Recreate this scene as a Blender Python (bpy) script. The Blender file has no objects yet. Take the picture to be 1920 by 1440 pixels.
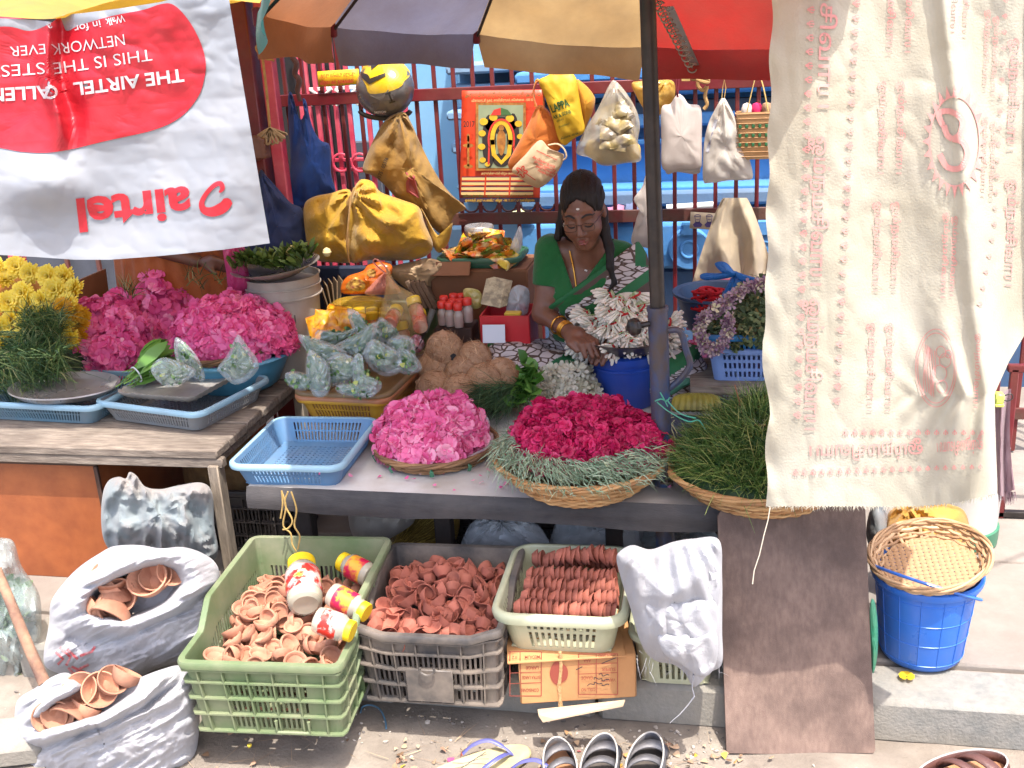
import bpy, bmesh, math, random
import numpy as np
from mathutils import Matrix, Vector, Euler
random.seed(7); rng = np.random.default_rng(7)
scene = bpy.context.scene
COL = scene.collection
rad = math.radians
# ------------------------------------------------------------------ camera
FPX, PITCH, ROLL, YAW, CAMZ = 2000.0, rad(19), rad(3.25), rad(12), 1.6
CF = np.array([-math.sin(YAW)*math.cos(PITCH), math.cos(YAW)*math.cos(PITCH), -math.sin(PITCH)])
_r0 = np.array([math.cos(YAW), math.sin(YAW), 0.0]); _u0 = np.cross(_r0, CF)
CR = math.cos(ROLL)*_r0 - math.sin(ROLL)*_u0
CU = math.cos(ROLL)*_u0 + math.sin(ROLL)*_r0
cam = bpy.data.cameras.new('camera'); cam.sensor_width = 36; cam.lens = FPX/1920*36
cam.clip_start = .05; cam.clip_end = 400
camo = bpy.data.objects.new('camera', cam); COL.objects.link(camo)
camo.matrix_world = Matrix(((CR[0], CU[0], -CF[0], 0), (CR[1], CU[1], -CF[1], 0), (CR[2], CU[2], -CF[2], CAMZ), (0, 0, 0, 1)))
scene.camera = camo
# ------------------------------------------------------------------ light
SUN = Vector((.20, -.30, .93)).normalized()
world = bpy.data.worlds.new('World'); scene.world = world; world.use_nodes = True
wn = world.node_tree; sky = wn.nodes.new('ShaderNodeTexSky'); sky.sky_type = 'NISHITA'; sky.sun_disc = False
sky.sun_elevation = math.asin(SUN.z); sky.sun_rotation = math.atan2(SUN.x, SUN.y); sky.dust_density = 4.0; sky.air_density = .8; sky.ozone_density = .6
wn.links.new(sky.outputs[0], wn.nodes['Background'].inputs[0]); wn.nodes['Background'].inputs[1].default_value = .15
sl = bpy.data.lights.new('sun', 'SUN'); sl.energy = 2.0; sl.angle = rad(.53); sl.color = (1, .96, .9)
so = bpy.data.objects.new('sun', sl); COL.objects.link(so); so.rotation_euler = SUN.to_track_quat('Z', 'Y').to_euler()
so.location = (0, 0, 6)
scene.view_settings.view_transform = 'Standard'; scene.view_settings.look = 'None'
scene.view_settings.exposure = 1.92; scene.view_settings.gamma = 1
scene.render.engine = 'CYCLES'
try:
    scene.cycles.use_denoising = True; scene.cycles.max_bounces = 8; scene.cycles.transparent_max_bounces = 12
    scene.cycles.diffuse_bounces = 4; scene.cycles.glossy_bounces = 3; scene.cycles.transmission_bounces = 4
    scene.cycles.caustics_reflective = False; scene.cycles.caustics_refractive = False; scene.cycles.sample_clamp_indirect = 6
except Exception: pass

# ------------------------------------------------------------------ kit
def W(px, py, z=None, Y=None):
    "point seen at photo pixel (px,py) on the horizontal plane z or the upright plane Y"
    px = np.asarray(px, float); py = np.asarray(py, float)
    d = CF + CR*((px-960)/FPX)[..., None] + CU*((720-py)/FPX)[..., None]
    t = ((z-CAMZ)/d[..., 2]) if z is not None else np.asarray(Y, float)/d[..., 1]
    return np.array([0, 0, CAMZ]) + d*np.asarray(t)[..., None]
def _hash(i, j, k):
    n = (i*374761393 + j*668265263 + k*2147483647 + 974634777) & 0x7fffffff
    n = ((n ^ (n >> 13))*1274126177) & 0x7fffffff
    return ((n ^ (n >> 16)) & 0xffff)/32767.5-1
def vnoise(p):
    p = np.asarray(p, float); f = np.floor(p); t = p-f; t = t*t*(3-2*t); i = f.astype(np.int64)
    x, y, z = i[..., 0], i[..., 1], i[..., 2]; a, b, c = t[..., 0], t[..., 1], t[..., 2]; r = 0
    for dx in (0, 1):
        for dy in (0, 1):
            for dz in (0, 1):
                r = r + _hash(x+dx, y+dy, z+dz)*(a if dx else 1-a)*(b if dy else 1-b)*(c if dz else 1-c)
    return r
def fbm(p, o=3):
    r = 0; a = 1.0
    for k in range(o): r = r + a*vnoise(np.asarray(p)*2**k+k*7.3); a *= .5
    return r
def ridge(p, o=2): return 1-2*np.abs(fbm(p, o))
ORG = {}
def medata(V, F):
    me = bpy.data.meshes.new('m'); V = np.asarray(V, float)
    if isinstance(F, np.ndarray):
        n, k = F.shape
        me.vertices.add(len(V)); me.vertices.foreach_set('co', V.ravel().astype(np.float32))
        me.loops.add(n*k); me.loops.foreach_set('vertex_index', F.ravel().astype(np.int32))
        me.polygons.add(n); me.polygons.foreach_set('loop_start', np.arange(0, n*k, k, dtype=np.int32))
        try: me.polygons.foreach_set('loop_total', np.full(n, k, np.int32))
        except Exception: pass
        me.update(calc_edges=True); me.validate()
    else:
        me.from_pydata(V.tolist(), [], F); me.update()
    return me
def tag(o, label=None, cat=None, group=None, kind=None):
    if label: o['label'] = label
    if cat: o['category'] = cat
    if group: o['group'] = group
    if kind: o['kind'] = kind
    return o
def obj(name, geo, mat, parent=None, label=None, cat=None, group=None, kind=None, smooth=True, sharp=40, var=None, org=None, solid=0, sub=0, mats=None):
    V, F = geo[0], geo[1]; V = np.asarray(V, float)
    if parent is not None: o0 = ORG[parent.name]
    elif org is not None: o0 = np.asarray(org, float)
    else: lo, hi = V.min(0), V.max(0); o0 = np.array([(lo[0]+hi[0])/2, (lo[1]+hi[1])/2, lo[2]])
    me = medata(V-o0, F); me.materials.append(mat)
    for m in (mats or []): me.materials.append(m)
    if len(geo) > 2 and geo[2] is not None: me.polygons.foreach_set('material_index', np.asarray(geo[2], np.int32))
    if smooth:
        me.polygons.foreach_set('use_smooth', np.ones(len(me.polygons), bool))
        if sharp < 180 and len(me.polygons) < 60000: me.set_sharp_from_angle(angle=rad(sharp))
    if var is not None:
        a = me.attributes.new('var', 'FLOAT', 'POINT'); a.data.foreach_set('value', np.asarray(var, np.float32))
    o = bpy.data.objects.new(name, me); COL.objects.link(o)
    if parent is not None: o.parent = parent
    else: o.location = o0
    ORG[o.name] = o0
    if solid: m = o.modifiers.new('solid', 'SOLIDIFY'); m.thickness = solid; m.offset = 0
    if sub: m = o.modifiers.new('sub', 'SUBSURF'); m.levels = sub; m.render_levels = sub
    return tag(o, label, cat, group, kind)
def thing(name, label, cat, loc, group=None, kind=None):
    o = bpy.data.objects.new(name, None); COL.objects.link(o); o.location = loc; o.empty_display_size = .05
    ORG[o.name] = np.asarray(loc, float)
    return tag(o, label, cat, group, kind)
def inst(src, M, label=None, group=None):
    "copy of a thing (with its parts and sub-parts, sharing mesh data) at matrix M"
    o = src.copy(); COL.objects.link(o); o.matrix_world = M; ORG[o.name] = np.array(M.translation)
    if label: o['label'] = label
    if group: o['group'] = group
    def rec(a, b):
        for ch in a.children:
            c = ch.copy(); COL.objects.link(c); c.parent = b; rec(ch, c)
    rec(src, o)
    return o
def XF(loc, rz=0, rx=0, ry=0, s=1.0):
    return Matrix.Translation(Vector(np.asarray(loc, float).tolist())) @ Euler((rx, ry, rz), 'XYZ').to_matrix().to_4x4() @ Matrix.Scale(s, 4)
def xf(V, M): V = np.asarray(V, float); A = np.array(M); return V @ A[:3, :3].T + A[:3, 3]
def join(*gs):
    Vs, Fs, Ms, n, hm = [], [], [], 0, False
    for g in gs:
        Vs.append(np.asarray(g[0], float)); Fs += [[int(i)+n for i in f] for f in g[1]]; n += len(g[0])
        if len(g) > 2 and g[2] is not None: Ms += list(g[2]); hm = True
        else: Ms += [0]*len(g[1])
    return np.concatenate(Vs), Fs, (Ms if hm else None)
def mi(g, i): return (g[0], g[1], [i]*len(g[1]))
def mv(g, M): return (xf(g[0], M), g[1]) + tuple(g[2:])
def box(c, s, ch=.004, rz=0, rx=0, ry=0):
    "chamfered box, centre c, full size s"
    x, y, z = [v/2 for v in s]; ch = min(ch, x*.45, y*.45, z*.45); V = []
    idx = {}
    for sx in (-1, 1):
        for sy in (-1, 1):
            for sz in (-1, 1):
                for a in range(3):
                    p = [sx*(x-(ch if a != 0 else 0)), sy*(y-(ch if a != 1 else 0)), sz*(z-(ch if a != 2 else 0))]
                    idx[(sx, sy, sz, a)] = len(V); V.append(p)
    F = []
    for a in range(3):
        b, d = (a+1) % 3, (a+2) % 3
        for s_ in (-1, 1):
            q = []
            for (u, v) in ((-1, -1), (1, -1), (1, 1), (-1, 1)):
                k = [0, 0, 0]; k[a] = s_; k[b] = u; k[d] = v; q.append(idx[(*k, a)])
            F.append(q if s_ > 0 else q[::-1])
        for u in (-1, 1):
            for v in (-1, 1):
                k0 = [0]*3; k1 = [0]*3; k0[a] = -1; k1[a] = 1
                for k in (k0, k1): k[b] = u; k[d] = v
                q = [idx[(*k0, b)], idx[(*k1, b)], idx[(*k1, d)], idx[(*k0, d)]]
                F.append(q if u*v < 0 else q[::-1])
    for sx in (-1, 1):
        for sy in (-1, 1):
            for sz in (-1, 1):
                q = [idx[(sx, sy, sz, a)] for a in range(3)]; F.append(q if sx*sy*sz > 0 else q[::-1])
    return xf(V, XF(c, rz, rx, ry)), F
def frames(P, closed=False):
    P = np.asarray(P, float); n = len(P)
    T = (np.roll(P, -1, 0)-np.roll(P, 1, 0)) if closed else np.gradient(P, axis=0)
    T /= np.linalg.norm(T, axis=1)[:, None]+1e-9
    ref = np.array([0, 0, 1.0]) if abs(T[0][2]) < .9 else np.array([1.0, 0, 0]); N = []
    u = ref
    for t in T:
        u = u-t*np.dot(u, t); u /= np.linalg.norm(u)+1e-9; N.append(u)
    N = np.array(N); return T, N, np.cross(T, N)
def tube(P, r, n=8, closed=False, cap=True, flat=1.0):
    P = np.asarray(P, float); m = len(P); T, N, B = frames(P, closed)
    r = np.broadcast_to(np.asarray(r, float), (m,)); a = np.arange(n)*2*math.pi/n
    V = P[:, None] + r[:, None, None]*(N[:, None]*np.cos(a)[None, :, None]*flat + B[:, None]*np.sin(a)[None, :, None])
    F = []; k = m if closed else m-1
    for i in range(k):
        j = (i+1) % m
        for q in range(n): F.append([i*n+q, i*n+(q+1) % n, j*n+(q+1) % n, j*n+q])
    if cap and not closed: F.append(list(range(n))[::-1]); F.append([(m-1)*n+q for q in range(n)])
    return V.reshape(-1, 3), F
def spline(P, n=8, closed=False):
    P = np.asarray(P, float); m = len(P); out = []
    for i in range(m if closed else m-1):
        a, b, c, d = (P[(i+k) % m] if closed else P[min(max(i+k, 0), m-1)] for k in (-1, 0, 1, 2))
        for t in np.arange(n)/n:
            out.append(.5*((2*b)+(c-a)*t+(2*a-5*b+4*c-d)*t*t+(3*b-a-3*c+d)*t**3))
    if not closed: out.append(P[-1])
    return np.array(out)
def lathe(prof, n=32, c=(0, 0, 0), fn=None, cap0=False, cap1=False):
    prof = np.asarray(prof, float); a = np.arange(n)*2*math.pi/n; m = len(prof)
    V = np.stack([prof[:, 0][:, None]*np.cos(a), prof[:, 0][:, None]*np.sin(a), np.repeat(prof[:, 1][:, None], n, 1)], -1)
    if fn: V = fn(V)
    V = V.reshape(-1, 3)+np.asarray(c, float)
    F = [[i*n+q, i*n+(q+1) % n, (i+1)*n+(q+1) % n, (i+1)*n+q] for i in range(m-1) for q in range(n)]
    if cap0: F.append(list(range(n))[::-1])
    if cap1: F.append([(m-1)*n+q for q in range(n)])
    return V, F
def rrect(w, d, r, k=5):
    "rounded rectangle outline, counter-clockwise, arc-resampled"
    P = []
    for cx, cy, a0 in ((w/2-r, d/2-r, 0), (-w/2+r, d/2-r, 90), (-w/2+r, -d/2+r, 180), (w/2-r, -d/2+r, 270)):
        for i in range(k+1): a = rad(a0+90*i/k); P.append((cx+r*math.cos(a), cy+r*math.sin(a)))
    return np.array(P)
def loft(rings, cap0=False, cap1=False, closed=True):
    n = len(rings[0]); V = np.concatenate([np.asarray(r, float) for r in rings]); F = []
    for i in range(len(rings)-1):
        for q in range(n if closed else n-1): F.append([i*n+q, i*n+(q+1) % n, (i+1)*n+(q+1) % n, (i+1)*n+q])
    if cap0: F.append(list(range(n))[::-1])
    if cap1: F.append([(len(rings)-1)*n+q for q in range(n)])
    return V, F
def grid(fn, nu, nv, closed_u=False):
    u, v = np.meshgrid(np.linspace(0, 1, nu), np.linspace(0, 1, nv), indexing='ij'); V = fn(u.ravel(), v.ravel())
    i, j = np.meshgrid(np.arange(nu-1), np.arange(nv-1), indexing='ij'); a = (i*nv+j).ravel()
    return V, np.stack([a, a+nv, a+nv+1, a+1], 1)
def prism(P, y0, y1):
    "2-D outline (x,z) extruded from y0 to y1"
    P = np.asarray(P, float); n = len(P)
    V = np.concatenate([np.c_[P[:, 0], np.full(n, y0), P[:, 1]], np.c_[P[:, 0], np.full(n, y1), P[:, 1]]])
    return V, [list(range(n)), [n+i for i in range(n)][::-1]]+[[i, n+i, n+(i+1) % n, (i+1) % n] for i in range(n)]
def rotm(N):
    "stack of random rotations about their own axis with z along each row of N"
    N = N/np.linalg.norm(N, axis=1)[:, None]; a = rng.uniform(0, 2*math.pi, len(N))
    h = np.where(np.abs(N[:, 2:3]) < .95, np.array([[0, 0, 1.0]]), np.array([[1.0, 0, 0]]))
    X = np.cross(h, N); X /= np.linalg.norm(X, axis=1)[:, None]; Yv = np.cross(N, X)
    A = X*np.cos(a)[:, None]+Yv*np.sin(a)[:, None]; B = np.cross(N, A)
    return np.stack([A, B, N], -1)
def scatter(base, P, N, S):
    "many copies of base (V,F array) as one mesh: points P, normals N, scales S; returns V,F,var"
    BV, BF = np.asarray(base[0], float), np.asarray(base[1], int); n = len(P); k = len(BV)
    R = rotm(N); V = np.einsum('nij,kj->nki', R, BV)*np.asarray(S)[:, None, None]+P[:, None]
    F = (BF[None]+(np.arange(n)*k)[:, None, None]).reshape(-1, BF.shape[1])
    return V.reshape(-1, 3), F, np.repeat(rng.random(n), k)
def petals(n=5, r=.013, w=.62, cup=.35, curl=.2, seed=0):
    "one small flower of n petals, quads; z up"
    V, F = [], []; g = np.random.default_rng(seed)
    for i in range(n):
        a = 2*math.pi*i/n+g.uniform(-.2, .2); c, s = math.cos(a), math.sin(a); k = len(V); tw = g.uniform(-.3, .3)
        for t, ww, zz in ((.12, .10, 0), (.55, w*.8, cup*.35), (.85, w, cup*.55-curl*.1), (1.0, w*.45, cup*.6-curl*.35)):
            for sd in (-1, 1):
                x = r*t; y = sd*r*ww*.62; z = r*(zz+sd*tw*ww*.5); V.append((x*c-y*s, x*s+y*c, z))
        for j in range(3): F.append([k+2*j, k+2*j+2, k+2*j+3, k+2*j+1])
    return np.array(V), np.array(F)
def blades(P, D, L, w, seg=3, droop=.3, taper=True):
    "grass blades as ribbons: roots P, directions D, lengths L; returns V,F,var"
    n = len(P); D = D/np.linalg.norm(D, axis=1)[:, None]
    side = np.cross(D, rng.normal(size=(n, 3))); side /= np.linalg.norm(side, axis=1)[:, None]
    bend = rng.normal(size=(n, 3))*.5+np.array([0, 0, -1]); V = []
    for s in range(seg+1):
        t = s/seg; c = P+D*(L*t)[:, None]+bend*(droop*L*t*t)[:, None]
        ww = np.asarray(w)*(1-(.85 if taper else .2)*t**1.5); ww = np.broadcast_to(ww, (n,))[:, None]
        V += [c-side*ww/2, c+side*ww/2]
    V = np.stack(V, 1); k = 2*(seg+1); b = (np.arange(n)*k)[:, None]
    F = np.concatenate([b+np.array([[2*s, 2*s+1, 2*s+3, 2*s+2]]) for s in range(seg)])
    return V.reshape(-1, 3), F, np.repeat(rng.random(n), k)
# ---- signed-distance bodies polygonised with surface nets
def sell(p, c, r):
    r = np.asarray(r, float); q = (p-np.asarray(c, float))
    k0 = np.linalg.norm(q/r, axis=-1); k1 = np.linalg.norm(q/(r*r), axis=-1)+1e-9; return k0*(k0-1)/k1
def scap(p, a, b, ra, rb=None):
    rb = ra if rb is None else rb; a = np.asarray(a, float); b = np.asarray(b, float); ab = b-a
    t = np.clip(((p-a)@ab)/(ab@ab+1e-12), 0, 1); return np.linalg.norm(p-a-t[..., None]*ab, axis=-1)-(ra+(rb-ra)*t)
def smin(a, b, k): h = np.clip(.5+.5*(b-a)/k, 0, 1); return b*(1-h)+a*h-k*h*(1-h)
def smax(a, b, k): return -smin(-a, -b, k)
def snet(fn, lo, hi, h):
    lo = np.asarray(lo, float); n = np.ceil((np.asarray(hi)-lo)/h).astype(int)+1; n = ((n+7)//8)*8; B = 8
    cn = n//B; ax = [lo[i]+(np.arange(cn[i])*B+B/2-.5)*h for i in range(3)]
    G = np.stack(np.meshgrid(*ax, indexing='ij'), -1); cv = fn(G.reshape(-1, 3)).reshape(cn)
    v = np.repeat(np.repeat(np.repeat(cv, B, 0), B, 1), B, 2)
    act = np.abs(cv) < B*h*1.4; m = np.repeat(np.repeat(np.repeat(act, B, 0), B, 1), B, 2)
    I = np.argwhere(m); v[m] = fn(lo+I*h)
    s = v < 0; cs = [c-1 for c in n]
    def cc(A, d): return A[d[0]:d[0]+cs[0], d[1]:d[1]+cs[1], d[2]:d[2]+cs[2]]
    cnt = sum(cc(s, d).astype(np.int8) for d in np.ndindex(2, 2, 2)); ac = (cnt > 0) & (cnt < 8)
    idx = np.full(cs, -1, np.int64); C = np.argwhere(ac); idx[ac] = np.arange(len(C))
    acc = np.zeros((len(C), 3)); num = np.zeros(len(C))
    for a in range(3):
        o1, o2 = (a+1) % 3, (a+2) % 3
        for i in (0, 1):
            for j in (0, 1):
                d0 = [0, 0, 0]; d0[o1] = i; d0[o2] = j; d1 = list(d0); d1[a] = 1
                v0 = v[tuple((C+d0).T)]; v1 = v[tuple((C+d1).T)]; x = (v0 < 0) != (v1 < 0)
                t = np.where(x, v0/(v0-v1+1e-12), 0); p = np.tile(np.array(d0, float), (len(C), 1)); p[:, a] = t
                acc += np.where(x[:, None], p, 0); num += x
    V = lo+(C+acc/num[:, None])*h; F = []
    for a in range(3):
        o1, o2 = (a+1) % 3, (a+2) % 3
        A = np.moveaxis(s, (a, o1, o2), (0, 1, 2))[:, 1:-1, 1:-1]; x = A[:-1] != A[1:]; E = np.argwhere(x); ins = A[:-1][x]
        Q = []
        for (i, j) in ((-1, -1), (0, -1), (0, 0), (-1, 0)):
            K = np.empty_like(E); K[:, a] = E[:, 0]; K[:, o1] = E[:, 1]+1+i; K[:, o2] = E[:, 2]+1+j; Q.append(idx[tuple(K.T)])
        Q = np.stack(Q, 1); Q[~ins] = Q[~ins][:, ::-1]; F.append(Q)
    F = np.concatenate(F); return V, F[(F >= 0).all(1)]
# ---- lettering
_TX = {}
def txt(s, bold=0.0, sp=1.0):
    "flat lettering: 2-D verts (cap height about .7), faces"
    k = (s, bold, sp)
    if k not in _TX:
        c = bpy.data.curves.new('t', 'FONT'); c.body = s; c.resolution_u = 3; c.offset = bold; c.space_character = sp
        o = bpy.data.objects.new('t', c); COL.objects.link(o)
        dg = bpy.context.evaluated_depsgraph_get(); me = bpy.data.meshes.new_from_object(o.evaluated_get(dg))
        V = np.array([v.co[:2] for v in me.vertices]) if len(me.vertices) else np.zeros((0, 2)); F = [list(p.vertices) for p in me.polygons]
        bpy.data.objects.remove(o); bpy.data.curves.remove(c); bpy.data.meshes.remove(me)
        if len(V): V[:, 0] -= V[:, 0].min()
        _TX[k] = (V, F)
    return _TX[k]
def refine(V2, F, seg):
    "triangulate and split until no edge is longer than seg"
    bm = bmesh.new(); vs = [bm.verts.new((p[0], p[1], 0)) for p in V2]
    for f in F:
        try: bm.faces.new([vs[i] for i in f])
        except ValueError: pass
    bmesh.ops.triangulate(bm, faces=bm.faces[:])
    for _ in range(6):
        e = [e for e in bm.edges if e.calc_length() > seg]
        if not e: break
        bmesh.ops.subdivide_edges(bm, edges=e, cuts=1); bmesh.ops.triangulate(bm, faces=[f for f in bm.faces if len(f.verts) > 3])
    bm.verts.index_update(); V = np.array([v.co[:2] for v in bm.verts]); F = [[v.index for v in f.verts] for f in bm.faces]; bm.free()
    return V, F
def place(g, x, y, w=None, h=None, ang=0, mirror=False, center=False):
    "lettering scaled to width w or height h (per .7 caps), baseline start at (x,y), y DOWN (photo px), turned by ang degrees"
    V, F = g[0].copy(), g[1]
    if not len(V): return V, F
    W0 = V[:, 0].max() or 1; s = (w/W0) if w else (h/.7); sy = (h/.7) if h else s
    V = V*[s, sy]
    if center: V[:, 0] -= V[:, 0].max()/2
    a = rad(ang); c, s_ = math.cos(a), math.sin(a)
    X = V[:, 0]*(-1 if mirror else 1); Yd = -V[:, 1]
    return np.stack([x+X*c-Yd*s_, y+X*s_+Yd*c], 1), F
def merge2(gs):
    V, F, n = [], [], 0
    for v, f in gs:
        if not len(v): continue
        V.append(v); F += [[i+n for i in q] for q in f]; n += len(v)
    return np.concatenate(V), F
def decal(name, g2, fn, mat, parent, seg=None, label=None):
    V, F = refine(g2[0], g2[1], seg) if seg else g2
    return obj(name, (fn(V[:, 0], V[:, 1]), F), mat, parent, label=label, smooth=False)
def fan(out, c, k=14):
    "outline (m,2) filled by rings towards c: even small quads"
    out = np.asarray(out, float); c = np.asarray(c, float); m = len(out)
    V = np.concatenate([c+(out-c)*t for t in np.linspace(1, .02, k)])
    return V, [[i*m+q, i*m+(q+1) % m, (i+1)*m+(q+1) % m, (i+1)*m+q] for i in range(k-1) for q in range(m)]
def strokes2(paths, w):
    "2-D polylines drawn with width w"
    out = []
    for P in paths:
        P = np.asarray(P, float); T = np.gradient(P, axis=0); T /= np.linalg.norm(T, axis=1)[:, None]+1e-9; Nn = np.c_[-T[:, 1], T[:, 0]]*w/2
        n = len(P); out.append((np.concatenate([P-Nn, P+Nn]), [[i, i+1, n+i+1, n+i] for i in range(n-1)]))
    return merge2(out)
from mathutils.bvhtree import BVHTree
def decalR(name, g2, geo, mat, parent, seg=None, off=.0022):
    "print laid on a built surface: each lettering point is dropped on the mesh along the line of sight from the street"
    V, F = refine(g2[0], g2[1], seg) if seg else g2; bv = BVHTree.FromPolygons([Vector(v) for v in np.asarray(geo[0]).tolist()], [list(map(int, f)) for f in geo[1]])
    D = CF+CR*((V[:, 0]-960)/FPX)[:, None]+CU*((720-V[:, 1])/FPX)[:, None]; P = np.zeros((len(V), 3)); ok = np.zeros(len(V), bool)
    for i, d in enumerate(D):
        n = np.linalg.norm(d); h = bv.ray_cast(Vector((0, 0, CAMZ)), Vector((d/n).tolist()))
        if h[0] is not None: P[i] = np.array(h[0])-d/n*off; ok[i] = True
    F = [f for f in F if all(ok[i] for i in f)]
    return obj(name, (P, F), mat, parent, smooth=False) if F else None
# ------------------------------------------------------------------ materials
def c8(r, g, b):
    f = lambda v: ((v/255+.055)/1.055)**2.4 if v/255 > .04045 else v/255/12.92
    return (f(r), f(g), f(b), 1)
MATS = {}
def mat(name, c1, c2=None, sc=10, rough=.6, bump=0, bsc=80, dirt=None, dsc=4, damt=.6, dedge=.12, metal=0, spec=.5, var=None, transl=0, alpha=1, st=(1, 1, 1), coat=0, objvar=0, wave=None, trans=0, sheen=0, dst=(1, 1, 1), ior=0):
    if name in MATS: return MATS[name]
    m = bpy.data.materials.new(name); m.use_nodes = True; nt = m.node_tree; N = nt.nodes; L = nt.links
    b = N['Principled BSDF']; out = N['Material Output']; tc = N.new('ShaderNodeTexCoord'); mp = N.new('ShaderNodeMapping')
    mp.inputs['Scale'].default_value = st; L.new(tc.outputs['Object'], mp.inputs[0])
    def noise(s, d=4, r=.55, vec=None):
        n = N.new('ShaderNodeTexNoise'); n.inputs['Scale'].default_value = s; n.inputs['Detail'].default_value = d; n.inputs['Roughness'].default_value = r
        L.new(vec or mp.outputs[0], n.inputs['Vector']); return n
    def mix(fac, a, bb, mode='MIX'):
        x = N.new('ShaderNodeMix'); x.data_type = 'RGBA'; x.blend_type = mode
        for s_, v in ((x.inputs[0], fac), (x.inputs[6], a), (x.inputs[7], bb)):
            if hasattr(v, 'is_output'): L.new(v, s_)
            else: s_.default_value = v
        return x.outputs[2]
    def ramp(src, p0, p1):
        r = N.new('ShaderNodeMapRange'); r.inputs[1].default_value = p0; r.inputs[2].default_value = p1; r.clamp = True; L.new(src, r.inputs[0]); return r.outputs[0]
    col = c1
    if c2 is not None:
        if wave:
            wv = N.new('ShaderNodeTexWave'); wv.inputs['Scale'].default_value = sc; wv.inputs['Distortion'].default_value = wave; wv.inputs['Detail'].default_value = 3
            L.new(mp.outputs[0], wv.inputs['Vector']); col = mix(wv.outputs['Fac'], c1, c2)
        else: col = mix(ramp(noise(sc).outputs['Fac'], .32, .68), c1, c2)
    if var is not None:
        at = N.new('ShaderNodeAttribute'); at.attribute_name = 'var'
        cr = N.new('ShaderNodeValToRGB'); L.new(at.outputs['Fac'], cr.inputs[0]); E = cr.color_ramp.elements
        for i, (p, cc) in enumerate(var):
            e = E[i] if i < 2 else E.new(p); e.position = p; e.color = cc
        col = cr.outputs[0]
    if objvar:
        oi = N.new('ShaderNodeObjectInfo'); hv = N.new('ShaderNodeHueSaturation'); L.new(ramp(oi.outputs['Random'], -.0, 1), hv.inputs['Value'])
        r = hv.inputs['Value'].links[0].from_node; r.inputs[3].default_value = 1-objvar; r.inputs[4].default_value = 1+objvar*.6
        if hasattr(col, 'is_output'): L.new(col, hv.inputs['Color'])
        else: hv.inputs['Color'].default_value = col
        col = hv.outputs[0]
    if dirt is not None:
        mp2 = N.new('ShaderNodeMapping'); mp2.inputs['Scale'].default_value = dst; mp2.inputs['Location'].default_value = (3.1, 1.7, 5.3); L.new(tc.outputs['Object'], mp2.inputs[0])
        d = ramp(noise(dsc, 6, .62, mp2.outputs[0]).outputs['Fac'], .5-dedge, .5+dedge*1.6)
        mu = N.new('ShaderNodeMath'); mu.operation = 'MULTIPLY'; mu.inputs[1].default_value = damt; L.new(d, mu.inputs[0]); col = mix(mu.outputs[0], col, dirt)
    if hasattr(col, 'is_output'): L.new(col, b.inputs['Base Color'])
    else: b.inputs['Base Color'].default_value = col
    rr = noise(sc*2.3, 3); r2 = ramp(rr.outputs['Fac'], .2, .8); rn = r2.node; rn.inputs[3].default_value = max(.03, rough-.1); rn.inputs[4].default_value = min(1, rough+.1); L.new(r2, b.inputs['Roughness'])
    b.inputs['Metallic'].default_value = metal; b.inputs['Specular IOR Level'].default_value = spec
    if coat: b.inputs['Coat Weight'].default_value = coat; b.inputs['Coat Roughness'].default_value = .15
    if alpha < 1: b.inputs['Alpha'].default_value = alpha
    if ior: b.inputs['IOR'].default_value = ior
    if trans: b.inputs['Transmission Weight'].default_value = trans; b.inputs['IOR'].default_value = 1.3
    if sheen: b.inputs['Sheen Weight'].default_value = sheen
    if bump:
        bp = N.new('ShaderNodeBump'); bp.inputs['Strength'].default_value = min(1, bump); bp.inputs['Distance'].default_value = .004*max(1, bump)
        L.new(noise(bsc, 4, .6).outputs['Fac'], bp.inputs['Height']); L.new(bp.outputs[0], b.inputs['Normal'])
    if transl:
        t = N.new('ShaderNodeBsdfTranslucent'); ms = N.new('ShaderNodeMixShader'); ms.inputs[0].default_value = transl
        if hasattr(col, 'is_output'): L.new(col, t.inputs[0])
        else: t.inputs[0].default_value = col
        L.new(b.outputs[0], ms.inputs[1]); L.new(t.outputs[0], ms.inputs[2]); L.new(ms.outputs[0], out.inputs[0])
    MATS[name] = m; return m
# ================================================================== palette
RED = mat('red_paint', c8(92, 16, 26), c8(112, 24, 34), 14, .42, .15, 120, dirt=c8(96, 62, 48), dsc=9, damt=.5)
RUST = mat('rusty_paint', c8(104, 34, 34), c8(86, 62, 50), 16, .6, .3, 120, dirt=c8(70, 52, 42), dsc=7, damt=.7)
PINKRED = mat('pink_red_paint', c8(176, 36, 66), c8(196, 66, 88), 9, .5, .15, 90, dirt=c8(205, 120, 125), dsc=10, damt=.5)  # red made pinker as sunlight on the ring gate; frames and post share it
BLUEW = mat('blue_limewash', c8(50, 116, 178), c8(70, 136, 194), 3.5, .85, .35, 60, dirt=c8(104, 138, 164), dsc=2.2, damt=.5, dst=(.6, 1, 2.2))
BLUED = mat('dark_blue_plinth', c8(52, 84, 122), c8(62, 100, 142), 4, .8, .3, 50, dirt=c8(70, 76, 88), dsc=3, damt=.6)  # darker, greyer blue for the foot of the wall
STONE = mat('grey_granite', c8(132, 130, 128), c8(158, 154, 148), 60, .85, .5, 160, dirt=c8(174, 160, 142), dsc=5, damt=.6)
KERBM = mat('kerb_granite', c8(112, 112, 108), c8(134, 131, 125), 45, .9, .6, 130, dirt=c8(146, 138, 124), dsc=4, damt=.7)
SLABM = mat('paving_stone', c8(132, 124, 115), c8(146, 137, 128), 7, .92, .45, 90, dirt=c8(100, 88, 80), dsc=7, damt=.6, dedge=.2)
SAND = mat('sandy_road', c8(132, 122, 110), c8(148, 138, 126), 12, .97, .7, 110, dirt=c8(92, 82, 74), dsc=5, damt=.7)
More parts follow.
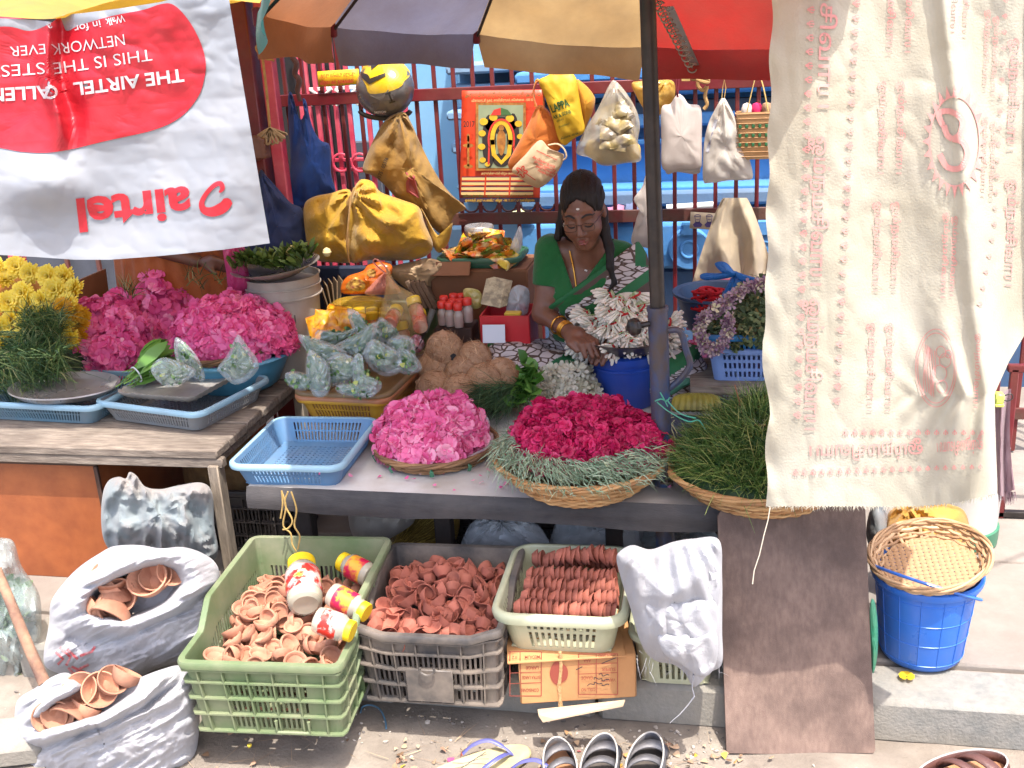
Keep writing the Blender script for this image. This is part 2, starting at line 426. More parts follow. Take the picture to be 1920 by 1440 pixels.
WOOD = mat('weathered_wood', c8(150, 137, 123), c8(104, 92, 82), 17, .88, .7, 60, dirt=c8(70, 60, 52), dsc=5, damt=.5, st=(.9, 6, 6))
WOODV = mat('weathered_post', c8(156, 142, 124), c8(112, 100, 88), 14, .88, .7, 60, dirt=c8(80, 70, 60), dsc=6, damt=.5, st=(6, 6, .9))
PLY = mat('brown_plywood', c8(128, 106, 94), c8(110, 89, 79), 15, .72, .35, 120, dirt=c8(74, 58, 52), dsc=5.5, damt=.85, dedge=.1, st=(7, 7, .7))
DARK = mat('interior_shade', c8(26, 24, 26), c8(40, 36, 36), 6, .9)  # near-black standing for the shade inside the shop and doorway
BLKMET = mat('black_steel', c8(38, 34, 34), c8(58, 50, 46), 25, .38, .1, 90, metal=.3)
BLUEMET = mat('chipped_blue_steel', c8(34, 66, 110), c8(66, 60, 58), 30, .5, .3, 110, dirt=c8(82, 62, 50), dsc=14, damt=.75, st=(1.5, 1.5, .7))
def clothmat(n, a, b, **k):
    d = dict(sc=6, rough=.9, bump=.35, bsc=260, transl=.3, sheen=.2); d.update(k); return mat(n, a, b, **d)
# ================================================================== ground
def sheet(x0, x1, y0, y1, nx, ny, fn): return grid(lambda u, v: np.stack([x0+(x1-x0)*u, y0+(y1-y0)*v, fn(x0+(x1-x0)*u, y0+(y1-y0)*v)], 1), nx, ny)
def roadz(x, y): return np.where((np.abs(x+.2) < 3.5) & (y > .8), .004*fbm(np.stack([x*6, y*6, x*0], 1), 3)+.012*np.clip(y-1.95, 0, .12)*8*(.5+.5*vnoise(np.stack([x*5, y*5, x*0], 1))), 0)-.006
gx = np.unique(np.r_[-40, -20, -10, -6, np.linspace(-3.4, 3.2, 220), 6, 10, 20, 40]); gy = np.unique(np.r_[-40, -20, -8, -3, 0, np.linspace(.9, 2.2, 80), 4, 8, 20, 60])
GX, GY = np.meshgrid(gx, gy, indexing='ij'); i_, j_ = np.meshgrid(np.arange(len(gx)-1), np.arange(len(gy)-1), indexing='ij'); a_ = (i_*len(gy)+j_).ravel(); n_ = len(gy)
obj('road', (np.stack([GX.ravel(), GY.ravel(), roadz(GX.ravel(), GY.ravel())], 1), np.stack([a_, a_+n_, a_+n_+1, a_+1], 1)), SAND, kind='structure', org=(0, 0, 0))
pave = obj('pavement', box((0, 16.23, .045), (60, 28, .09), .002), SLABM, kind='structure', org=(0, 2.2, 0))
x = -3.3
while x < 2.9:
    w = random.uniform(.46, .62)
    obj('kerb_stone', box((x+w/2, 2.212+random.uniform(-.004, .004), .047+random.uniform(-.004, .003)), (w-.008, .15, .115), .012), KERBM, pave); x += w
for j in range(5):
    x = -3.2+.33*(j % 2)
    while x < 3:
        w = random.uniform(.55, .85); obj('paving_slab', box((x+w/2, 2.556+.52*j, .075+random.uniform(-.002, .002)), (w-.007, .513, .06), .006), SLABM, pave); x += w
# stones, leaves and litter in the gutter
def scat_base(kind):
    if kind == 'stone':
        V, F = lathe([(0.001, -.5), (.7, -.3), (1, 0), (.65, .35), (.001, .5)], 6); return V*[1, .8, .7]+rng.normal(size=V.shape)*.08, np.array(F)
    return petals(1, 1.0, .7, .3, .4, 3)
def gutter(n, x0, x1, y0, y1):
    X = rng.uniform(x0, x1, n); Yv = rng.uniform(y0, y1, n); return np.stack([X, Yv, roadz(X, Yv)+.002], 1)
P = np.concatenate([gutter(300, -.35, .02, 1.86, 2.12), gutter(130, -1.1, -.3, 1.98, 2.12), gutter(40, -1.5, .9, 1.6, 2.1), gutter(90, -2.2, -1.45, 1.6, 2.1)])
V, F, v = scatter(scat_base('stone'), P, np.array([0, 0, 1.])+rng.normal(size=P.shape)*.4, rng.uniform(.0015, .005, len(P))*rng.choice([1, 1, 1.8], len(P)))
GRAV = mat('gutter_gravel', c8(150, 140, 130), rough=.9, bump=.3, var=[(0, c8(96, 90, 86)), (.5, c8(150, 140, 130)), (1, c8(196, 186, 174))])
obj('gravel', (V, F), GRAV, kind='stuff', var=v, label='loose grey gravel and grit along the kerb', cat='gravel', org=(0, 2, 0))
P = np.concatenate([gutter(160, -.4, .05, 1.78, 2.07), gutter(140, -.75, -.3, 1.78, 2.0), gutter(60, -1.2, .6, 1.6, 2.06)])
V, F, v = scatter(scat_base('leaf'), P+[0, 0, .004], np.array([0, 0, 1.])+rng.normal(size=P.shape)*.5, rng.uniform(.008, .022, len(P)))
LITT = mat('dry_litter', c8(150, 120, 90), rough=.9, var=[(0, c8(110, 84, 62)), (.45, c8(186, 160, 130)), (.75, c8(150, 110, 90)), (.9, c8(210, 180, 60)), (1, c8(205, 70, 110))])
obj('litter', (V, F), LITT, kind='stuff', var=v, label='dry leaves and fallen petals scattered in the gutter', cat='litter', org=(0, 2, 0))
P = gutter(130, -1.2, .05, 1.8, 2.06); D = rng.normal(size=P.shape); D[:, 2] = np.abs(D[:, 2])*.15
V, F, v = blades(P+[0, 0, .003], D, rng.uniform(.03, .09, len(P)), .0016, 3, .1); V[:, 2] = np.maximum(V[:, 2], .003)
obj('straw_bits', (V, F), LITT, kind='stuff', var=v*.5, label='thin dry straw bits and twigs lying in the gutter', cat='litter', org=(0, 2, 0))
# ================================================================== blue temple wall behind the railing
YW = 4.45
zw = lambda py, Yp=YW: float(W(1200, py, Y=Yp)[2])
wall = thing('temple_wall', 'blue limewashed plinth wall with stepped mouldings behind the red railing', 'wall', (-.3, YW, .1))
def ledge(name, py0, py1, out, m=BLUEW, x0=-.84, x1=2.4):
    z1, z0 = zw(py0, YW-out), zw(py1, YW-out); obj(name, box(((x0+x1)/2, YW+.25-out/2, (z0+z1)/2), (x1-x0, .5+out, z1-z0), .012), m, wall)
obj('wall_body', box((.78, YW+.35, 1.2), (3.24, .62, 2.4), .01), BLUEW, wall)
ledge('moulding', -40, 60, .05); ledge('moulding', 127, 150, .12); ledge('moulding', 150, 181, .06); ledge('moulding', 216, 240, .05)
ledge('moulding', 262, 272, .03); ledge('moulding', 352, 360, .12); ledge('moulding', 360, 388, .15, mat('grey_ledge', c8(92, 122, 150), c8(78, 118, 158), 4, .9, .4, 60, dirt=c8(104, 100, 98), dsc=3, damt=.5))
ledge('moulding', 420, 505, .22); ledge('plinth', 505, 760, .16, BLUED)
for px in (1010, 1090, 1235, 1310, 1380, 1450):     # sunk panels of the upper frieze, standing pilasters between them
    w = .05; z0, z1 = zw(127), zw(62); xx = float(W(px, 100, Y=YW)[0])
    obj('pilaster', box((xx, YW+.02, (z0+z1)/2), (w, .1, z1-z0+.01), .006), BLUEW, wall)
obj('shadow_strip', box((.8, YW+.02, zw(206)), (3.2, .04, zw(184)-zw(214)), .003), mat('shadow_band', c8(56, 70, 84), c8(70, 86, 100), 5, .9), wall)  # raised strip coloured as the dark shadow below the mouldings
for px in (1292, 1432):
    p = W(px, 468, Y=YW-.25)
    g = lathe([(.001, 0), (.026, 0), (.03, .004), (.034, .004), (.038, -.004), (.078, -.004), (.084, -.012), (.084, -.05)], 40); M = XF(p, 0, rad(90)); d = obj('disc', mv(g, M), BLUEW, wall)
    obj('collar', prism([(p[0]-.035, p[2]+.06), (p[0]+.035, p[2]+.06), (p[0]+.02, p[2]+.085), (p[0]+.028, p[2]+.11), (p[0]-.028, p[2]+.11), (p[0]-.02, p[2]+.085)], p[1]-.01, p[1]+.04), BLUEW, wall, smooth=False)
a, b = W(1250, 390, Y=YW-.3), W(1345, 384, Y=YW-.3)
obj('white_pipe', tube([a, b], .014, 12), mat('white_pvc', c8(205, 208, 205), rough=.5), label='white plastic pipe lying on the blue ledge', cat='pipe')
for (px, py, s, cc, lab) in ((1160, 398, .07, c8(170, 110, 135), 'crumpled mauve cloth heap on the ledge behind the seated woman'), (1190, 385, .05, c8(86, 98, 128), 'small slate blue rag on the ledge behind the railing'), (975, 398, .05, c8(206, 204, 150), 'pale yellow crumpled bag on the ledge behind the calendar'), (1400, 128, .045, c8(220, 216, 220), 'crumpled white wrapper on the upper blue ledge by the cloth')):
    p = W(px, py, Y=YW-.22 if py > 200 else YW-.07)
    g = lathe([(.001, 0), (.9, .0), (1, .25), (.7, .6), (.3, .75), (.001, .8)], 20, fn=lambda V: V*(1+.35*fbm(V.reshape(-1, 3)*2.2+px, 3).reshape(V.shape[:-1]+(1,))))
    g = (g[0]*[s*1.2, s*.8, s*.8]+p-[0, 0, s*.4], g[1]); obj('crumpled_rag', g, mat('rag%d' % px, cc, tuple(v*.7 for v in cc[:3])+(1,), 20, .8, .5, 90), label=lab, cat='rag')
# dark shop front and red frames at the far left
shop = thing('dark_shopfront', 'dark shop opening with red painted frames at the far left', 'building', (-2.9, 5.2, .1))
obj('back_wall', box((-3.4, 5.6, 1.5), (3.6, .2, 3.0), .01), DARK, shop)
for px, ww in ((130, .1), (207, .06), (-60, .08), (300, .07)):
    p = W(px, 20, Y=4.9); obj('pillar', box((p[0], 4.9, 1.2), (ww, ww, 2.4), .006), PINKRED, shop)
for py in (12, 30): p = W(40, py, Y=4.85); obj('cross_bar', box((p[0], 4.85, p[2]), (.55, .03, .03), .004), PINKRED, shop)
obj('doorway_shade_slab', box((-1.72, 4.2, 1.1), (.42, .06, 2.0), .004), DARK, shop)  # solid slab coloured as the darkness of the open doorway
obj('side_panel', box((-2.5, 4.72, .6), (1.9, .05, 1.0), .004), mat('panel_grey', c8(74, 78, 88), c8(60, 62, 70), 4, .8, .3), shop)
for k in range(9): obj('grille_bar', box((-3.2+.17*k, 4.66, .6), (.02, .02, 1.0), .002), RUST, shop)
pl = thing('sunlit_house_wall', 'house wall with sunlight put into its pale blue colour behind the gate rings', 'wall', (-1.3, 5.3, .1))  # sunlight on this stretch is put into its paler blue
obj('wall_face', box((-1.05, 5.35, 1.3), (1.75, .1, 2.6), .01), mat('sunlit_blue_wall', c8(112, 168, 206), c8(130, 182, 214), 3, .9, .3, 40, dirt=c8(150, 172, 184), dsc=2, damt=.4), pl)
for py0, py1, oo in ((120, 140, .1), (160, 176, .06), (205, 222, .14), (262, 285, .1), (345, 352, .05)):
    z1, z0 = float(W(815, py0, Y=4.6)[2]), float(W(815, py1, Y=4.6)[2]); obj('ledge', box((-1.0, 4.78-oo/2, (z0+z1)/2), (.33, .36+oo, z1-z0), .01), mat('sunlit_blue_ledge', c8(112, 152, 184), c8(96, 142, 180), 4, .9, .3, 50, dirt=c8(150, 160, 165), dsc=4, damt=.4), pl)  # ledges coloured lighter as sunlit, against the bluer mouldings beside them
obj('sunlit_blue_pier', box((-1.0, 4.95, 1.2), (.33, .5, 2.2), .01), MATS['sunlit_blue_wall'], pl)
obj('base_course', box((-1.05, 5.27, .35), (1.75, .1, .5), .01), mat('sunlit_blue_base', c8(120, 150, 172), c8(104, 136, 162), 3, .9), pl)
# ================================================================== red railing
YF = 3.6
zr1, zr0 = float(W(960, 171, Y=YF)[2]), float(W(960, 409, Y=YF)[2])
rail = thing('red_railing', 'dark red square bar railing behind the stall with two flat rails', 'railing', (-.5, YF, .1))
for z, m, h in ((zr1, RED, .04), (zr0, RUST, .042), (.25, RUST, .04), (1.98, RED, .04)): obj('rail', box((-.35, YF, z), (3.3, .012, h), .002), m, rail)
x0 = float(W(777, 165, Y=YF)[0]); g0 = box((0, 0, 0), (.0135, .0135, 1.88), .002, ); bar0 = None
for k in range(-15, 35):
    xx = x0+.0668*k
    if bar0 is None:
        bar0 = obj('bar', (g0[0]+[xx, YF+.014, 1.05], g0[1]), RED, rail, smooth=False); bx = xx
    else:
        c = bar0.copy(); COL.objects.link(c); c.parent = rail; c.location = (xx-bx, 0, 0); c.data = bar0.data
for k in range(-2, 8):  # little round arches under the lower rail
    xx = x0+.0668*(k+.5)
    obj('arch', tube([(xx-.026*math.cos(t), YF+.014, zr0+.021+.022*(1-math.sin(t))) for t in np.linspace(0, math.pi, 9)], .004, 5), RUST, rail)
for px0, py0, px1, py1, w, m, lab in ((497, 67, 540, 420, .042, PINKRED, 'tall red steel gate post beside the hanging rope'), (452, 40, 488, 330, .075, RED, 'wide dull red post half hidden by the white banner')):
    a, b = W(px0, py0, Y=3.42), W(px1, py1, Y=3.42); xm = (a[0]+b[0])/2
    t = thing('gate_post', lab, 'post', (xm, 3.42, .1)); obj('shaft', box((xm, 3.42, .9), (w, w, 1.6), .004), m, t); obj('cap', box((xm, 3.42, 1.71), (w+.02, w+.02, .02), .004), m, t)
# second gate with rings behind the railing, sunlight put into its pink
gate = thing('ring_gate', 'gate with sunlight put into its pink colour and a row of rings standing open behind the railing', 'gate', (-1.35, 4.05, .1))
xs = [float(W(p, 200, Y=4.05)[0]) for p in (566, 580, 596, 612, 630, 655, 690, 725, 760)]
for xx in xs: obj('gate_bar', box((xx, 4.05, .95), (.017, .017, 1.7), .002), PINKRED, gate, smooth=False)
for py in (165, 300, 318): z = float(W(640, py+ (0 if py < 200 else 0), Y=4.05)[2]); obj('gate_rail', box(((xs[0]+xs[-1])/2, 4.05, z), (xs[-1]-xs[0], .012, .014), .002), PINKRED if py > 200 else mat('white_paint', c8(200, 196, 190), rough=.6), gate)
for px in (640, 675, 712): p = W(px, 305, Y=4.03); obj('ring', tube([(p[0]+.034*math.cos(t), 4.03, p[2]+.034*math.sin(t)) for t in np.linspace(0, 2*math.pi, 24, endpoint=False)], .005, 6, True), PINKRED, gate)
for px in (603, 650): 
    p = W(px, 182, Y=4.03); obj('scroll', join(*[tube([p+np.array([s*.045, 0, .03]), p, p+np.array([s*.045, 0, -.03])], .006, 6) for s in (-1, 1)]), MATS['white_paint'], gate)
# yellow notice tied to the railing
def pxs(Y): return lambda x, y: W(x, y, Y=Y)
def panel(x0, y0, x1, y1, Y, nu=2, nv=2, sk=(0, 0)):
    return grid(lambda u, v: W(x0+(x1-x0)*u+sk[0]*v, y0+(y1-y0)*v+sk[1]*u, Y=Y), nu, nv)
ns = obj('tamil_notice', panel(595, 134, 672, 163, 3.585, 6, 3, (2, -5)), mat('notice_yellow', c8(236, 190, 30), c8(228, 176, 24), 8, .6), label='small yellow notice with red Tamil lettering wired to the railing', cat='sign', solid=.003)
PRED = mat('print_red', c8(196, 50, 40), rough=.7)
decal('lettering', merge2([place(txt('அரசு வேம்பு மருட்சு', .012), 600, 146, w=66, h=7.5, ang=-4), place(txt('விநாயகர், நாகங்கள்', .012), 600, 159, w=64, h=7.5, ang=-4)]), pxs(3.58), PRED, ns)
# ================================================================== stall platform and tables
SHEET = mat('stained_white_sheet', c8(206, 204, 200), c8(186, 182, 176), 5, .55, .2, 60, dirt=c8(150, 134, 112), dsc=4, damt=.6)
BLKRUB = mat('dusty_black_edging', c8(38, 37, 40), c8(54, 52, 54), 10, .7, .3, 70, dirt=c8(108, 100, 94), dsc=4, damt=.35, st=(1, 5, 5))
ZT = .5
tb = thing('stall_table', 'low stall table with stained white sheet and black front edging', 'table', (-.4, 2.3, .1))
def topfn(u, v):
    x = -1.2+1.5*u; y = 2.285+.03*(1-u)+(3.5-2.29)*v; z = ZT+.0015*vnoise(np.stack([x*14, y*14, x*0], 1))-.002
    return np.stack([x, y, z], 1)
obj('sheet_top', grid(topfn, 60, 40), SHEET, tb)
obj('board', box((-.45, 2.9, ZT-.022), (1.49, 1.18, .03), .003), WOOD, tb)
def edgefn(u, v):
    x = -1.2+1.5*u; b = 2.285+.03*(1-u); w = .004*vnoise(np.stack([x*9, v*3, x*0], 1)); a = v*1.5
    return np.stack([x, b-.004-.012*np.sin(np.minimum(a, 1)*1.57)+w*v, ZT+.001-.062*v+.005*np.sin(x*9)*v], 1)
obj('front_edging', grid(edgefn, 60, 10), BLKRUB, tb)
for x in (-1.1, -.74, .24, -.28):
    obj('leg', box((x, 2.5 if x > -1 else 2.42, .28), (.045, .045, .37), .004), mat('dark_leg', c8(52, 40, 34), c8(38, 30, 27), 12, .8, .3), tb)
    obj('leg', box((x, 3.35, .28), (.045, .045, .37), .004), MATS['dark_leg'], tb)
lt = thing('wooden_table', 'weathered plank table at the left carrying the pink flower heaps', 'table', (-1.7, 2.7, .1))
y = 2.43; ws = (.085, .12, .11, .12, .13, .12)
for k, w in enumerate(ws):
    L = 1.15+random.uniform(-.01, .01); g = box((-1.335-L/2+random.uniform(-.004, .004), y+w/2, .532+random.uniform(-.002, .002)), (L, w-.004, .026), .004)
    obj('plank', (g[0]+np.c_[np.zeros(len(g[0])), np.zeros((len(g[0]), 2))], g[1]), WOOD, lt); y += w
obj('apron', box((-1.89, 2.448, .504), (1.13, .026, .028), .003), WOOD, lt); obj('apron', box((-1.36, 2.78, .504), (.026, .6, .028), .003), WOOD, lt)
for (x, yy) in ((-1.352, 2.447), (-1.352, 3.05), (-2.43, 2.45), (-2.43, 3.05)): obj('leg', box((x, yy, .305), (.03, .042, .39), .003), WOODV, lt)
# ================================================================== umbrella
um = thing('market_umbrella', 'patched market umbrella with brown grey tan and red cloth panels', 'umbrella', (-.14, 2.4, .1))
hub = np.array([-.2, 2.42, 2.12]); UC = np.array([-.2, 2.45]); UR = .9
TIPS = {306: np.array([.22, 1.95, 1.74]), 342: np.array([.5, 2.3, 1.66]), 90: W(1212, 88, Y=3.33), 126: W(893, 64, Y=3.17), 162: W(623, 50, Y=2.8), 198: W(482, 28, Y=2.45)}  # near-right tips drawn in so sunlight reaches the cotton cloth
def tip(a):
    k_ = round(math.degrees(a)) % 360
    if k_ in TIPS: return TIPS[k_]
    x, y = UC[0]+UR*math.cos(a), UC[1]+UR*math.sin(a); return np.array([x, y, 1.625-.165*(y-UC[1])-.05*(x-UC[0])])
ucol = {54: ('red', c8(178, 50, 42), c8(160, 44, 38)), 90: ('tan', c8(196, 162, 110), c8(184, 148, 96)), 126: ('slate', c8(124, 122, 136), c8(112, 110, 126)), 162: ('brown', c8(160, 108, 76), c8(146, 96, 66)), 198: ('teal', c8(60, 150, 140), c8(50, 130, 124)), 234: ('mustard', c8(180, 140, 60), c8(164, 124, 52)), 270: ('red', None, None), 306: ('slate', None, None), 342: ('tan', None, None), 18: ('brown', None, None)}
for d, (nm, a, b) in ucol.items():
    m = MATS.get('canopy_'+nm) or clothmat('canopy_'+nm, a, b, dirt=c8(90, 72, 58), dsc=5, damt=.5, dedge=.18, bump=.6, bsc=90, transl=.6)
    A, B = tip(rad(d)), tip(rad(d+36))
    def can(u, v, A=A, B=B):
        e = A+(B-A)*u[:, None]; sag = .022*np.sin(math.pi*u)*v**2; r = hub+(e-hub)*v[:, None]
        r[:, 2] += .06*np.sin(math.pi*v)-sag*.5; c = np.array([UC[0], UC[1], 1.7]); r[:, :2] += (c[:2]-r[:, :2])*(sag*.9)[:, None]
        r[:, 2] += .003*vnoise(r*14); return r
    pn = obj('canopy_panel', grid(can, 17, 17), m, um)
    def flap(u, v, A=A, B=B):
        e = can(u, np.ones_like(u)); w = .006+.02*v*np.abs(2*u-1)**3; ctr = (A+B)/2; uu = .5+(u-.5)*(1-.07*v)
        e = can(uu, np.ones_like(u)); out = (ctr-np.array([*UC, ctr[2]])); out /= np.linalg.norm(out)
        e = e+out*((.012*np.sin(v*2)+.012*v*np.sin(u*9+d))[:, None]); e[:, 2] -= v*(.082+.012*np.abs(2*u-1)**2+.004*np.sin(u*9+d)); return e
    obj('valance', grid(flap, 19, 7), m, pn)
for k in range(10):
    A = tip(rad(54+36*k)); rb_ = obj('rib', tube(np.linspace(hub, A, 6)+np.array([0, 0, -.012])+np.array([0, 0, .06])*np.sin(np.linspace(0, math.pi, 6))[:, None], .0045, 6), BLKMET, um)
    obj('rib_pocket', box(A+np.array([0, 0, -.005]), (.02, .02, .045), .006), clothmat('pocket_red', c8(120, 40, 50), c8(100, 34, 44)), rb_)
pt = np.array([-.185, 2.43, 2.14]); pb = np.array([-.138, 2.4, .08]); pd = pt-pb
def pp(z): return pb+pd*(z-pb[2])/pd[2]
obj('pole', tube([pp(.9), pp(1.5), pt], .0175, 16), BLKMET, um)
zs = float(W(1240, 578, Y=2.42)[2])
sl_ = obj('sleeve', join(tube([pp(.08), pp(.5), pp(zs)], .0235, 16), tube([pp(zs-.004), pp(zs+.006)], .0255, 16)), BLUEMET, um)
kp = pp(float(W(1240, 602, Y=2.42)[2])); obj('knob', join(tube([kp+[-.02, -.015, 0], kp+[-.04, -.03, 0]], .007, 8), (lambda g: mv(g, XF(kp+[-.052, -.04, 0], rad(35), 0, rad(90))))(lathe([(.001, -.014), (.012, -.014), (.02, -.008), (.022, 0), (.02, .008), (.012, .014), (.001, .014)], 8, fn=lambda V: V))), BLKMET, sl_)
h0 = pp(float(W(1240, 618, Y=2.42)[2])); obj('hook_handle', tube(spline([h0+[.02, 0, 0], h0+[.05, .0, -.002], h0+[.065, 0, -.05], h0+[.073, 0, -.085], h0+[.05, 0, -.12], h0+[.022, 0, -.145]], 5), .008, 8), BLUEMET, sl_)
obj('base_plate', box((pb[0], pb[1], .12), (.3, .3, .03), .01), BLKMET, um)
# ================================================================== the upside-down advertising banner
def BY(px, py):
    px = np.asarray(px, float); py = np.asarray(py, float); q = np.stack([px/70, py/70, px*0+3], -1)
    y = 2.385+.018*np.sin(px/150+1)+.012*np.sin(px/61+py/90)
    x0 = 78+.12*py+6*np.sin(py/30); f = np.clip((300-py)/90, 0, 1); y -= .045*np.exp(-((px-x0)/13)**2)*f-.03*np.exp(-((px-x0-30)/18)**2)*f
    x1 = 190+.1*(py-20); y -= .016*np.exp(-((px-x1)/26)**2)*np.clip((150-py)/100, 0, 1)
    y -= .05*np.exp(-((px-75)/75)**2-((py-345)/46)**2)
    y += .008*np.abs(np.mod((py+.07*px)/112+.1, 1)-.5)-.010*np.clip((py-400)/90, 0, 1)**2
    y += .0028*fbm(q*.8, 2)+.0022*ridge(np.stack([px/60+py/75, py/38-px/90, px*0], -1), 2)*(.4+.6*np.clip(1-py/420, 0, 1))+.0007*ridge(np.stack([px/26, py/30, px*0+9], -1), 2)
    return y
def BW(off=0): return lambda x, y: W(x, y, Y=BY(x, y)-off)
bt = np.array([(-260, 62), (-100, 42), (0, 34), (60, 37), (105, 42), (118, 28), (160, 24), (230, 15), (300, 4), (360, -12), (425, -34), (440, -40)])
bb = np.array([(-260, 470), (-60, 478), (0, 478), (70, 482), (140, 487), (205, 487), (300, 480), (420, 468), (506, 456)])
def banner(u, v):
    vl = v; xr = 424+82*v; px = -260+(xr+260)*u; t = np.interp(px-82*v*(u), bt[:, 0], bt[:, 1]); b = np.interp(px, bb[:, 0], bb[:, 1])
    py = t+(b-t)*v; return W(px, py, Y=BY(px, py))
VINYL = mat('white_vinyl', c8(158, 162, 168), c8(149, 153, 160), 4, .52, .03, 30, dirt=c8(168, 164, 160), dsc=9, damt=.14, dedge=.04, transl=.16)
VRED = mat('red_vinyl_print', c8(184, 32, 46), c8(174, 27, 40), 5, .42, .03, 30, dirt=c8(216, 70, 78), dsc=12, damt=.3)
VWHT = mat('white_print', c8(196, 194, 194), rough=.4)
bn = obj('advertising_banner', grid(banner, 260, 170), VINYL, label='white vinyl advertising banner with red print hung upside down at the left', cat='banner')
blob = spline(np.array([(-255, 96), (-140, 72), (0, 50), (55, 58), (92, 45), (112, 33), (119, 50), (128, 58), (150, 47), (210, 30), (270, 18), (300, 8), (325, 9), (352, 36), (374, 75), (385, 112), (384, 142), (372, 180), (340, 218), (290, 243), (200, 264), (110, 284), (50, 285), (0, 277), (-140, 252), (-255, 236)]), 10, True)
decal('red_field', fan(blob, (160, 160), 60), BW(.0025), VRED, bn)
T = []
T += [place(txt('THE AIRTEL', .022), 343, 129, w=208, h=24, ang=172.6), place(txt('C', .022), 107, 160, h=24, ang=174), place(txt('ALLENGE', .022), 97, 160, w=170, h=24, ang=176.5)]
T += [place(txt('THIS IS THE', -.004), 283, 92, w=186, h=22, ang=172), place(txt('STEST', -.004), 83, 117, w=108, h=22, ang=176)]
T += [place(txt('NETWORK', -.004), 232, 64, w=138, h=21, ang=172), place(txt('EVER', -.004), 84, 82, w=66, h=19, ang=175)]
T += [place(txt('Walk', .004), 232, 27, w=36, h=14, ang=166), place(txt('in for', .004), 187, 38, w=50, h=14, ang=168), place(txt('a', .004), 94, 42, h=15, ang=150)]
for g_ in T: decal('slogan_line', g_, BW(.005), VWHT, bn, 8)
decal('brand_lettering', place(txt('airtel', .032), 354, 351, w=213, h=60, ang=173.4), BW(.003), VRED, bn, 9)
pth = spline(np.array([(411, 361), (417, 353), (413, 344), (401, 348), (386, 364), (378, 381), (383, 394), (399, 397), (419, 388), (430, 373)]), 6); wd = np.interp(np.arange(len(pth)), [0, 6, 12, 20, 28, 34, 40, 46, 52, len(pth)-1], [3, 9, 9, 8, 9, 12, 17, 21, 19, 6])
Tn = np.gradient(pth, axis=0); Tn /= np.linalg.norm(Tn, axis=1)[:, None]; Nn = np.c_[-Tn[:, 1], Tn[:, 0]]*wd[:, None]/2; n = len(pth)
decal('swoosh_logo', (np.concatenate([pth-Nn, pth+Nn]), [[i, i+1, n+i+1, n+i] for i in range(n-1)]), BW(.003), VRED, bn)
# yellow tarpaulin the banner is thrown over
def tarp(u, v):
    px = -300+790*u; py = np.interp(px, [-300, 0, 60, 110, 200, 300, 480], [50, 28, 30, 34, 10, -8, 6]); p = W(px, py, Y=2.42+v*0); x = p[:, 0]; z = p[:, 2]
    Yb = 2.41+v*1.05; z = z+.07*v+.05*np.sin(v*3)*np.sin(u*7)+.01*fbm(np.stack([x*6, Yb*6, x*0], 1), 2); return np.stack([x-.12*v, Yb, z], 1)
obj('yellow_tarpaulin', grid(tarp, 50, 30), clothmat('tarp_yellow', c8(206, 160, 40), c8(188, 140, 30), dirt=c8(120, 90, 40), dsc=5, damt=.4, rough=.5), label='yellow tarpaulin awning behind the top of the white banner', cat='tarpaulin')
# ================================================================== the printed cotton cloth at the right
def CY(px, py):
    px = np.asarray(px, float); py = np.asarray(py, float); k = np.clip((px-1560)/260, 0, 1); s = np.clip((py-350)/380, 0, 1)
    y = 1.97-.02*np.sin((px-1440)/60)
    fx = 1772+.12*py-18*s; y -= .032*np.exp(-((px-fx)/20)**2)*(.45+.55*np.clip(1-py/900, 0, 1)); y += .03*k*k*np.sin((px-fx)/38)
    y += .09*np.clip((px-1800)/120, 0, 1)**2
    xg = 1866-(742-py)*.18*np.clip((742-py)/300, 0, 1); y += .016*s*k*np.sin((px-1866)/(7+.05*np.abs(py-742)))*np.exp(-((px-1866)/130)**2)
    y += .008*fbm(np.stack([px/130, py/260, px*0], -1), 2)+.0016*ridge(np.stack([px/34, py/60, px*0+4], -1), 2)+.006*np.sin(py/19)*np.exp(-((px-1444)/14)**2)
    return y
cl = np.array([(-520, 1452), (0, 1447), (200, 1443), (330, 1440), (440, 1438), (560, 1437), (640, 1429), (700, 1434), (780, 1442), (860, 1436), (952, 1437)])
cr = np.array([(-520, 2080), (300, 2060), (480, 1985), (600, 1938), (680, 1892), (742, 1865), (800, 1866), (870, 1868), (930, 1870)])
def ccloth(u, v):
    py = -520+v*1470; l = np.interp(py, cl[:, 0], cl[:, 1])+3*np.sin(py/23); r = np.interp(py, cr[:, 0], cr[:, 1]); px = l+(r-l)*u
    py = py-v**12*(26*np.clip((px-1700)/170, 0, 1)**2)+v**30*1.6*np.sin(px*1.9); return W(px, py, Y=CY(px, py))
def CW(off=.003): return lambda x, y: W(x, y, Y=CY(x, y)-off)
COTTON = clothmat('stained_cotton', c8(199, 194, 177), c8(190, 184, 163), dirt=c8(158, 146, 121), dsc=5.5, damt=.4, dedge=.1, transl=.25, sc=4)
cc = obj('printed_cotton_cloth', grid(ccloth, 200, 300), COTTON, label='cream cotton cloth printed with pink Tamil lettering hanging at the right', cat='cloth')
OM = 'ஓம்நமசிவாய'; T = []; C2 = []
for (x, y, w) in ((1546, -190, 392), (1528, 255, 280), (1516, 560, 246)): T.append(place(txt(OM, .008), x, y, w=w, h=27, ang=92))
for (y, w, x) in ((-70, 168, 1668), (152, 174, 1652), (378, 168, 1642), (605, 166, 1631)):
    for dx in (0, 34): T.append(place(txt(OM, .006), x+dx, y, w=w, h=13, ang=92))
for (y, w, x) in ((-90, 150, 1790), (-80, 150, 1812), (18, 150, 1850), (30, 150, 1866), (218, 150, 1846), (226, 150, 1862), (405, 150, 1788), (398, 160, 1772), (625, 140, 1832)): T.append(place(txt(OM, .004), x, y, w=w, h=9.5, ang=93))
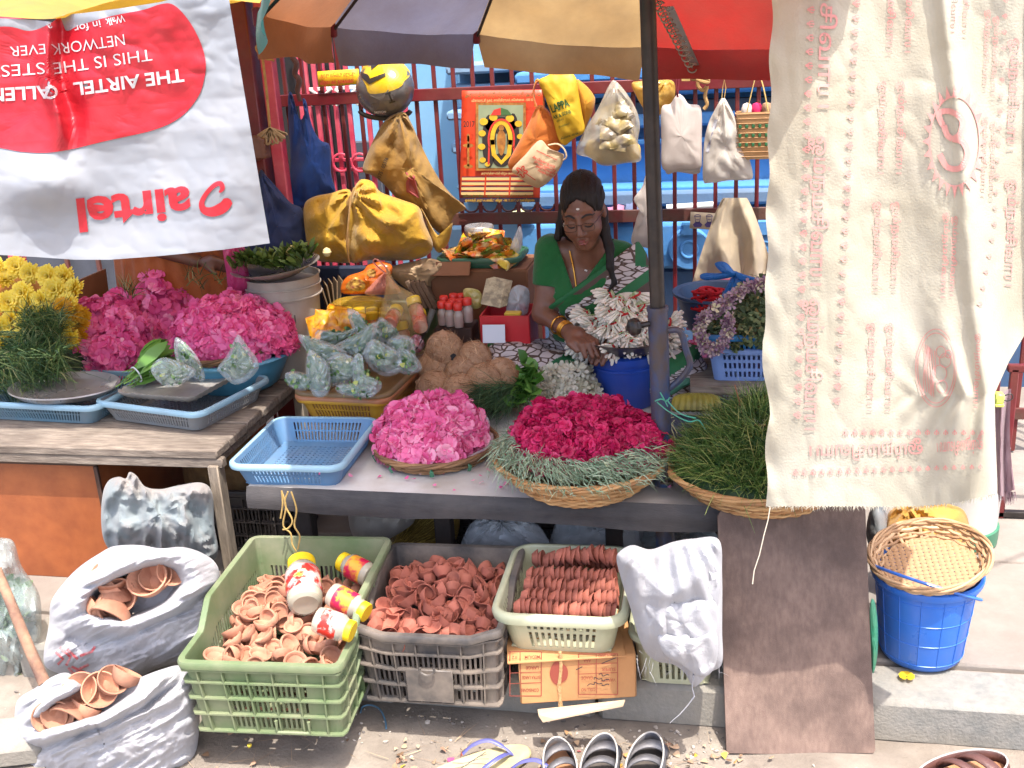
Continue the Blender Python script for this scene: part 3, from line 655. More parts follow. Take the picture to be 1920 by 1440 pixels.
for (y, w, x) in ((72, 210, 1898), (336, 200, 1893),): T.append(place(txt(OM, .006), x, y, w=w, h=18, ang=93))
T += [place(txt(OM, .008), 1730, 832, w=212, h=24, ang=179), place(txt(OM, .006), 1842, 824, w=86, h=22, ang=176)]
def trident(x, y, s, a):
    P = [[(0, -.6), (0, 1)], [(-.55, .9), (-.6, .35), (-.3, .02), (0, -.08), (.3, .02), (.6, .35), (.55, .9)], [(-.22, .8), (0, 1), (.22, .8)], [(-.3, -.3), (.3, -.3)]]
    c, n = math.cos(rad(a)), math.sin(rad(a)); return strokes2([[(x+s*(p*c+q*n), y+s*(p*n-q*c)) for p, q in spline(np.array(L), 3)] for L in P], s*.3)
for k in range(31): y = -8+26.2*k; T += [trident(1519-.034*y, y, 8.5, 94)]
for k in range(30): y = -20+26.6*k; T += [trident(1604-.05*y, y, 8.5, 94)]
for k in range(16): T += [trident(1586+17*k, 808+.1*k, 7.5-.15*k, 180)]
for k in range(22): T += [trident(1492+16.5*k, 884-.5*k, 7.5-.12*k, 180)]
for k in range(20): T += [trident(1884-.05*(30*k)-(max(0, 30*k-430)*.14), 30*k, 6, 94)]
ex, ey = 1790, 265
for k in range(24):
    a = 2*math.pi*k/24; r0, r1, da = 1, 1.28, .105; P = [(ex+47*r*math.cos(b), ey+84*r*math.sin(b)) for r, b in ((r0, a-da), (r0, a+da), (r1, a))]; C2.append((np.array(P), [[0, 1, 2]]))
C2.append(strokes2([[(ex+47*math.cos(t), ey+84*math.sin(t)) for t in np.linspace(0, 2*math.pi, 60)]], 3))
C2.append(strokes2([spline(np.array([(ex-22, ey-30), (ex-30, ey-52), (ex-8, ey-56), (ex+14, ey-40), (ex+10, ey-14), (ex-4, ey-4)]), 6), spline(np.array([(ex-4, ey-4), (ex+16, ey+2), (ex+24, ey+26), (ex+10, ey+50), (ex-14, ey+48), (ex-28, ey+24)]), 6), spline(np.array([(ex-4, ey-4), (ex-14, ey-12), (ex-20, ey-30)]), 5)], 11))
for rr in (1, .9): C2.append(strokes2([[(1755+38*rr*math.cos(t), 690+73*rr*math.sin(t)) for t in np.linspace(0, 2*math.pi, 48)]], 1.6))
for k in range(7): C2.append(strokes2([[(1733+k*3.2+2*math.sin(t*6+k), 645+88*t+(k*2)) for t in np.linspace(0, 1, 16)]], 1.5))
for a, b, r in ((1764, 660, 9), (1772, 676, 11), (1762, 700, 13), (1766, 725, 10), (1778, 664, 6)): C2.append(strokes2([[(a+r*math.cos(t), b+r*math.sin(t)*1.2) for t in np.linspace(0, 2*math.pi, 20)]], 1.5))
PPINK = mat('faded_pink_print', c8(204, 132, 128), c8(208, 148, 140), 30, .9, dirt=c8(210, 182, 164), dsc=26, damt=.3)
decal('lettering', merge2(T), CW(), PPINK, cc, 6); decal('sun_emblem', merge2(C2[:26]), CW(), PPINK, cc, 7); decal('oval_emblem', merge2(C2[26:]), CW(), PPINK, cc, 7)
P = W(rng.uniform(1438, 1868, 260), np.full(260, 948.), Y=2.16); px = rng.uniform(1438, 1868, 260); py = 950-26*np.clip((px-1700)/170, 0, 1)**2
P = W(px, py, Y=CY(px, py)); V, F, v = blades(P, np.array([0, 0, -1.])+rng.normal(size=P.shape)*.3, rng.uniform(.004, .012, 260), .0012, 2, 0)
obj('frayed_hem', (V, F), COTTON, cc)
obj('loose_thread', tube(W(np.array([1444, 1440, 1432, 1424, 1414, 1411]), np.array([950, 975, 1005, 1040, 1070, 1095]), Y=1.93), .0011, 5), mat('thread', c8(210, 200, 180)), cc)
def scarf(u, v): px = 1862+(34-6*np.sin(v*3))*u+8*v; py = 735+190*v+6*np.sin(u*5); return W(px, py, Y=2.07+.012*np.sin(u*9+v*3))
sc = obj('mauve_scarf', grid(scarf, 14, 40), clothmat('mauve_check', c8(176, 150, 156), c8(122, 88, 96), wave=0, sc=60, st=(1, .1, .1)), label='mauve checked scarf end hanging below the clip on the cream cloth', cat='scarf')
px = rng.uniform(1868, 1904, 60); P = W(px, np.full(60, 922.), Y=2.07); V, F, v = blades(P, np.array([0, 0, -1.])+rng.normal(size=P.shape)*.15, rng.uniform(.015, .03, 60), .002, 3, .1); obj('fringe', (V, F), MATS['mauve_check'], sc)
p = W(1873, 746, Y=2.0); cp = thing('bulldog_clip', 'pale green clip gathering the right edge of the cream cloth', 'clip', p)
obj('jaw', box(p, (.016, .02, .02), .003, ry=.1), mat('clip_green', c8(190, 205, 90), rough=.4), cp); obj('jaw', box(p+[.0, 0, -.012], (.016, .022, .006), .002), MATS['clip_green'], cp)
obj('wire_loop', tube(spline([p+[.008, 0, .004], p+[.02, 0, .008], p+[.024, 0, 0], p+[.016, 0, -.006], p+[.008, 0, -.004]], 4), .0012, 5), BLKMET, cp)
obj('hanging_rope', tube([(.02, 1.97, 2.06), (.5, 2.0, 2.03), (1.0, 2.05, 2.06), (1.6, 2.4, 2.3)], .006, 8), mat('rope_tan', c8(170, 140, 96), c8(140, 110, 70), 40, .9), label='rope above the frame from which the cream cloth hangs', cat='rope')
# whitewashed steps and the red barrier at the far right
st = thing('stone_steps', 'whitewashed stone steps at the far right behind the cream cloth', 'steps', (2.0, 4.2, .1))
LIME = mat('whitewashed_stone', c8(196, 190, 184), c8(176, 168, 162), 4, .9, .4, 50, dirt=c8(150, 128, 112), dsc=3, damt=.5, dst=(.5, 1, 3))
for k in range(4):
    for x0, x1 in ((1.25, 2.0), (2.01, 2.9)): obj('step_block', box(((x0+x1)/2, 4.25+.28*k, .1+.085+.165*k), (x1-x0, .55, .165), .012), LIME, st)
br = thing('red_barrier', 'low dark red steel barrier standing on the pavement at the far right', 'barrier', (1.15, 3.0, .1))
a, b = W(1903, 690, Y=3.1), W(1896, 802, Y=3.1); zb = .105
obj('post', box((a[0], 3.1, (a[2]+zb)/2), (.022, .022, a[2]-zb), .003), RED, br); obj('post', box((a[0]+.6, 3.1, (a[2]+zb)/2), (.022, .022, a[2]-zb), .003), RED, br); obj('top_rail', box((a[0]+.3, 3.1, a[2]), (.64, .022, .022), .003), RED, br)
obj('foot_rail', box((a[0]+.25, 3.1, .118), (.7, .022, .02), .003), BLKMET, br)
# ================================================================== generators for goods
def ringpts(w, d, r, s):
    "points at normalised arclength s on a rounded rectangle, plus flag for the corner arcs"
    P = rrect(w, d, r, 8); P = np.concatenate([P, P[:1]]); L = np.r_[0, np.cumsum(np.linalg.norm(np.diff(P, axis=0), axis=1))]; L /= L[-1]
    return np.stack([np.interp(s, L, P[:, 0]), np.interp(s, L, P[:, 1])], 1)
def slotwall(w, d, h, r=.03, tap=.86, pitch=.011, rows=((.12, .46), (.54, .86)), frac=.5, pad=.012, hf=None, keep=None):
    per = 2*(w+d)-8*r+2*math.pi*r; n = int(per/pitch); e = []
    for j in range(n): e += [j/n, (j+frac)/n]
    e = np.array(e); mid = (e+np.r_[e[1:], 1])/2; M = ringpts(w, d, r, mid)
    cor = (np.abs(M[:, 0]) > w/2-r-pad) & (np.abs(M[:, 1]) > d/2-r-pad); ts = [0]
    for a, b in rows: ts += [a, b]
    ts.append(1); V = []
    for t in ts:
        s = tap+(1-tap)*t; P = ringpts(w*s, d*s, r*s, e); top = np.full(len(e), h) if hf is None else hf(P[:, 0]/s, P[:, 1]/s); V.append(np.c_[P, top*t])
    m = len(e); F = []
    for i in range(len(ts)-1):
        for j in range(m):
            if i % 2 == 1 and j % 2 == 1 and not cor[j] and (keep is None or not keep(M[j, 0], M[j, 1], i)): continue
            F.append([i*m+j, i*m+(j+1) % m, (i+1)*m+(j+1) % m, (i+1)*m+j])
    return np.concatenate(V), F
def lattice(w, d, z, pitch=.014, frac=.55, border=.02):
    def ed(L):
        n = max(2, int((L-2*border)/pitch)); e = [-L/2]
        for j in range(n): a = -L/2+border+(L-2*border)*j/n; e += [a, a+(L-2*border)/n*frac]
        e += [L/2]; return np.array(sorted(e))
    X, Yv = ed(w), ed(d); V = [(x, y, z) for x in X for y in Yv]; m = len(Yv); F = []
    for i in range(len(X)-1):
        for j in range(m-1):
            if i > 0 and j > 0 and i % 2 == 0 and j % 2 == 0 and i < len(X)-2 and j < m-2: continue
            F.append([i*m+j, (i+1)*m+j, (i+1)*m+j+1, i*m+j+1])
    return np.array(V), F
def rimloft(w, d, r, z, prof, hf=None, k=8):
    R = []
    for o, dz in prof:
        P = rrect(w+2*o, d+2*o, r+o, k)
        if k < 9:  # subdivide straight runs so the rim follows hf
            s = np.linspace(0, 1, 160, endpoint=False); P = ringpts(w+2*o, d+2*o, r+o, s)
        zz = (hf(P[:, 0], P[:, 1]) if hf is not None else z); R.append(np.c_[P, np.zeros(len(P))+zz+dz])
    return loft(R+[R[0]])
LIP = ((-.001, -.004), (.006, -.006), (.0105, -.012), (.0125, -.006), (.011, .002), (.004, .005), (-.001, .003))
def slot_basket(name, label, M, w, d, h, m, cat='basket', group=None, tap=.86, pitch=.011, rows=((.14, .48), (.56, .88)), r=.03, lip=LIP, bottom=True, rimm=None, bp=.014, bsolid=False):
    t = thing(name, label, cat, tuple(M.translation), group); g = slotwall(w, d, h, r, tap, pitch, rows)
    obj('slotted_wall', mv(g, M), m, t, solid=.0025, smooth=False)
    if bottom: obj('base', mv(lattice(w*tap-.006, d*tap-.006, .004, bp) if not bsolid else box((0, 0, .004), (w*tap-.006, d*tap-.006, .004)), M), m, t, solid=.0025, smooth=False)
    obj('rim', mv(rimloft(w, d, r, h, lip), M), rimm or m, t, sharp=60)
    return t
def fitM(FL, FR, BR, zrim, h, Z=None):
    "matrix, width, depth of a flat basket from three rim corners in the photo"
    a, b, c = W(*FL, z=zrim), W(*FR, z=zrim), W(*BR, z=zrim); w = np.linalg.norm(b-a); d = np.linalg.norm(c-b); rz = math.atan2((b-a)[1], (b-a)[0]); ctr = (a+c)/2
    return XF((ctr[0], ctr[1], zrim-h), rz), w, d
def plastic(n, a, b=None, **k):
    d = dict(sc=9, rough=.45, bump=.08, bsc=60, dirt=c8(128, 116, 102), dsc=9, damt=.3); d.update(k); return mat(n, a, b or tuple(v*.88 for v in a[:3])+(1,), **d)
CANE = mat('woven_cane', c8(176, 132, 84), rough=.62, bump=.25, bsc=180, var=[(0, c8(128, 86, 50)), (.4, c8(178, 130, 80)), (.8, c8(202, 160, 108)), (1, c8(150, 106, 64))], dirt=c8(86, 60, 42), dsc=10, damt=.45)
CANED = mat('old_woven_cane', c8(150, 112, 74), rough=.7, bump=.3, bsc=180, var=[(0, c8(92, 66, 46)), (.5, c8(142, 104, 68)), (1, c8(172, 136, 96))], dirt=c8(70, 52, 40), dsc=8, damt=.5)
def wicker(t, M, R, Rb, h, m, nst=40, nw=13, th=.0042, bot=True, rimth=.008, seed=0, flare=.7, ell=1.0):
    g = np.random.default_rng(seed); Vs, Fs, vs, n = [], [], [], 0; seg = nst*4; a = np.arange(seg)*2*math.pi/seg
    def prof(s): return Rb+(R-Rb)*s**flare, h*s
    for k in range(nw):
        s = (k+.5)/nw; r0, z = prof(s); amp = th*.75; ph = math.pi*(k % 2)
        jit = .0012*np.sin(a*3+g.uniform(0, 6))+.0008*np.sin(a*7+g.uniform(0, 6))
        r = r0+amp*np.cos(a*nst/2+ph)+jit; P = np.stack([r*np.cos(a), ell*r*np.sin(a), z+jit*1.5+.0015*np.sin(a*2+k)], 1)
        V, F = tube(P, th*g.uniform(.8, 1.15), 6, True); Vs.append(V); Fs.append(np.array(F)+n); n += len(V); vs.append(np.full(len(V), g.random())*.6+.4*np.repeat(vnoise(np.stack([a*3, a*0+k*9.1, a*0], 1))*.5+.5, 6))
    obj('weft', (xf(np.concatenate(Vs), M), np.concatenate(Fs)), m, t, var=np.clip(np.concatenate(vs), 0, 1))
    Vs, Fs, n = [], [], 0
    for k in range(nst):
        b = 2*math.pi*k/nst; S = np.linspace(0, 1.02, 7); rr, zz = prof(S); P = np.stack([rr*math.cos(b), ell*rr*math.sin(b), zz], 1); V, F = tube(P, th*.9, 5, flat=.5); Vs.append(V); Fs += [[i+n for i in f] for f in F]; n += len(V)
    if bot:
        sw = th*3.2; m_ = int(Rb/sw)
        for dr in (0, 1):
            for k in range(-m_, m_+1):
                o = k*sw; hl = math.sqrt(max(1e-6, (Rb*1.02)**2-o*o)); s_ = np.linspace(-hl, hl, max(4, int(hl/sw*2)*2)); zz = .004+.0016*np.cos(s_/sw*math.pi+math.pi*(k+dr)); P = np.stack([s_, np.full(len(s_), o), zz], 1)
                if dr: P = P[:, [1, 0, 2]]
                V, F = tube(P, th*1.3, 4, flat=.3); Vs.append(V); Fs += [[i+n for i in f] for f in F]; n += len(V)
    obj('stakes', (xf(np.concatenate(Vs), M), Fs), m, t, var=np.full(n, .3))
    Rm = []
    for q in range(3):
        P = np.stack([(R+.004*np.cos(a*nst/6+q*2.1))*np.cos(a), ell*(R+.004*np.cos(a*nst/6+q*2.1))*np.sin(a), h+.004*np.sin(a*nst/6+q*2.1)], 1); Rm.append(tube(P, rimth*.55, 6, True))
    rg = join(*Rm); obj('rim', (xf(rg[0], M), rg[1]), m, t, var=np.repeat([.2, .6, .45], len(rg[0])//3))
def dome(c, rx, ry, h, N, base, size, lump=.17, seed=1, spill=.12, core=.86, lsc=4.0, ts=.6, full=1.05):
    "heap of small flowers: scattered copies over a lumpy dome + a filled core; returns V,F,var"
    g = np.random.default_rng(seed); ph = np.arccos(1-g.random(N)*full); ph = np.minimum(ph, 1.75); th = g.uniform(0, 2*math.pi, N)
    D = np.stack([np.sin(ph)*np.cos(th), np.sin(ph)*np.sin(th), np.cos(ph)], 1)
    k = 1+lump*fbm(D*lsc+seed*3.3, 2); rr = k*g.uniform(.9, 1.03, N); P = D*rr[:, None]*[rx, ry, h]; P[:, 2] = np.maximum(P[:, 2], -.01)+0; Nn = D/[rx, ry, h]; Nn /= np.linalg.norm(Nn, axis=1)[:, None]; Nn += g.normal(size=Nn.shape)*ts
    V, F, v = scatter(base, P+np.asarray(c), Nn, size*g.uniform(.6, 1.25, N)); v = np.clip(v*.75+.25*np.repeat(fbm(P*28+seed, 2)*.5+.5, len(base[0])), 0, 1)
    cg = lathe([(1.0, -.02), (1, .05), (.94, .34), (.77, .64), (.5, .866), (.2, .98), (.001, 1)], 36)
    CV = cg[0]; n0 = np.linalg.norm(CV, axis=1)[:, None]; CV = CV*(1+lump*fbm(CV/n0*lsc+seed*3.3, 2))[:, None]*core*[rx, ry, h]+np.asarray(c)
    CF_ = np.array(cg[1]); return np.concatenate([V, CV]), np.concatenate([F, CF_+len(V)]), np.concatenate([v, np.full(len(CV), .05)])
def pillow(out, c, Y0, dep, k=14, nz=.004, ns=38., tie=None, tf=9, ta=.006, tr=120., back=.6, n=5, sm=True, ridg=.0, seed=0, infn=.25, cr=.0014):
    "closed inflated shape from its outline in the photo: Y0 the middle plane, dep the bulge towards us, tie the gathered point of radiating folds"
    O = spline(np.array(out, float), n, True) if sm else np.asarray(out, float); c = np.asarray(c, float); m = len(O); ts = np.sin(np.linspace(math.pi/2, 0, k)); ts[-1] = .01
    Vs = []
    for sgn, kk in ((-1, dep), (1, dep*back)):
        for i, t in enumerate(ts):
            if sgn > 0 and i == 0: continue
            P = c+(O-c)*t; inf = math.sqrt(max(0, 1-t*t)); q = np.stack([P[:, 0]/ns, P[:, 1]/ns, np.full(m, seed*5.1+(3 if sgn > 0 else 0))], 1)
            y = Y0+sgn*kk*inf*(1+infn*fbm(q*.5, 2)); e = min(1, inf*2.2)
            y = y+sgn*e*(nz*fbm(q, 3)+cr*ridge(q*2.3+9, 2)+ridg*ridge(q*np.array([1.3, .6, 1]), 2))
            if tie is not None:
                d = P-np.asarray(tie, float); r = np.linalg.norm(d, axis=1); a = np.arctan2(d[:, 1], d[:, 0]); y = y+sgn*e*ta*np.sin(a*tf+2*vnoise(q*.4))*np.exp(-(r/tr)**2)*np.minimum(1, r/12)
            Vs.append(W(P[:, 0], P[:, 1], Y=y))
    R = len(Vs); V = np.concatenate(Vs); F = []
    order = list(range(len(ts)))
    for i in range(len(ts)-1):
        for q in range(m): F.append([i*m+q, (i+1)*m+q, (i+1)*m+(q+1) % m, i*m+(q+1) % m])
    prev = 0
    for i in range(len(ts), R):
        for q in range(m): F.append([prev*m+q, prev*m+(q+1) % m, i*m+(q+1) % m, i*m+q])
        prev = i
    return V, F
FILM = mat('clear_film', c8(150, 162, 162), rough=.1, bump=.5, bsc=34, alpha=.24, spec=1.0)
FILMG = mat('cloudy_film', c8(205, 208, 212), c8(180, 186, 192), 14, .25, .8, 40, alpha=.5, spec=.8)
SACK = clothmat('white_sack', c8(172, 172, 176), c8(158, 158, 163), dirt=c8(146, 136, 128), dsc=7, damt=.3, bump=.5, bsc=320, transl=.06)
SACKG = clothmat('grey_sack', c8(140, 134, 130), c8(120, 115, 112), dirt=c8(84, 122, 132), dsc=5, damt=.4, dedge=.05, bump=.5, bsc=320, transl=.04)
TERRA = mat('terracotta', c8(180, 128, 102), c8(162, 108, 84), 24, .85, .35, 140, objvar=.28, dirt=c8(200, 150, 120), dsc=16, damt=.4)
TERRD = mat('red_terracotta', c8(160, 92, 74), c8(142, 76, 62), 30, .85, .3, 140, objvar=.28, dirt=c8(186, 120, 98), dsc=18, damt=.35)
# ================================================================== under the stall
cab = thing('orange_cabinet', 'orange brown wooden cabinet under the left plank table', 'cabinet', (-2.0, 2.82, .105))
xr = float(W(184, 900, Y=2.47)[0]); ORG_W = mat('orange_veneer', c8(164, 92, 50), c8(146, 78, 42), 20, .5, .15, 200, dirt=c8(110, 58, 34), dsc=6, damt=.4)
zc = min(.482, float(W(90, 871, Y=2.47)[2])); obj('carcass', box((xr-.32, 2.755, (zc+.105)/2), (.64, .56, zc-.105), .003), ORG_W, cab); obj('top_edge', box((xr-.32, 2.755, zc+.004), (.65, .575, .01), .002), mat('dark_brown_edge', c8(74, 48, 36), c8(60, 40, 30), 14, .6), cab)  # thin top board coloured dark brown
obj('front_edge_strip', box((xr+.001, 2.469, (zc+.105)/2), (.012, .012, zc-.105), .002), MATS['dark_brown_edge'], cab)
obj('grey_blue_sack', pillow([(190, 985), (192, 930), (203, 902), (222, 894), (236, 897), (243, 885), (256, 892), (272, 912), (300, 917), (335, 910), (378, 905), (398, 925), (402, 985), (408, 1040), (376, 1064), (330, 1058), (290, 1060), (235, 1056), (200, 1024)], (300, 965), 2.36, .09, 34, .012, 34, tie=(262, 860), tf=15, ta=.012, tr=190, ridg=.012, n=9, cr=.005), SACKG, label='crumpled grey sack with faded blue print under the plank table', cat='sack')
obj('brown_jute_sack', pillow([(345, 900), (345, 835), (380, 810), (430, 805), (470, 820), (486, 870), (490, 930), (465, 958), (420, 962), (370, 950)], (420, 880), 2.78, .1, 14, .01, 26, ridg=.01), mat('jute_brown', c8(126, 98, 62), c8(104, 78, 48), 30, .9, .5, 160), label='brown jute sack behind the table leg', cat='sack')
# rear black crates
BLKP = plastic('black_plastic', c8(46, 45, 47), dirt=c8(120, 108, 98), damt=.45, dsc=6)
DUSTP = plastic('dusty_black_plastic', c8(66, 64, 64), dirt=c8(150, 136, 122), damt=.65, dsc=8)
def crate(name, label, M, w, d, h, m, hf, slots, hnd=True, nh=4, vx=6, vy=7, plate=False, tap=.93):
    t = thing(name, label, 'crate', tuple(M.translation))
    g = slotwall(w, d, h, .012, tap, .0125, ((.06, .24), (.29, .47), (.52, .7)), .45, .012, hf, slots); obj('walls', mv(g, M), m, t, solid=.003, smooth=False)
    obj('floor', mv(lattice(w*tap-.004, d*tap-.004, .004, .03, .5), M), m, t, solid=.003, smooth=False)
    LP = ((-.001, -.003), (.012, -.003), (.014, -.014), (.016, -.003), (.013, .003), (-.001, .003))
    obj('rim', mv(rimloft(w, d, .012, h, LP, hf), M), m, t, sharp=50)
    gs = []
    for tt in [0.02]+[.27, .5, .73, .9][:nh]:
        s = tap+(1-tap)*tt; R = []
        for o, dz in ((0, -.002), (.012, -.002), (.012, .002), (0, .002)):
            P = ringpts(w*s+2*o, d*s+2*o, .014, np.linspace(0, 1, 100, endpoint=False)); zz = hf(P[:, 0]/s, P[:, 1]/s)*tt; R.append(np.c_[P, zz+dz])
        gs.append(loft(R+[R[0]]))
    for side in range(4):
        L, n = (w, vx) if side % 2 == 0 else (d, vy)
        for k in range(n):
            u = (-.5+(k+.5)/n)*L*.99; V = []
            for tt in (0.0, .96):
                s = tap+(1-tap)*tt
                for o in (0, .0115):
                    for e in (-.0016, .0016):
                        if side == 0: x, y = u*s+e, -d*s/2-o
                        elif side == 2: x, y = u*s+e, d*s/2+o
                        elif side == 1: x, y = w*s/2+o, u*s+e
                        else: x, y = -w*s/2-o, u*s+e
                        V.append((x, y, float(hf(np.array([x]), np.array([y]))[0])*tt))
            gs.append((np.array(V), [[0, 1, 3, 2], [4, 6, 7, 5], [0, 2, 6, 4], [1, 5, 7, 3], [2, 3, 7, 6], [0, 4, 5, 1]]))
    obj('rib_grid', mv(join(*gs), M), m, t, smooth=False)
    if plate:
        np_ = obj('number_plate', mv(box((0, -d*.965/2-.012, h*.3), (w*.34, .006, h*.46), .002), M), m, t); obj('latch', mv(tube(spline([(-.016, -d/2-.02, h*.6), (-.016, -d/2-.02, h*.54), (0, -d/2-.021, h*.5), (.016, -d/2-.02, h*.54), (.016, -d/2-.02, h*.6)], 4), .003, 6), M), m, np_)
    else:
        obj('clip', mv(tube([(.02, -d*tap/2-.017, h*.22), (.02, -d*tap/2-.017, h*.06), (.095, -d*tap/2-.017, h*.06), (.095, -d*tap/2-.017, h*.22)], .004, 6), M), m, t)
    return t
GREENP = plastic('green_plastic', c8(106, 122, 86), c8(94, 111, 77), dirt=c8(158, 150, 128), damt=.5, dsc=7, rough=.5)
gM = XF((-1.003, 2.075, .112), rad(3.5)); gh = lambda x, y: .19+.055*np.clip((y+.12)/.06, 0, 1)
crate('green_crate', 'green plastic crate full of plain clay cups and jars', gM, .35, .47, .19, GREENP, gh, lambda x, y, i: (y < -.2 and abs(x) > .1) or (abs(y) <= .2 and i == 1))
for x in (-1.07, -.95): obj('brick', box((x, 2.05, .05), (.14, .1, .095), .006, rz=random.uniform(-.1, .1)), mat('old_brick', c8(150, 98, 76), c8(126, 80, 62), 16, .9, .6), label='old brick propping the front of the green crate, %s one' % ('left' if x < -1 else 'right'), cat='brick', group='bricks under the green crate')
bM = XF((-.658, 2.165, .112), rad(1.5)); bh = lambda x, y: .185+.018*np.clip((np.abs(x)-.1)/.05, 0, 1)*(y < -.1)+.04*np.clip((y+.05)/.08, 0, 1)
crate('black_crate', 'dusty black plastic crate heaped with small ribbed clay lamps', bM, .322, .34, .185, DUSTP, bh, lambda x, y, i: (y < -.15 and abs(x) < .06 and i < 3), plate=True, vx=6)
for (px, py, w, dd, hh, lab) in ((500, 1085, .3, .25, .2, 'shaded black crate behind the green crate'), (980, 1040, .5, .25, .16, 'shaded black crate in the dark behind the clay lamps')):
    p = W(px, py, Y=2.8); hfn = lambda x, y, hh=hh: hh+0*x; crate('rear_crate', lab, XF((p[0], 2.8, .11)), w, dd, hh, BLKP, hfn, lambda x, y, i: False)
# clay goods
def fluted(R, h, fl, spout, nf=26):
    pr = [(R*.42, 0), (R*.5, .0), (R*.8, h*.5), (R, h), (R*.95, h*1.04), (R*.86, h*.98), (R*.6, h*.5), (R*.3, h*.26), (.0005, h*.24)]
    if not fl: pr = [(R*.5, 0), (R*.58, .0), (R*.88, h*.45), (R, h*.92), (R*.98, h), (R*.88, h*1.02), (R*.8, h*.94), (R*.68, h*.6), (R*.4, h*.45), (.0005, h*.43)]
    def fn(V):
        th = np.arctan2(V[..., 1], V[..., 0]); rr = np.hypot(V[..., 0], V[..., 1]); k = 1+0*th; lvl = np.arange(V.shape[0])[:, None]
        k = k+np.where((lvl >= 1) & (lvl <= 3), fl*np.sin(nf*th+lvl*1.3), 0)+spout*np.exp(-(th/.33)**2)*np.clip(rr/R-.4, 0, 1)*1.6; V = V.copy(); V[..., 0] *= k; V[..., 1] *= k; return V
    g = lathe(pr, 52 if fl else 24, fn=fn, cap0=True); return g
def heap_copies(src, n, M, w, d, zf, lab, grp, sc=(.9, 1.1), tilt=.9, seed=3, sink=0):
    g = np.random.default_rng(seed); pts = []; k = 0
    while len(pts) < n and k < n*60:
        k += 1; p = np.array([g.uniform(-w/2, w/2), g.uniform(-d/2, d/2)]); mind = R0*(1.05 if k < n*20 else .8)
        lay = g.integers(0, 2)
        if all(np.hypot(*(p-q[:2])) > mind or q[2] != lay for q in pts): pts.append((p[0], p[1], lay))
    for i, (x, y, lay) in enumerate(pts):
        z = zf(x, y)-(.02 if lay == 0 else 0)+g.uniform(-.004, .004); wp = np.array(M @ Vector((x, y, z)))
        Mx = XF(wp, g.uniform(0, 6.28), g.normal()*tilt, g.normal()*tilt, g.uniform(*sc))
        if i == 0: src.matrix_world = Mx; src['label'] = lab; src['group'] = grp
        else: inst(src, Mx)
R0 = .021
cup = obj('clay_cup', fluted(.0235, .0165, 0, 0), TERRA, label='x', cat='clay cup', org=(0, 0, 0))
heap_copies(cup, 150, gM, .275, .39, lambda x, y: .145+.035*math.exp(-((x+.05)**2+(y-.05)**2)/.02)-.02*(y > .15), 'plain shallow clay cup lying in the heap in the green crate', 'clay cups in the green crate', (.95, 1.2), .8)
R0 = .019
lamp = obj('clay_lamp', fluted(.0215, .0165, .035, .22), TERRD, label='x', cat='clay lamp', org=(0, 0, 0))
heap_copies(lamp, 210, bM, .275, .29, lambda x, y: .165+.055*math.exp(-(x*x*.7+(y-.03)**2)/.012), 'small ribbed clay lamp in the heap in the black crate', 'clay lamps in the black crate', (.9, 1.15), 1.1, 5)
# carton, pale basket with stacked lamps
p0, p1 = W(945, 1322, z=.112), W(1168, 1308, z=.112)
ct = thing('cardboard_carton', 'roped cardboard carton with upside-down printed table under the pale basket', 'carton', ((p0[0]+p1[0])/2, 2.2, .11))
CARD = mat('carton_board', c8(196, 146, 96), c8(184, 132, 84), 6, .8, .25, 60, dirt=c8(150, 106, 70), dsc=4, damt=.45)
cw = p1[0]-p0[0]; cyf = (p0[1]+p1[1])/2; cxm = (p0[0]+p1[0])/2; rzc = math.atan2(p1[1]-p0[1], cw); ch_ = .115
obj('board_shell', box((cxm, cyf+.16, .112+ch_/2), (cw, .32, ch_), .004, rz=rzc), CARD, ct)
obj('flap', box((cxm+.0, cyf+.05, .112+ch_+.003), (cw*1.0, .12, .004), .001, rz=rzc, rx=.03), CARD, ct)
fl = W(np.array([1008, 1150, 1166, 1040, 1012]), np.array([1327, 1318, 1310, 1352, 1345]), Y=2.04); fl = np.array([[cxm-.06, 2.0, .1], [cxm+.12, 2.02, .104], [cxm+.13, 2.2, .106], [cxm-.06, 2.2, .106]])
fg = np.concatenate([W(np.array([1008., 1172.]), np.array([1330., 1312.]), Y=2.02), W(np.array([1168., 1040., 1018., 1010.]), np.array([1322., 1348., 1352., 1340.]), Y=1.99)])
obj('flattened_card', (np.concatenate([fg, fg-[0, 0, .004]]), [[0, 1, 2, 3, 4, 5], [11, 10, 9, 8, 7, 6]]+[[i, (i+1) % 6, 6+(i+1) % 6, 6+i][::-1] for i in range(6)]), mat('pale_board', c8(206, 180, 150), c8(192, 164, 134), 9, .85, .3), label='flattened pale cardboard flap poking out under the carton', cat='cardboard', smooth=False)
def cpx(off=.003): return lambda x, y: W(x, y, Y=cyf-.0035+(x-1056)*math.tan(rzc)*.00105-off+.0)
PBRN = mat('carton_print', c8(140, 66, 52), rough=.8); PINK_ = mat('pen_ink', c8(40, 36, 46), rough=.7)
cm = []
def frame2(x0, y0, x1, y1, w=1.6): return strokes2([[(x0, y0), (x1, y0)], [(x1, y0), (x1, y1)], [(x1, y1), (x0, y1)], [(x0, y1), (x0, y0)]], w)
cm += [frame2(956, 1222, 1015, 1305), frame2(1085, 1226, 1158, 1302), strokes2([[(956, 1242), (1015, 1240)], [(956, 1262), (1015, 1260)], [(956, 1282), (1015, 1280)], [(975, 1222), (977, 1300)], [(1085, 1246), (1158, 1243)], [(1085, 1264), (1158, 1261)], [(1118, 1226), (1119, 1300)]], 1.3)]
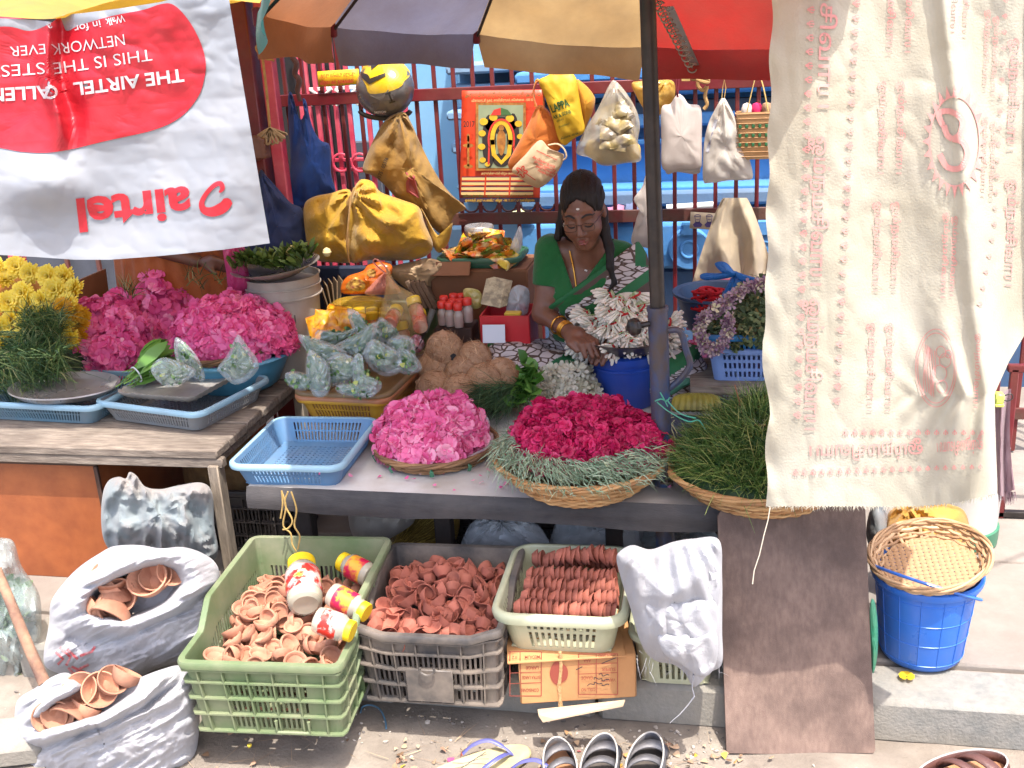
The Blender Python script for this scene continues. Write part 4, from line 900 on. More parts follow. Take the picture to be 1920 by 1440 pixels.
for s, x, y, w in (('MEDIUM', 1012, 1229, 28), ('LARGE', 1010, 1249, 24), ('EXTRA LARGE', 1013, 1267, 34), ('CONSIGNEE', 1010, 1291, 34), ('STANDARD', 1154, 1226, 32), ('AAA', 1108, 1236, 14), ('GRADE', 1112, 1268, 22), ('COLL. NO', 1116, 1290, 26), ('VARIETY', 1154, 1272, 28), ('SUPER', 1154, 1252, 26), ('12', 968, 1230, 8)): cm.append(place(txt(s, .01), x, y, w=w, h=6, ang=179))
for g_ in cm: decal('printed_mark', g_, cpx(), PBRN, ct)
decal('fruit_mark', fan([(1048+17*math.cos(t), 1262+21*math.sin(t)*(1+.1*math.cos(3*t))) for t in np.linspace(0, 2*math.pi, 28, endpoint=False)], (1048, 1262), 6), cpx(.0022), PBRN, ct)
decal('handwriting', merge2([strokes2([spline(np.array([(1142-5*k+2*math.sin(k*2.3), 1284-r*9-3*(k % 2)+math.sin(k)*2) for k in range(9-2*r)]), 4) for r in range(3)]+[[(1128, 1244), (1158, 1232)], [(1080, 1256), (1092, 1250)]], 1.5)]), cpx(.004), PINK_, ct)
obj('rope', tube(W(np.array([1050, 1052, 1051, 1048, 1050, 1051]), np.array([1222, 1240, 1262, 1285, 1305, 1330]), Y=cyf-.006), [.004, .0045, .004, .005, .004, .006], 8), mat('coir_rope', c8(196, 160, 112), c8(160, 124, 82), 90, .95, .8, 200), ct)
CREAM = plastic('cream_plastic', c8(190, 192, 162), c8(178, 182, 150), dirt=c8(136, 124, 100), damt=.45, dsc=6)
a, b = W(920, 1150, z=.335), W(1172, 1150, z=.335); pcx, pcy = (a[0]+b[0])/2, a[1]+.16
pM = XF((pcx, pcy, .232), rad(1)); slot_basket('cream_basket', 'cream plastic basket holding rows of stacked clay lamps', pM, b[0]-a[0]-.02, .32, .105, CREAM, pitch=.0155, rows=((.1, .52), (.6, .84)), r=.04, lip=((-.001, -.01), (.008, -.012), (.014, -.02), (.017, -.008), (.014, .003), (.004, .006), (-.001, .003)), tap=.84, bp=.02)
g = np.random.default_rng(9); first = True
slp = obj('stacked_lamp', fluted(.0225, .015, .035, .2), TERRD, label='ribbed clay lamp nested in a row in the cream basket', cat='clay lamp', group='stacked lamps in the cream basket', org=(0, 0, 0))
for (yy, zz, x0, x1, st_) in ((-.105, .088, -.11, .115, .0125), (-.062, .094, -.1, .11, .0125), (-.018, .098, -.1, .105, .0125), (.03, .1, -.1, .1, .0125), (.07, .135, -.035, .105, .0115), (.105, .1, -.1, .1, .0125)):
    x = x0
    while x < x1:
        Mx = pM @ XF((x, yy+g.normal()*.002, zz+g.normal()*.002), 0, g.normal()*.1+(0), rad(90)+g.normal()*.12) @ XF((0, 0, 0), g.uniform(-.6, .6))
        if first: slp.matrix_world = Mx; first = False
        else: inst(slp, Mx)
        x += st_*g.uniform(.9, 1.15)
# cream basket with the white sack thrown over it
a = W(1192, 1300, z=.112); pM2 = XF((a[0]+.085, 2.25, .112), rad(1)); slot_basket('cream_basket', 'cream plastic basket almost hidden by the white sack cloth', pM2, .19, .26, .13, CREAM, pitch=.0155, rows=((.1, .5), (.58, .86)), r=.04, tap=.84, bp=.02)
ws = obj('white_sack_cloth', pillow([(1156, 1050), (1162, 1034), (1186, 1022), (1220, 1030), (1262, 1016), (1300, 1010), (1348, 1012), (1354, 1080), (1354, 1180), (1354, 1243), (1330, 1262), (1302, 1288), (1284, 1262), (1262, 1246), (1232, 1240), (1210, 1222), (1196, 1190), (1182, 1140), (1166, 1090)], (1265, 1130), 2.05, .11, 30, .006, 34, tie=(1230, 900), tf=34, ta=.011, tr=360, ridg=.005, seed=2, n=8), SACK, label='frayed white sack cloth thrown over a cream basket beside the brown board', cat='sack')
for q_, (o_, y_) in enumerate((([(1190, 1078), (1250, 1070), (1342, 1062), (1342, 1150), (1300, 1160), (1232, 1152), (1205, 1120)], 1.985), ([(1214, 1132), (1290, 1126), (1342, 1130), (1342, 1205), (1310, 1222), (1252, 1204), (1226, 1172)], 1.965), ([(1236, 1190), (1300, 1196), (1342, 1186), (1342, 1246), (1316, 1270), (1278, 1246), (1246, 1226)], 1.95))): obj('folded_layer', pillow(o_, np.mean(np.array(o_, float), 0), y_, .022, 14, .004, 22, tie=(1240, 980), tf=40, ta=.006, tr=330, ridg=.004, n=7, seed=q_+5), SACK, ws)
P = W(rng.uniform(1190, 1352, 70), rng.uniform(1215, 1260, 70), Y=1.97); V, F, v = blades(P, np.array([0, 0, -1.])+rng.normal(size=P.shape)*.5, rng.uniform(.01, .035, 70), .001, 4, .2); obj('loose_threads', (V, F), SACK, ws)
obj('hanging_strip', tube(W(np.array([1300, 1298, 1302, 1290, 1274, 1262, 1256]), np.array([1265, 1290, 1305, 1322, 1340, 1350, 1356]), Y=1.96), [.004, .003, .004, .0025, .002, .0015, .001], 6, flat=.4), SACK, ws)
# plywood board leaning on the table edge
q = [np.array([.012, 2.045, 0]), np.array([.338, 2.088, 0]), None, W(1345, 955, Y=2.235)]; q[2] = q[1]+q[3]-q[0]; nrm = np.cross(q[1]-q[0], q[3]-q[0]); nrm /= np.linalg.norm(nrm)
def brd(u, v):
    P = q[0]*((1-u)*(1-v))[:, None]+q[1]*(u*(1-v))[:, None]+q[2]*(u*v)[:, None]+q[3]*((1-u)*v)[:, None]; return P
bx_ = np.array([0, .02, .5, .985, 1]); Vb = []
outl = [(0.0, .004), (.3, 0), (.7, .004), (.985, .0), (1, .012), (.998, .5), (1, .985), (.985, 1), (.5, .998), (.03, 1), (.0, .97), (.002, .5)]
o2 = np.array([brd(np.array([u]), np.array([v]))[0] for u, v in outl]); n = len(o2)
obj('plywood_board', (np.concatenate([o2, o2-nrm*.012]), [list(range(n)), list(range(n, 2*n))[::-1]]+[[i, n+i, n+(i+1) % n, (i+1) % n] for i in range(n)]), PLY, label='tall brown plywood board leaning on the table front', cat='board', smooth=False)
# bags and bundles in the dark under the table
obj('white_bundle', pillow([(655, 985), (658, 940), (700, 930), (760, 932), (780, 950), (775, 980), (740, 1005), (700, 1022), (672, 1018)], (715, 970), 2.55, .07, 14, .006, 22, tie=(760, 935), tf=14, ta=.01, tr=110, ridg=.006), clothmat('old_white_cloth', c8(186, 176, 164), c8(160, 150, 140)), label='off white cloth bundle under the table beside the yellow broom', cat='bundle')
P = W(rng.uniform(745, 860, 900), rng.uniform(935, 1022, 900), Y=2.62+rng.uniform(-.05, .03, 900)); V, F, v = blades(P, W(720., 1040., Y=2.6)-P+rng.normal(size=P.shape)*.02, rng.uniform(.04, .1, 900), .0016, 3, .05)
bro = obj('yellow_broom', (V, F), mat('broom_straw', c8(170, 146, 60), rough=.8, var=[(0, c8(120, 98, 40)), (.6, c8(176, 150, 66)), (1, c8(206, 180, 96))]), var=v, label='yellow straw broom bundle lying under the table', cat='broom')
obj('binding', pillow([(745, 1015), (780, 945), (820, 930), (850, 945), (862, 985), (840, 1020)], (800, 985), 2.64, .05, 8, .004, 20), mat('broom_core', c8(128, 106, 44), c8(104, 84, 36), 40, .9, .5, 200), bro)
for out, tie, lab, y0, mm in (([(868, 1030), (880, 985), (905, 965), (872, 968), (868, 955), (900, 958), (945, 962), (985, 950), (1012, 952), (985, 966), (1015, 990), (1030, 1032), (950, 1036)], (945, 966), 'knotted clear plastic bag under the table', 2.5, FILMG), ([(1036, 1032), (1040, 985), (1058, 966), (1120, 962), (1190, 966), (1208, 985), (1206, 1036), (1120, 1040)], (1180, 950), 'slack clear plastic sack under the table right of the knotted bag', 2.55, FILMG), ([(1200, 1030), (1212, 992), (1250, 978), (1310, 985), (1342, 1000), (1345, 1035)], (1270, 980), 'grey plastic bag in the dark beside the white sack cloth', 2.55, SACKG)):
    b_ = obj('plastic_bag', pillow(out, (np.mean([o[0] for o in out]), np.mean([o[1] for o in out])), y0, .06, 12, .006, 22, tie=tie, tf=26, ta=.008, tr=90, ridg=.005), mm, label=lab, cat='bag')
sg = [tube(spline(W(np.array(xx), np.array(yy), Y=2.26), 5), .0022, 5) for xx, yy in (([528, 536, 531, 545, 548, 556], [920, 950, 985, 1000, 1020, 1034]), ([540, 534, 548, 541, 530], [922, 945, 975, 990, 993]), ([546, 556, 552, 562, 558], [922, 955, 985, 1005, 1030]), ([528, 530, 526], [920, 945, 972]))]
obj('straw_string', join(*sg), mat('straw_yellow', c8(190, 160, 96), c8(160, 130, 74), 60, .9), label='frayed straw string hanging from the table edge above the green crate', cat='string')
# jars lying in the green crate
JARB = mat('jar_plastic', c8(206, 202, 186), c8(188, 182, 164), 18, .15, alpha=.55, spec=.8); LIDY = plastic('yellow_lid', c8(226, 192, 26), dirt=c8(180, 140, 30), damt=.2)
SEED = mat('pale_content', c8(178, 160, 120), c8(150, 132, 96), 120, .8, .5, 300)
LABR = mat('jar_label', c8(176, 14, 56), c8(190, 30, 76), 14, .4, dirt=c8(214, 176, 30), dsc=22, damt=.75, dedge=.04, st=(.5, .5, 1.6)); LABY = mat('jar_label_red', c8(176, 24, 20), c8(190, 44, 30), 16, .4, dirt=c8(210, 206, 196), dsc=28, damt=.6, dedge=.03)
LBL = {}
def jar(label, a, b, R, Yj, lab, fill=True):
    "jar whose axis runs from lid end a to base b"
    a = np.asarray(a); b = np.asarray(b); ax = b-a; L = np.linalg.norm(ax); M = Matrix.Translation(Vector(a.tolist())) @ Vector(ax.tolist()).to_track_quat('Z', 'Y').to_matrix().to_4x4()
    t = thing('spice_jar', label, 'jar', tuple(np.minimum(a, b)))
    obj('body', mv(lathe([(R*.72, L*.16), (R*.8, L*.2), (R, L*.3), (R, L*.86), (R*.93, L*.96), (R*.7, L), (R*.4, L*.985), (.001, L*.98)], 28), M), JARB, t)
    if fill: obj('content', mv(lathe([(.001, L*.4), (R*.92, L*.4), (R*.95, L*.85), (R*.8, L*.95), (.001, L*.96)], 20), M), SEED, t)
    ld = obj('lid', mv(lathe([(.001, 0), (R*.74, 0), (R*.8, L*.02), (R*.8, L*.16), (R*.74, L*.17)], 28, fn=None), M), LIDY, t)
    LBL[t.name] = obj('label_band', mv(lathe([(R*1.012, L*.34), (R*1.012, L*.8)], 28), M), lab, t)
    return t, M, L, R
def at(px, py, Yv): return W(px, py, Y=Yv)
t, M, L, R = jar('big clear jar with yellow lid and flowered red label standing in the green crate', at(565, 1052, 2.16), at(573, 1135, 2.03), .042, 0, LABY)
fl_ = []
for k, (x, y, r) in enumerate(((0, 0, 1), (-.8, .5, .6), (.9, .45, .6), (.2, 1.0, .55), (-.3, -.8, .5))):
    for i in range(6): a_ = i*math.pi/3+k; fl_.append(fan([(x*12+r*8*math.cos(a_)+r*5*math.cos(s), y*9+r*8*math.sin(a_)+r*5*math.sin(s)) for s in np.linspace(0, 6.28, 9)[:-1]], (x*12+r*8*math.cos(a_), y*9+r*8*math.sin(a_)), 2))
fv, ff = merge2(fl_)
def wrapj(M, L, R, up): 
    def f(x, y):
        th = -math.pi/2+up+x/36; return xf(np.stack([R*1.02*np.cos(th), R*1.02*np.sin(th), L*.55+y*.0009+0*x], 1), M)
    return f
for up_ in (0, math.pi/2, math.pi, -math.pi/2): obj('flower_print', (wrapj(M, L, R, up_)(fv[:, 0], fv[:, 1]), ff), mat('print_mix', c8(238, 230, 210), c8(236, 120, 30), 60, .4, dirt=c8(80, 140, 40), dsc=50, damt=.8, dedge=.05), LBL[t.name], smooth=False)
jar('clear jar with yellow lid and pink label tilted at the green crate back', at(640, 1052, 2.24), at(698, 1082, 2.2), .031, 0, LABR)
jar('clear jar with bright pink and yellow label lying on clay cups', at(688, 1150, 2.02), at(620, 1112, 2.05), .029, 0, LABR, False)
jar('clear jar with red label lying at the front right of the green crate', at(662, 1185, 1.92), at(592, 1160, 1.93), .03, 0, LABY, False)
# ================================================================== the two white sacks of pots at lower left
def sackpill(out, c, Y0, dep, mc, ma, mb, mang, seed, dent=.085):
    V, F = pillow(out, c, Y0, dep, 72, .004, 60, back=.7, n=14, infn=.12, seed=seed); n1 = len(V); d = V-np.array([0, 0, CAMZ]); px, py = 960+FPX*(d@CR)/(d@CF), 720-FPX*(d@CU)/(d@CF)
    a = rad(mang); dx, dy = px-mc[0], py-mc[1]; u, v = dx*math.cos(a)+dy*math.sin(a), -dx*math.sin(a)+dy*math.cos(a); nn = vnoise(np.stack([u/40, v/40, u*0+seed], 1)); e = np.sqrt((u/ma)**2+(v/mb)**2)*(1+.1*nn)
    s = np.clip((1-e)/.28, 0, 1); s = s*s*(3-2*s); g = rad(mang-4); U, W_ = px*math.cos(g)+py*math.sin(g), -px*math.sin(g)+py*math.cos(g); W_ = W_+9*vnoise(np.stack([U/90, W_/60, U*0+seed], 1))
    edge = np.clip((Y0-V[:, 1])/dep*1.6, 0, 1); f = .5*(ridge(np.stack([U/170, W_/30, U*0+seed*3], 1), 2)+.25)*.02+.0065*ridge(np.stack([U/80, W_/13, U*0+seed*7], 1), 2)+.004*ridge(np.stack([U/30, W_/15, U*0+seed*5], 1), 2)+.0022*ridge(np.stack([U/13, W_/7, U*0+seed*9], 1), 2)
    front = V[:, 1] < Y0+.001; y = V[:, 1]+np.where(front, dent*s*edge-.036*np.exp(-((e-1.2)/.2)**2)*edge+.018*np.exp(-((e-1.62)/.14)**2)*edge-f*edge*np.clip(1.2-s, 0, 1), 0)
    return W(px, py, Y=y), F
up_out = [(86, 1250), (82, 1225), (92, 1170), (96, 1128), (122, 1090), (150, 1062), (186, 1038), (215, 1024), (262, 1022), (300, 1028), (345, 1026), (385, 1040), (408, 1062), (414, 1100), (416, 1160), (408, 1205), (350, 1240), (300, 1252), (262, 1268), (222, 1282), (180, 1282), (140, 1270), (108, 1262)]
SG1 = sackpill(up_out, (250, 1150), 2.13, .15, (258, 1108), 100, 47, -21, 3); sk1 = obj('open_sack', SG1, SACK, label='upper white sack of clay pots with red print under the table corner', cat='sack', sharp=180)
lo_out = [(18, 1452), (18, 1400), (26, 1350), (34, 1312), (66, 1290), (100, 1268), (128, 1262), (160, 1284), (230, 1280), (300, 1256), (338, 1248), (362, 1270), (374, 1330), (370, 1400), (352, 1470), (300, 1520), (200, 1540), (80, 1520)]
SG2 = sackpill(lo_out, (195, 1395), 1.93, .15, (176, 1312), 112, 34, -24, 11, .07); sk2 = obj('open_sack', SG2, SACK, label='lower white sack of clay pots slumped on the road', cat='sack', sharp=180)
R0 = .03; pot = obj('clay_pot', lathe([(.018, 0), (.02, .0), (.034, .012), (.041, .03), (.042, .036), (.039, .037), (.033, .025), (.018, .009), (.0005, .008)], 28), TERRA, label='x', cat='clay pot', org=(0, 0, 0))
def pots(spots, lab, grp, first=False):
    for i, (x, y, Yv, rz, rx, ry, s) in enumerate(spots):
        Mx = XF(W(x, y, Y=Yv), rz, rx, ry, s)
        if first and i == 0: pot.matrix_world = Mx; pot['label'] = lab; pot['group'] = grp
        else: inst(pot, Mx, lab, grp)
pots([(212, 1094, 2.06, .3, .35, .1, 1.12), (212, 1102, 2.045, 1, 2.7, .2, 1.1), (222, 1132, 2.02, .2, 2.2, .6, 1.2), (196, 1118, 2.03, 2, .9, .6, 1.0), (190, 1140, 2.02, 1, 1.1, .9, .9), (285, 1098, 2.06, .5, .55, -.2, 1.15), (296, 1092, 2.07, .9, .5, -.3, .95), (326, 1072, 2.09, .2, .9, .4, .9), (240, 1112, 2.05, 0, 1.2, 0, 1.0), (168, 1150, 2.0, 2, 1.0, .5, .8)], 'reddish clay pot heaped in the upper white sack', 'clay pots in the upper sack', True)
pots([(98, 1334, 1.84, .6, 1.3, -.7, .95), (116, 1330, 1.84, .4, 1.4, -.8, .9), (140, 1322, 1.85, 0, 2.0, .3, 1.0), (158, 1300, 1.88, 0, .7, .2, 1.0), (185, 1296, 1.89, 1, .9, -.3, 1.0), (205, 1286, 1.9, .3, .4, .6, .9), (228, 1284, 1.9, 2, .6, .5, .9), (150, 1345, 1.84, 2, .6, .5, .9)], 'reddish clay pot lying in the lower white sack', 'clay pots in the lower sack')
for o_, paths in ((sk1, [[(104, 1222), (118, 1236), (108, 1246)], [(112, 1214), (132, 1232), (124, 1248)], [(126, 1218), (146, 1236)], [(134, 1250), (160, 1262)], [(142, 1258), (166, 1246)], [(150, 1230), (172, 1222), (178, 1212)], [(128, 1252), (140, 1266)]]), (sk2, [[(30, 1404), (48, 1400), (66, 1406)], [(34, 1416), (60, 1420)]])):
    decalR('red_print', strokes2(paths, 5), (np.array([v.co[:] for v in o_.data.vertices])+ORG[o_.name], [list(p.vertices) for p in o_.data.polygons]), mat('sack_red_print', c8(190, 60, 66), c8(206, 150, 150), 60, .9), o_, 5)
prs = obj('leafy_plastic_bag', pillow([(-60, 1010), (0, 1008), (26, 1016), (40, 1060), (72, 1110), (78, 1160), (74, 1220), (60, 1290), (54, 1320), (0, 1335), (-60, 1340)], (0, 1180), 2.2, .09, 16, .012, 26, tie=(10, 1000), tf=12, ta=.01, tr=300, ridg=.01), mat('leafy_film', c8(176, 188, 186), c8(150, 164, 160), 14, .22, .8, 40, alpha=.5, spec=.9), label='cloudy plastic bag of green leaves beside the orange cabinet', cat='bag')
P = W(rng.uniform(-50, 44, 900), rng.uniform(1090, 1310, 900), Y=2.2+rng.uniform(-.05, .03, 900)); V, F, v = scatter(petals(1, 1, .8, .5, .3, 2), P, rng.normal(size=P.shape), rng.uniform(.012, .026, 900))
LEAFG = mat('leaf_green', c8(86, 116, 60), rough=.5, transl=.25, var=[(0, c8(52, 84, 42)), (.5, c8(92, 122, 66)), (1, c8(140, 160, 100))]); obj('leaves', (V, F), LEAFG, prs, var=v, kind='stuff')
obj('branch_stick', tube(W(np.array([-6, 20, 48, 70, 84]), np.array([1068, 1130, 1200, 1250, 1282]), Y=np.array([2.06, 2.02, 1.97, 1.94, 1.92])), [.012, .0125, .0135, .014, .0145], 12), mat('bark', c8(116, 88, 76), c8(92, 66, 56), 22, .9, .8, 90, dirt=c8(190, 150, 116), dsc=14, damt=.5), label='rough peeled branch leaning beside the leafy plastic bag', cat='stick')
obj('kerb_rubble', box(W(20, 1400, z=.03)+[0, .02, 0], (.16, .12, .07), .02, rz=.3, rx=.1), KERBM, label='broken stone lump on the road at the lower left corner', cat='stone')
# ================================================================== bucket with cane tray, yellow sack
BKT = plastic('blue_bucket_plastic', c8(50, 112, 200), c8(44, 102, 190), rough=.32, damt=.12)
bc = W(1722, 1222, z=.108); bk = thing('blue_bucket', 'bright blue plastic bucket with a cane tray on top', 'bucket', tuple(bc)); BM = XF((bc[0]+.004, bc[1], .108), rad(25)); Hb = .222
obj('body', mv(lathe([(.001, .0), (.084, .0), (.091, .008), (.094, .018), (.113, Hb-.02), (.122, Hb-.018), (.126, Hb-.008), (.126, Hb), (.118, Hb+.002), (.112, Hb-.006), (.09, .02), (.001, .01)], 48), BM), BKT, bk, sharp=55)
gs = []
for zz in (.02, .075, .13, .185): r = .0945+.019*(zz-.018)/.19; gs.append(tube([(r*math.cos(t), r*math.sin(t), zz) for t in np.linspace(0, 2*math.pi, 48, endpoint=False)], .0013, 5, True))
for k in range(14): t = 2*math.pi*k/14; gs.append(tube([(.0945*math.cos(t), .0945*math.sin(t), .018), (.1132*math.cos(t), .1132*math.sin(t), Hb-.02)], .0013, 5))
obj('ribs', mv(join(*gs), BM), BKT, bk)
hd = [(.128*math.cos(t), .128*math.sin(t)*1.0, 0) for t in np.linspace(0, math.pi, 17)]
Rx = Matrix.Rotation(rad(-28), 4, 'X'); hv = [np.array(BM @ Matrix.Translation((0, 0, Hb-.03)) @ Matrix.Rotation(rad(-60), 4, 'Z') @ Rx @ Vector((x, -y*1.02, 0))) for x, y, z in hd]
obj('handle', tube(hv, .0055, 8, flat=.7), BKT, bk)
wt = thing('cane_tray', 'round woven cane tray lying tilted on the blue bucket', 'tray', (bc[0], bc[1], .33)); wM = XF((bc[0]+.01, bc[1]-.0, .34), 0, rad(9), rad(-9)); wicker(wt, wM, .132, .1, .036, mat('pale_cane', c8(190, 156, 118), rough=.7, bump=.3, bsc=180, var=[(0, c8(136, 102, 72)), (.5, c8(184, 148, 110)), (1, c8(208, 178, 142))]), 28, 6, .0042, True, .006, 5)
obj('yellow_sack', pillow([(1660, 1010), (1664, 965), (1690, 945), (1740, 940), (1790, 948), (1812, 965), (1818, 1010), (1800, 1060), (1700, 1070)], (1740, 1005), 2.62, .1, 14, .006, 26, tie=(1700, 950), tf=9, ta=.012, tr=130, ridg=.008), clothmat('yellow_sackcloth', c8(206, 160, 70), c8(190, 140, 56), rough=.55), label='yellow plastic sack behind the blue bucket', cat='sack')
obj('grey_woven_sack', pillow([(1625, 1010), (1630, 960), (1645, 940), (1662, 950), (1664, 1010), (1650, 1060)], (1645, 1005), 2.6, .06, 10, .005, 20), SACKG, label='grey woven sack between the board and the yellow sack', cat='sack')
tub_ = W(1800, 950, Y=2.95); t = thing('white_tub', 'white tub with green base behind the cream cloth hem', 'tub', (tub_[0], 2.95, .11)); obj('body', lathe([(.001, .02), (.1, .02), (.11, .28), (.115, .29), (.105, .28)], 28, (tub_[0], 2.95, .11)), plastic('tub_white', c8(206, 204, 196)), t); obj('base_ring', lathe([(.09, 0), (.106, .0), (.108, .05), (.1, .052)], 28, (tub_[0], 2.95, .11)), plastic('tub_green', c8(40, 120, 90)), t)
obj('green_plastic_sheet', pillow([(1632, 1130), (1640, 1128), (1646, 1170), (1645, 1230), (1636, 1262), (1630, 1200)], (1638, 1195), 2.2, .02, 6, .003, 16), plastic('sheet_green', c8(60, 160, 120)), label='sliver of green plastic sheet behind the board edge', cat='sheet')
# ================================================================== footwear
def sole(px, py, rz, L, w, th, m, t, zb=.0, name='sole'):
    p = W(px, py, z=0.0); P = []
    for a in np.linspace(0, 2*math.pi, 40, endpoint=False):
        y = math.cos(a)*L/2; s = (y/L+.5); ww = w*(.62+.38*math.sin(min(1, max(0, s))*2.2+.1))*abs(math.sin(a))**.75; P.append((math.copysign(ww/2, math.sin(a))+.008*math.sin(s*4), y))
    P = np.array(P); M = XF((p[0], p[1], zb), rz); R = [np.c_[P*k, np.full(len(P), z)] for k, z in ((.95, 0), (1, .004), (1, th-.004), (.96, th))]
    obj(name, mv(loft(R, True, True), M), m, t, sharp=50); return M
FOAM = mat('cream_foam', c8(196, 184, 140), c8(184, 170, 126), 30, .8, .2, 200, dirt=c8(120, 104, 80), dsc=14, damt=.4); STRB = plastic('blue_strap', c8(74, 80, 150)); BLKS = plastic('black_sole', c8(44, 42, 44), dirt=c8(130, 120, 110), damt=.5, dsc=10)
NAVY = mat('navy_leather', c8(58, 62, 74), c8(44, 46, 56), 20, .5, .3, 120, dirt=c8(150, 142, 132), dsc=9, damt=.45); TANI = mat('tan_insole', c8(176, 128, 92), c8(150, 104, 74), 25, .7, .3, 150, st=(1, .2, 1)); BRNL = mat('brown_leather', c8(96, 64, 58), c8(80, 52, 48), 20, .55, .3, 140)
def flipflop(px, py, rz, lab):
    p = W(px, py, z=0); t = thing('flip_flop', lab, 'footwear', tuple(p)); M = sole(px, py, rz, .24, .09, .016, FOAM, t)
    for s in (-1, 1): obj('strap', mv(tube(spline([(0.004, .075, .016), (s*.012, .06, .03), (s*.034, .03, .042), (s*.044, -.005, .032), (s*.045, -.03, .014)], 5), [.004]*6+[.006]*10+[.005]*5, 8, flat=.5), M), STRB, t)
    for k in range(4): obj('tread_print', mv(tube([(-.02+.012*math.sin(i+k)+.01*k, -.06+.02*i, .0165) for i in range(5)], .0012, 4), M), BLKS, t)
flipflop(902, 1440, rad(-62), 'cream flip-flop with blue straps lying farther left on the road'); flipflop(985, 1476, rad(-78), 'second cream flip-flop with blue straps cut off by the lower frame edge')
def sandal(px, py, rz, lab, insm, upm, L=.25, w=.098):
    p = W(px, py, z=0); t = thing('sandal', lab, 'footwear', tuple(p)); M = sole(px, py, rz, L, w, .024, BLKS, t); 
    def up(a0, a1, z0, z1, r): 
        P = []
        for a in np.linspace(a0, a1, 26): P.append((w*.5*math.sin(a), L*.46*math.cos(a), 0))
        return np.array(P)
    P = up(-2.5, 2.5, 0, 0, 0); g = [(P*[1.0, 1, 0]+[0, 0, .018]), (P*[1.06, 1.01, 0]+[0, 0, .034]), (P*[.97, .95, 0]+np.array([0, 0, .052]))]; obj('upper', mv(loft(g, closed=False), M), upm, t, solid=.004)
    for y, hh, ww in ((.05, .055, .026), (.0, .058, .02)):
        S = np.array([(math.sin(a)*w*.52, y+.015*math.sin(a), .02+hh*math.cos(a)*.75) for a in np.linspace(-1.45, 1.45, 13)]); obj('strap', mv(loft([S+[0, -ww/2, 0], S+[0, ww/2, 0]], closed=False), M), upm, t, solid=.004)
    obj('edge_piping', mv(tube(P*[.98, .955, 0]+[0, 0, .053], .002, 6), M), mat('grey_piping', c8(170, 166, 160), rough=.7), t)
    s = np.linspace(0, 2*math.pi, 30, endpoint=False); obj('insole', mv((np.c_[w*.43*np.sin(s), L*.455*np.cos(s), np.full(30, .0265)], [list(range(30))]), M), insm, t); return t
sandal(1052, 1472, rad(14), 'black slip-on sandal with tan insole right of the flip-flops', TANI, NAVY, .22, .074); sandal(1124, 1468, rad(-2), 'left shoe of the dark pair of strapped sandals', BLKS, NAVY, .235, .078); sandal(1209, 1465, rad(-6), 'right shoe of the dark pair of strapped sandals', BLKS, NAVY, .235, .078)
sandal(1800, 1480, rad(-60), 'brown leather sandal at the lower right edge of the road', TANI, BRNL, .25, .1)
fl0 = obj('fallen_flower', (lambda g: (g[0]+W(1700, 1268, z=.112), g[1]))(petals(9, .018, .5, .3, .2, 4)), mat('yellow_petal', c8(226, 196, 40), c8(210, 170, 30), 40, .6, transl=.3), label='single yellow flower dropped on the pavement by the blue bucket', cat='flower', smooth=False)
# ================================================================== goods on the left plank table
ZL = .546
def fitD(FL, FR, d, zrim, h):
    a, b = W(*FL, z=zrim), W(*FR, z=zrim); e = (b-a)/np.linalg.norm(b-a); nrm_ = np.array([-e[1], e[0], 0]); c = (a+b)/2+nrm_*d/2
    return XF((c[0], c[1], zrim-h), math.atan2(e[1], e[0])), np.linalg.norm(b-a)-.02
BGREY = plastic('blue_grey_plastic', c8(104, 140, 158), c8(94, 128, 148), damt=.35); GREYP = plastic('grey_plastic', c8(128, 134, 138), c8(116, 122, 128), damt=.4); RIMB = plastic('pale_blue_rim', c8(140, 176, 194), c8(128, 164, 184), damt=.2); BLUEP = plastic('blue_plastic', c8(84, 130, 168), c8(76, 118, 158), damt=.3)
M, w = fitD((-70, 752), (182, 764), .3, .606, .06); slot_basket('flat_basket', 'blue grey flat plastic basket under the oval steel tray', M, w, .3, .06, BGREY, pitch=.0105, rows=((.14, .48), (.54, .84)), rimm=RIMB)
MB_, wB = fitD((172, 752), (374, 778), .33, .61, .062); slot_basket('flat_basket', 'grey flat plastic basket carrying the fluted silver tray', MB_, wB, .32, .062, GREYP, pitch=.0105, rows=((.14, .48), (.54, .84)), rimm=RIMB)
STEEL = mat('worn_steel', c8(186, 182, 178), c8(160, 154, 150), 7, .3, .1, 40, metal=.6, dirt=c8(120, 92, 80), dsc=6, damt=.4); SILV = mat('silver_foil_tray', c8(186, 182, 176), c8(164, 160, 154), 10, .42, .2, 60, metal=.35, dirt=c8(110, 100, 90), dsc=8, damt=.4)
tp = W(122, 728, z=.628); obj('steel_tray', mv(lathe([(.001, .002), (.8, .002), (.88, .008), (.97, .022), (1.0, .024), (1.01, .02), (.98, .018), (.89, .004), (.8, -.002), (.001, -.002)], 56), XF((tp[0], tp[1], .616), rad(6), rad(2), rad(1)) @ Matrix.Diagonal((.165, .115, 1, 1))), STEEL, label='oval worn steel tray lying on the leftmost basket', cat='tray')
rt = []
for o, z in ((-.05, .004), (-.012, .006), (0, .022), (.006, .024), (.004, .018), (-.012, .002), (-.05, 0)):
    s = np.linspace(0, 1, 160, endpoint=False); P = ringpts(.27+2*o, .25+2*o, .02+max(0, o), s); wv = .003*np.sin(s*2*math.pi*40)*(o > -.04); P = P*(1+wv[:, None]*3); rt.append(np.c_[P, np.full(160, z)+wv*.6])
obj('fluted_tray', mv(loft(rt, True, True), MB_ @ XF((.0, .0, .068), rad(2), rad(1), rad(-1.5))), SILV, label='rectangular fluted silver tray lying on the grey basket', cat='tray')
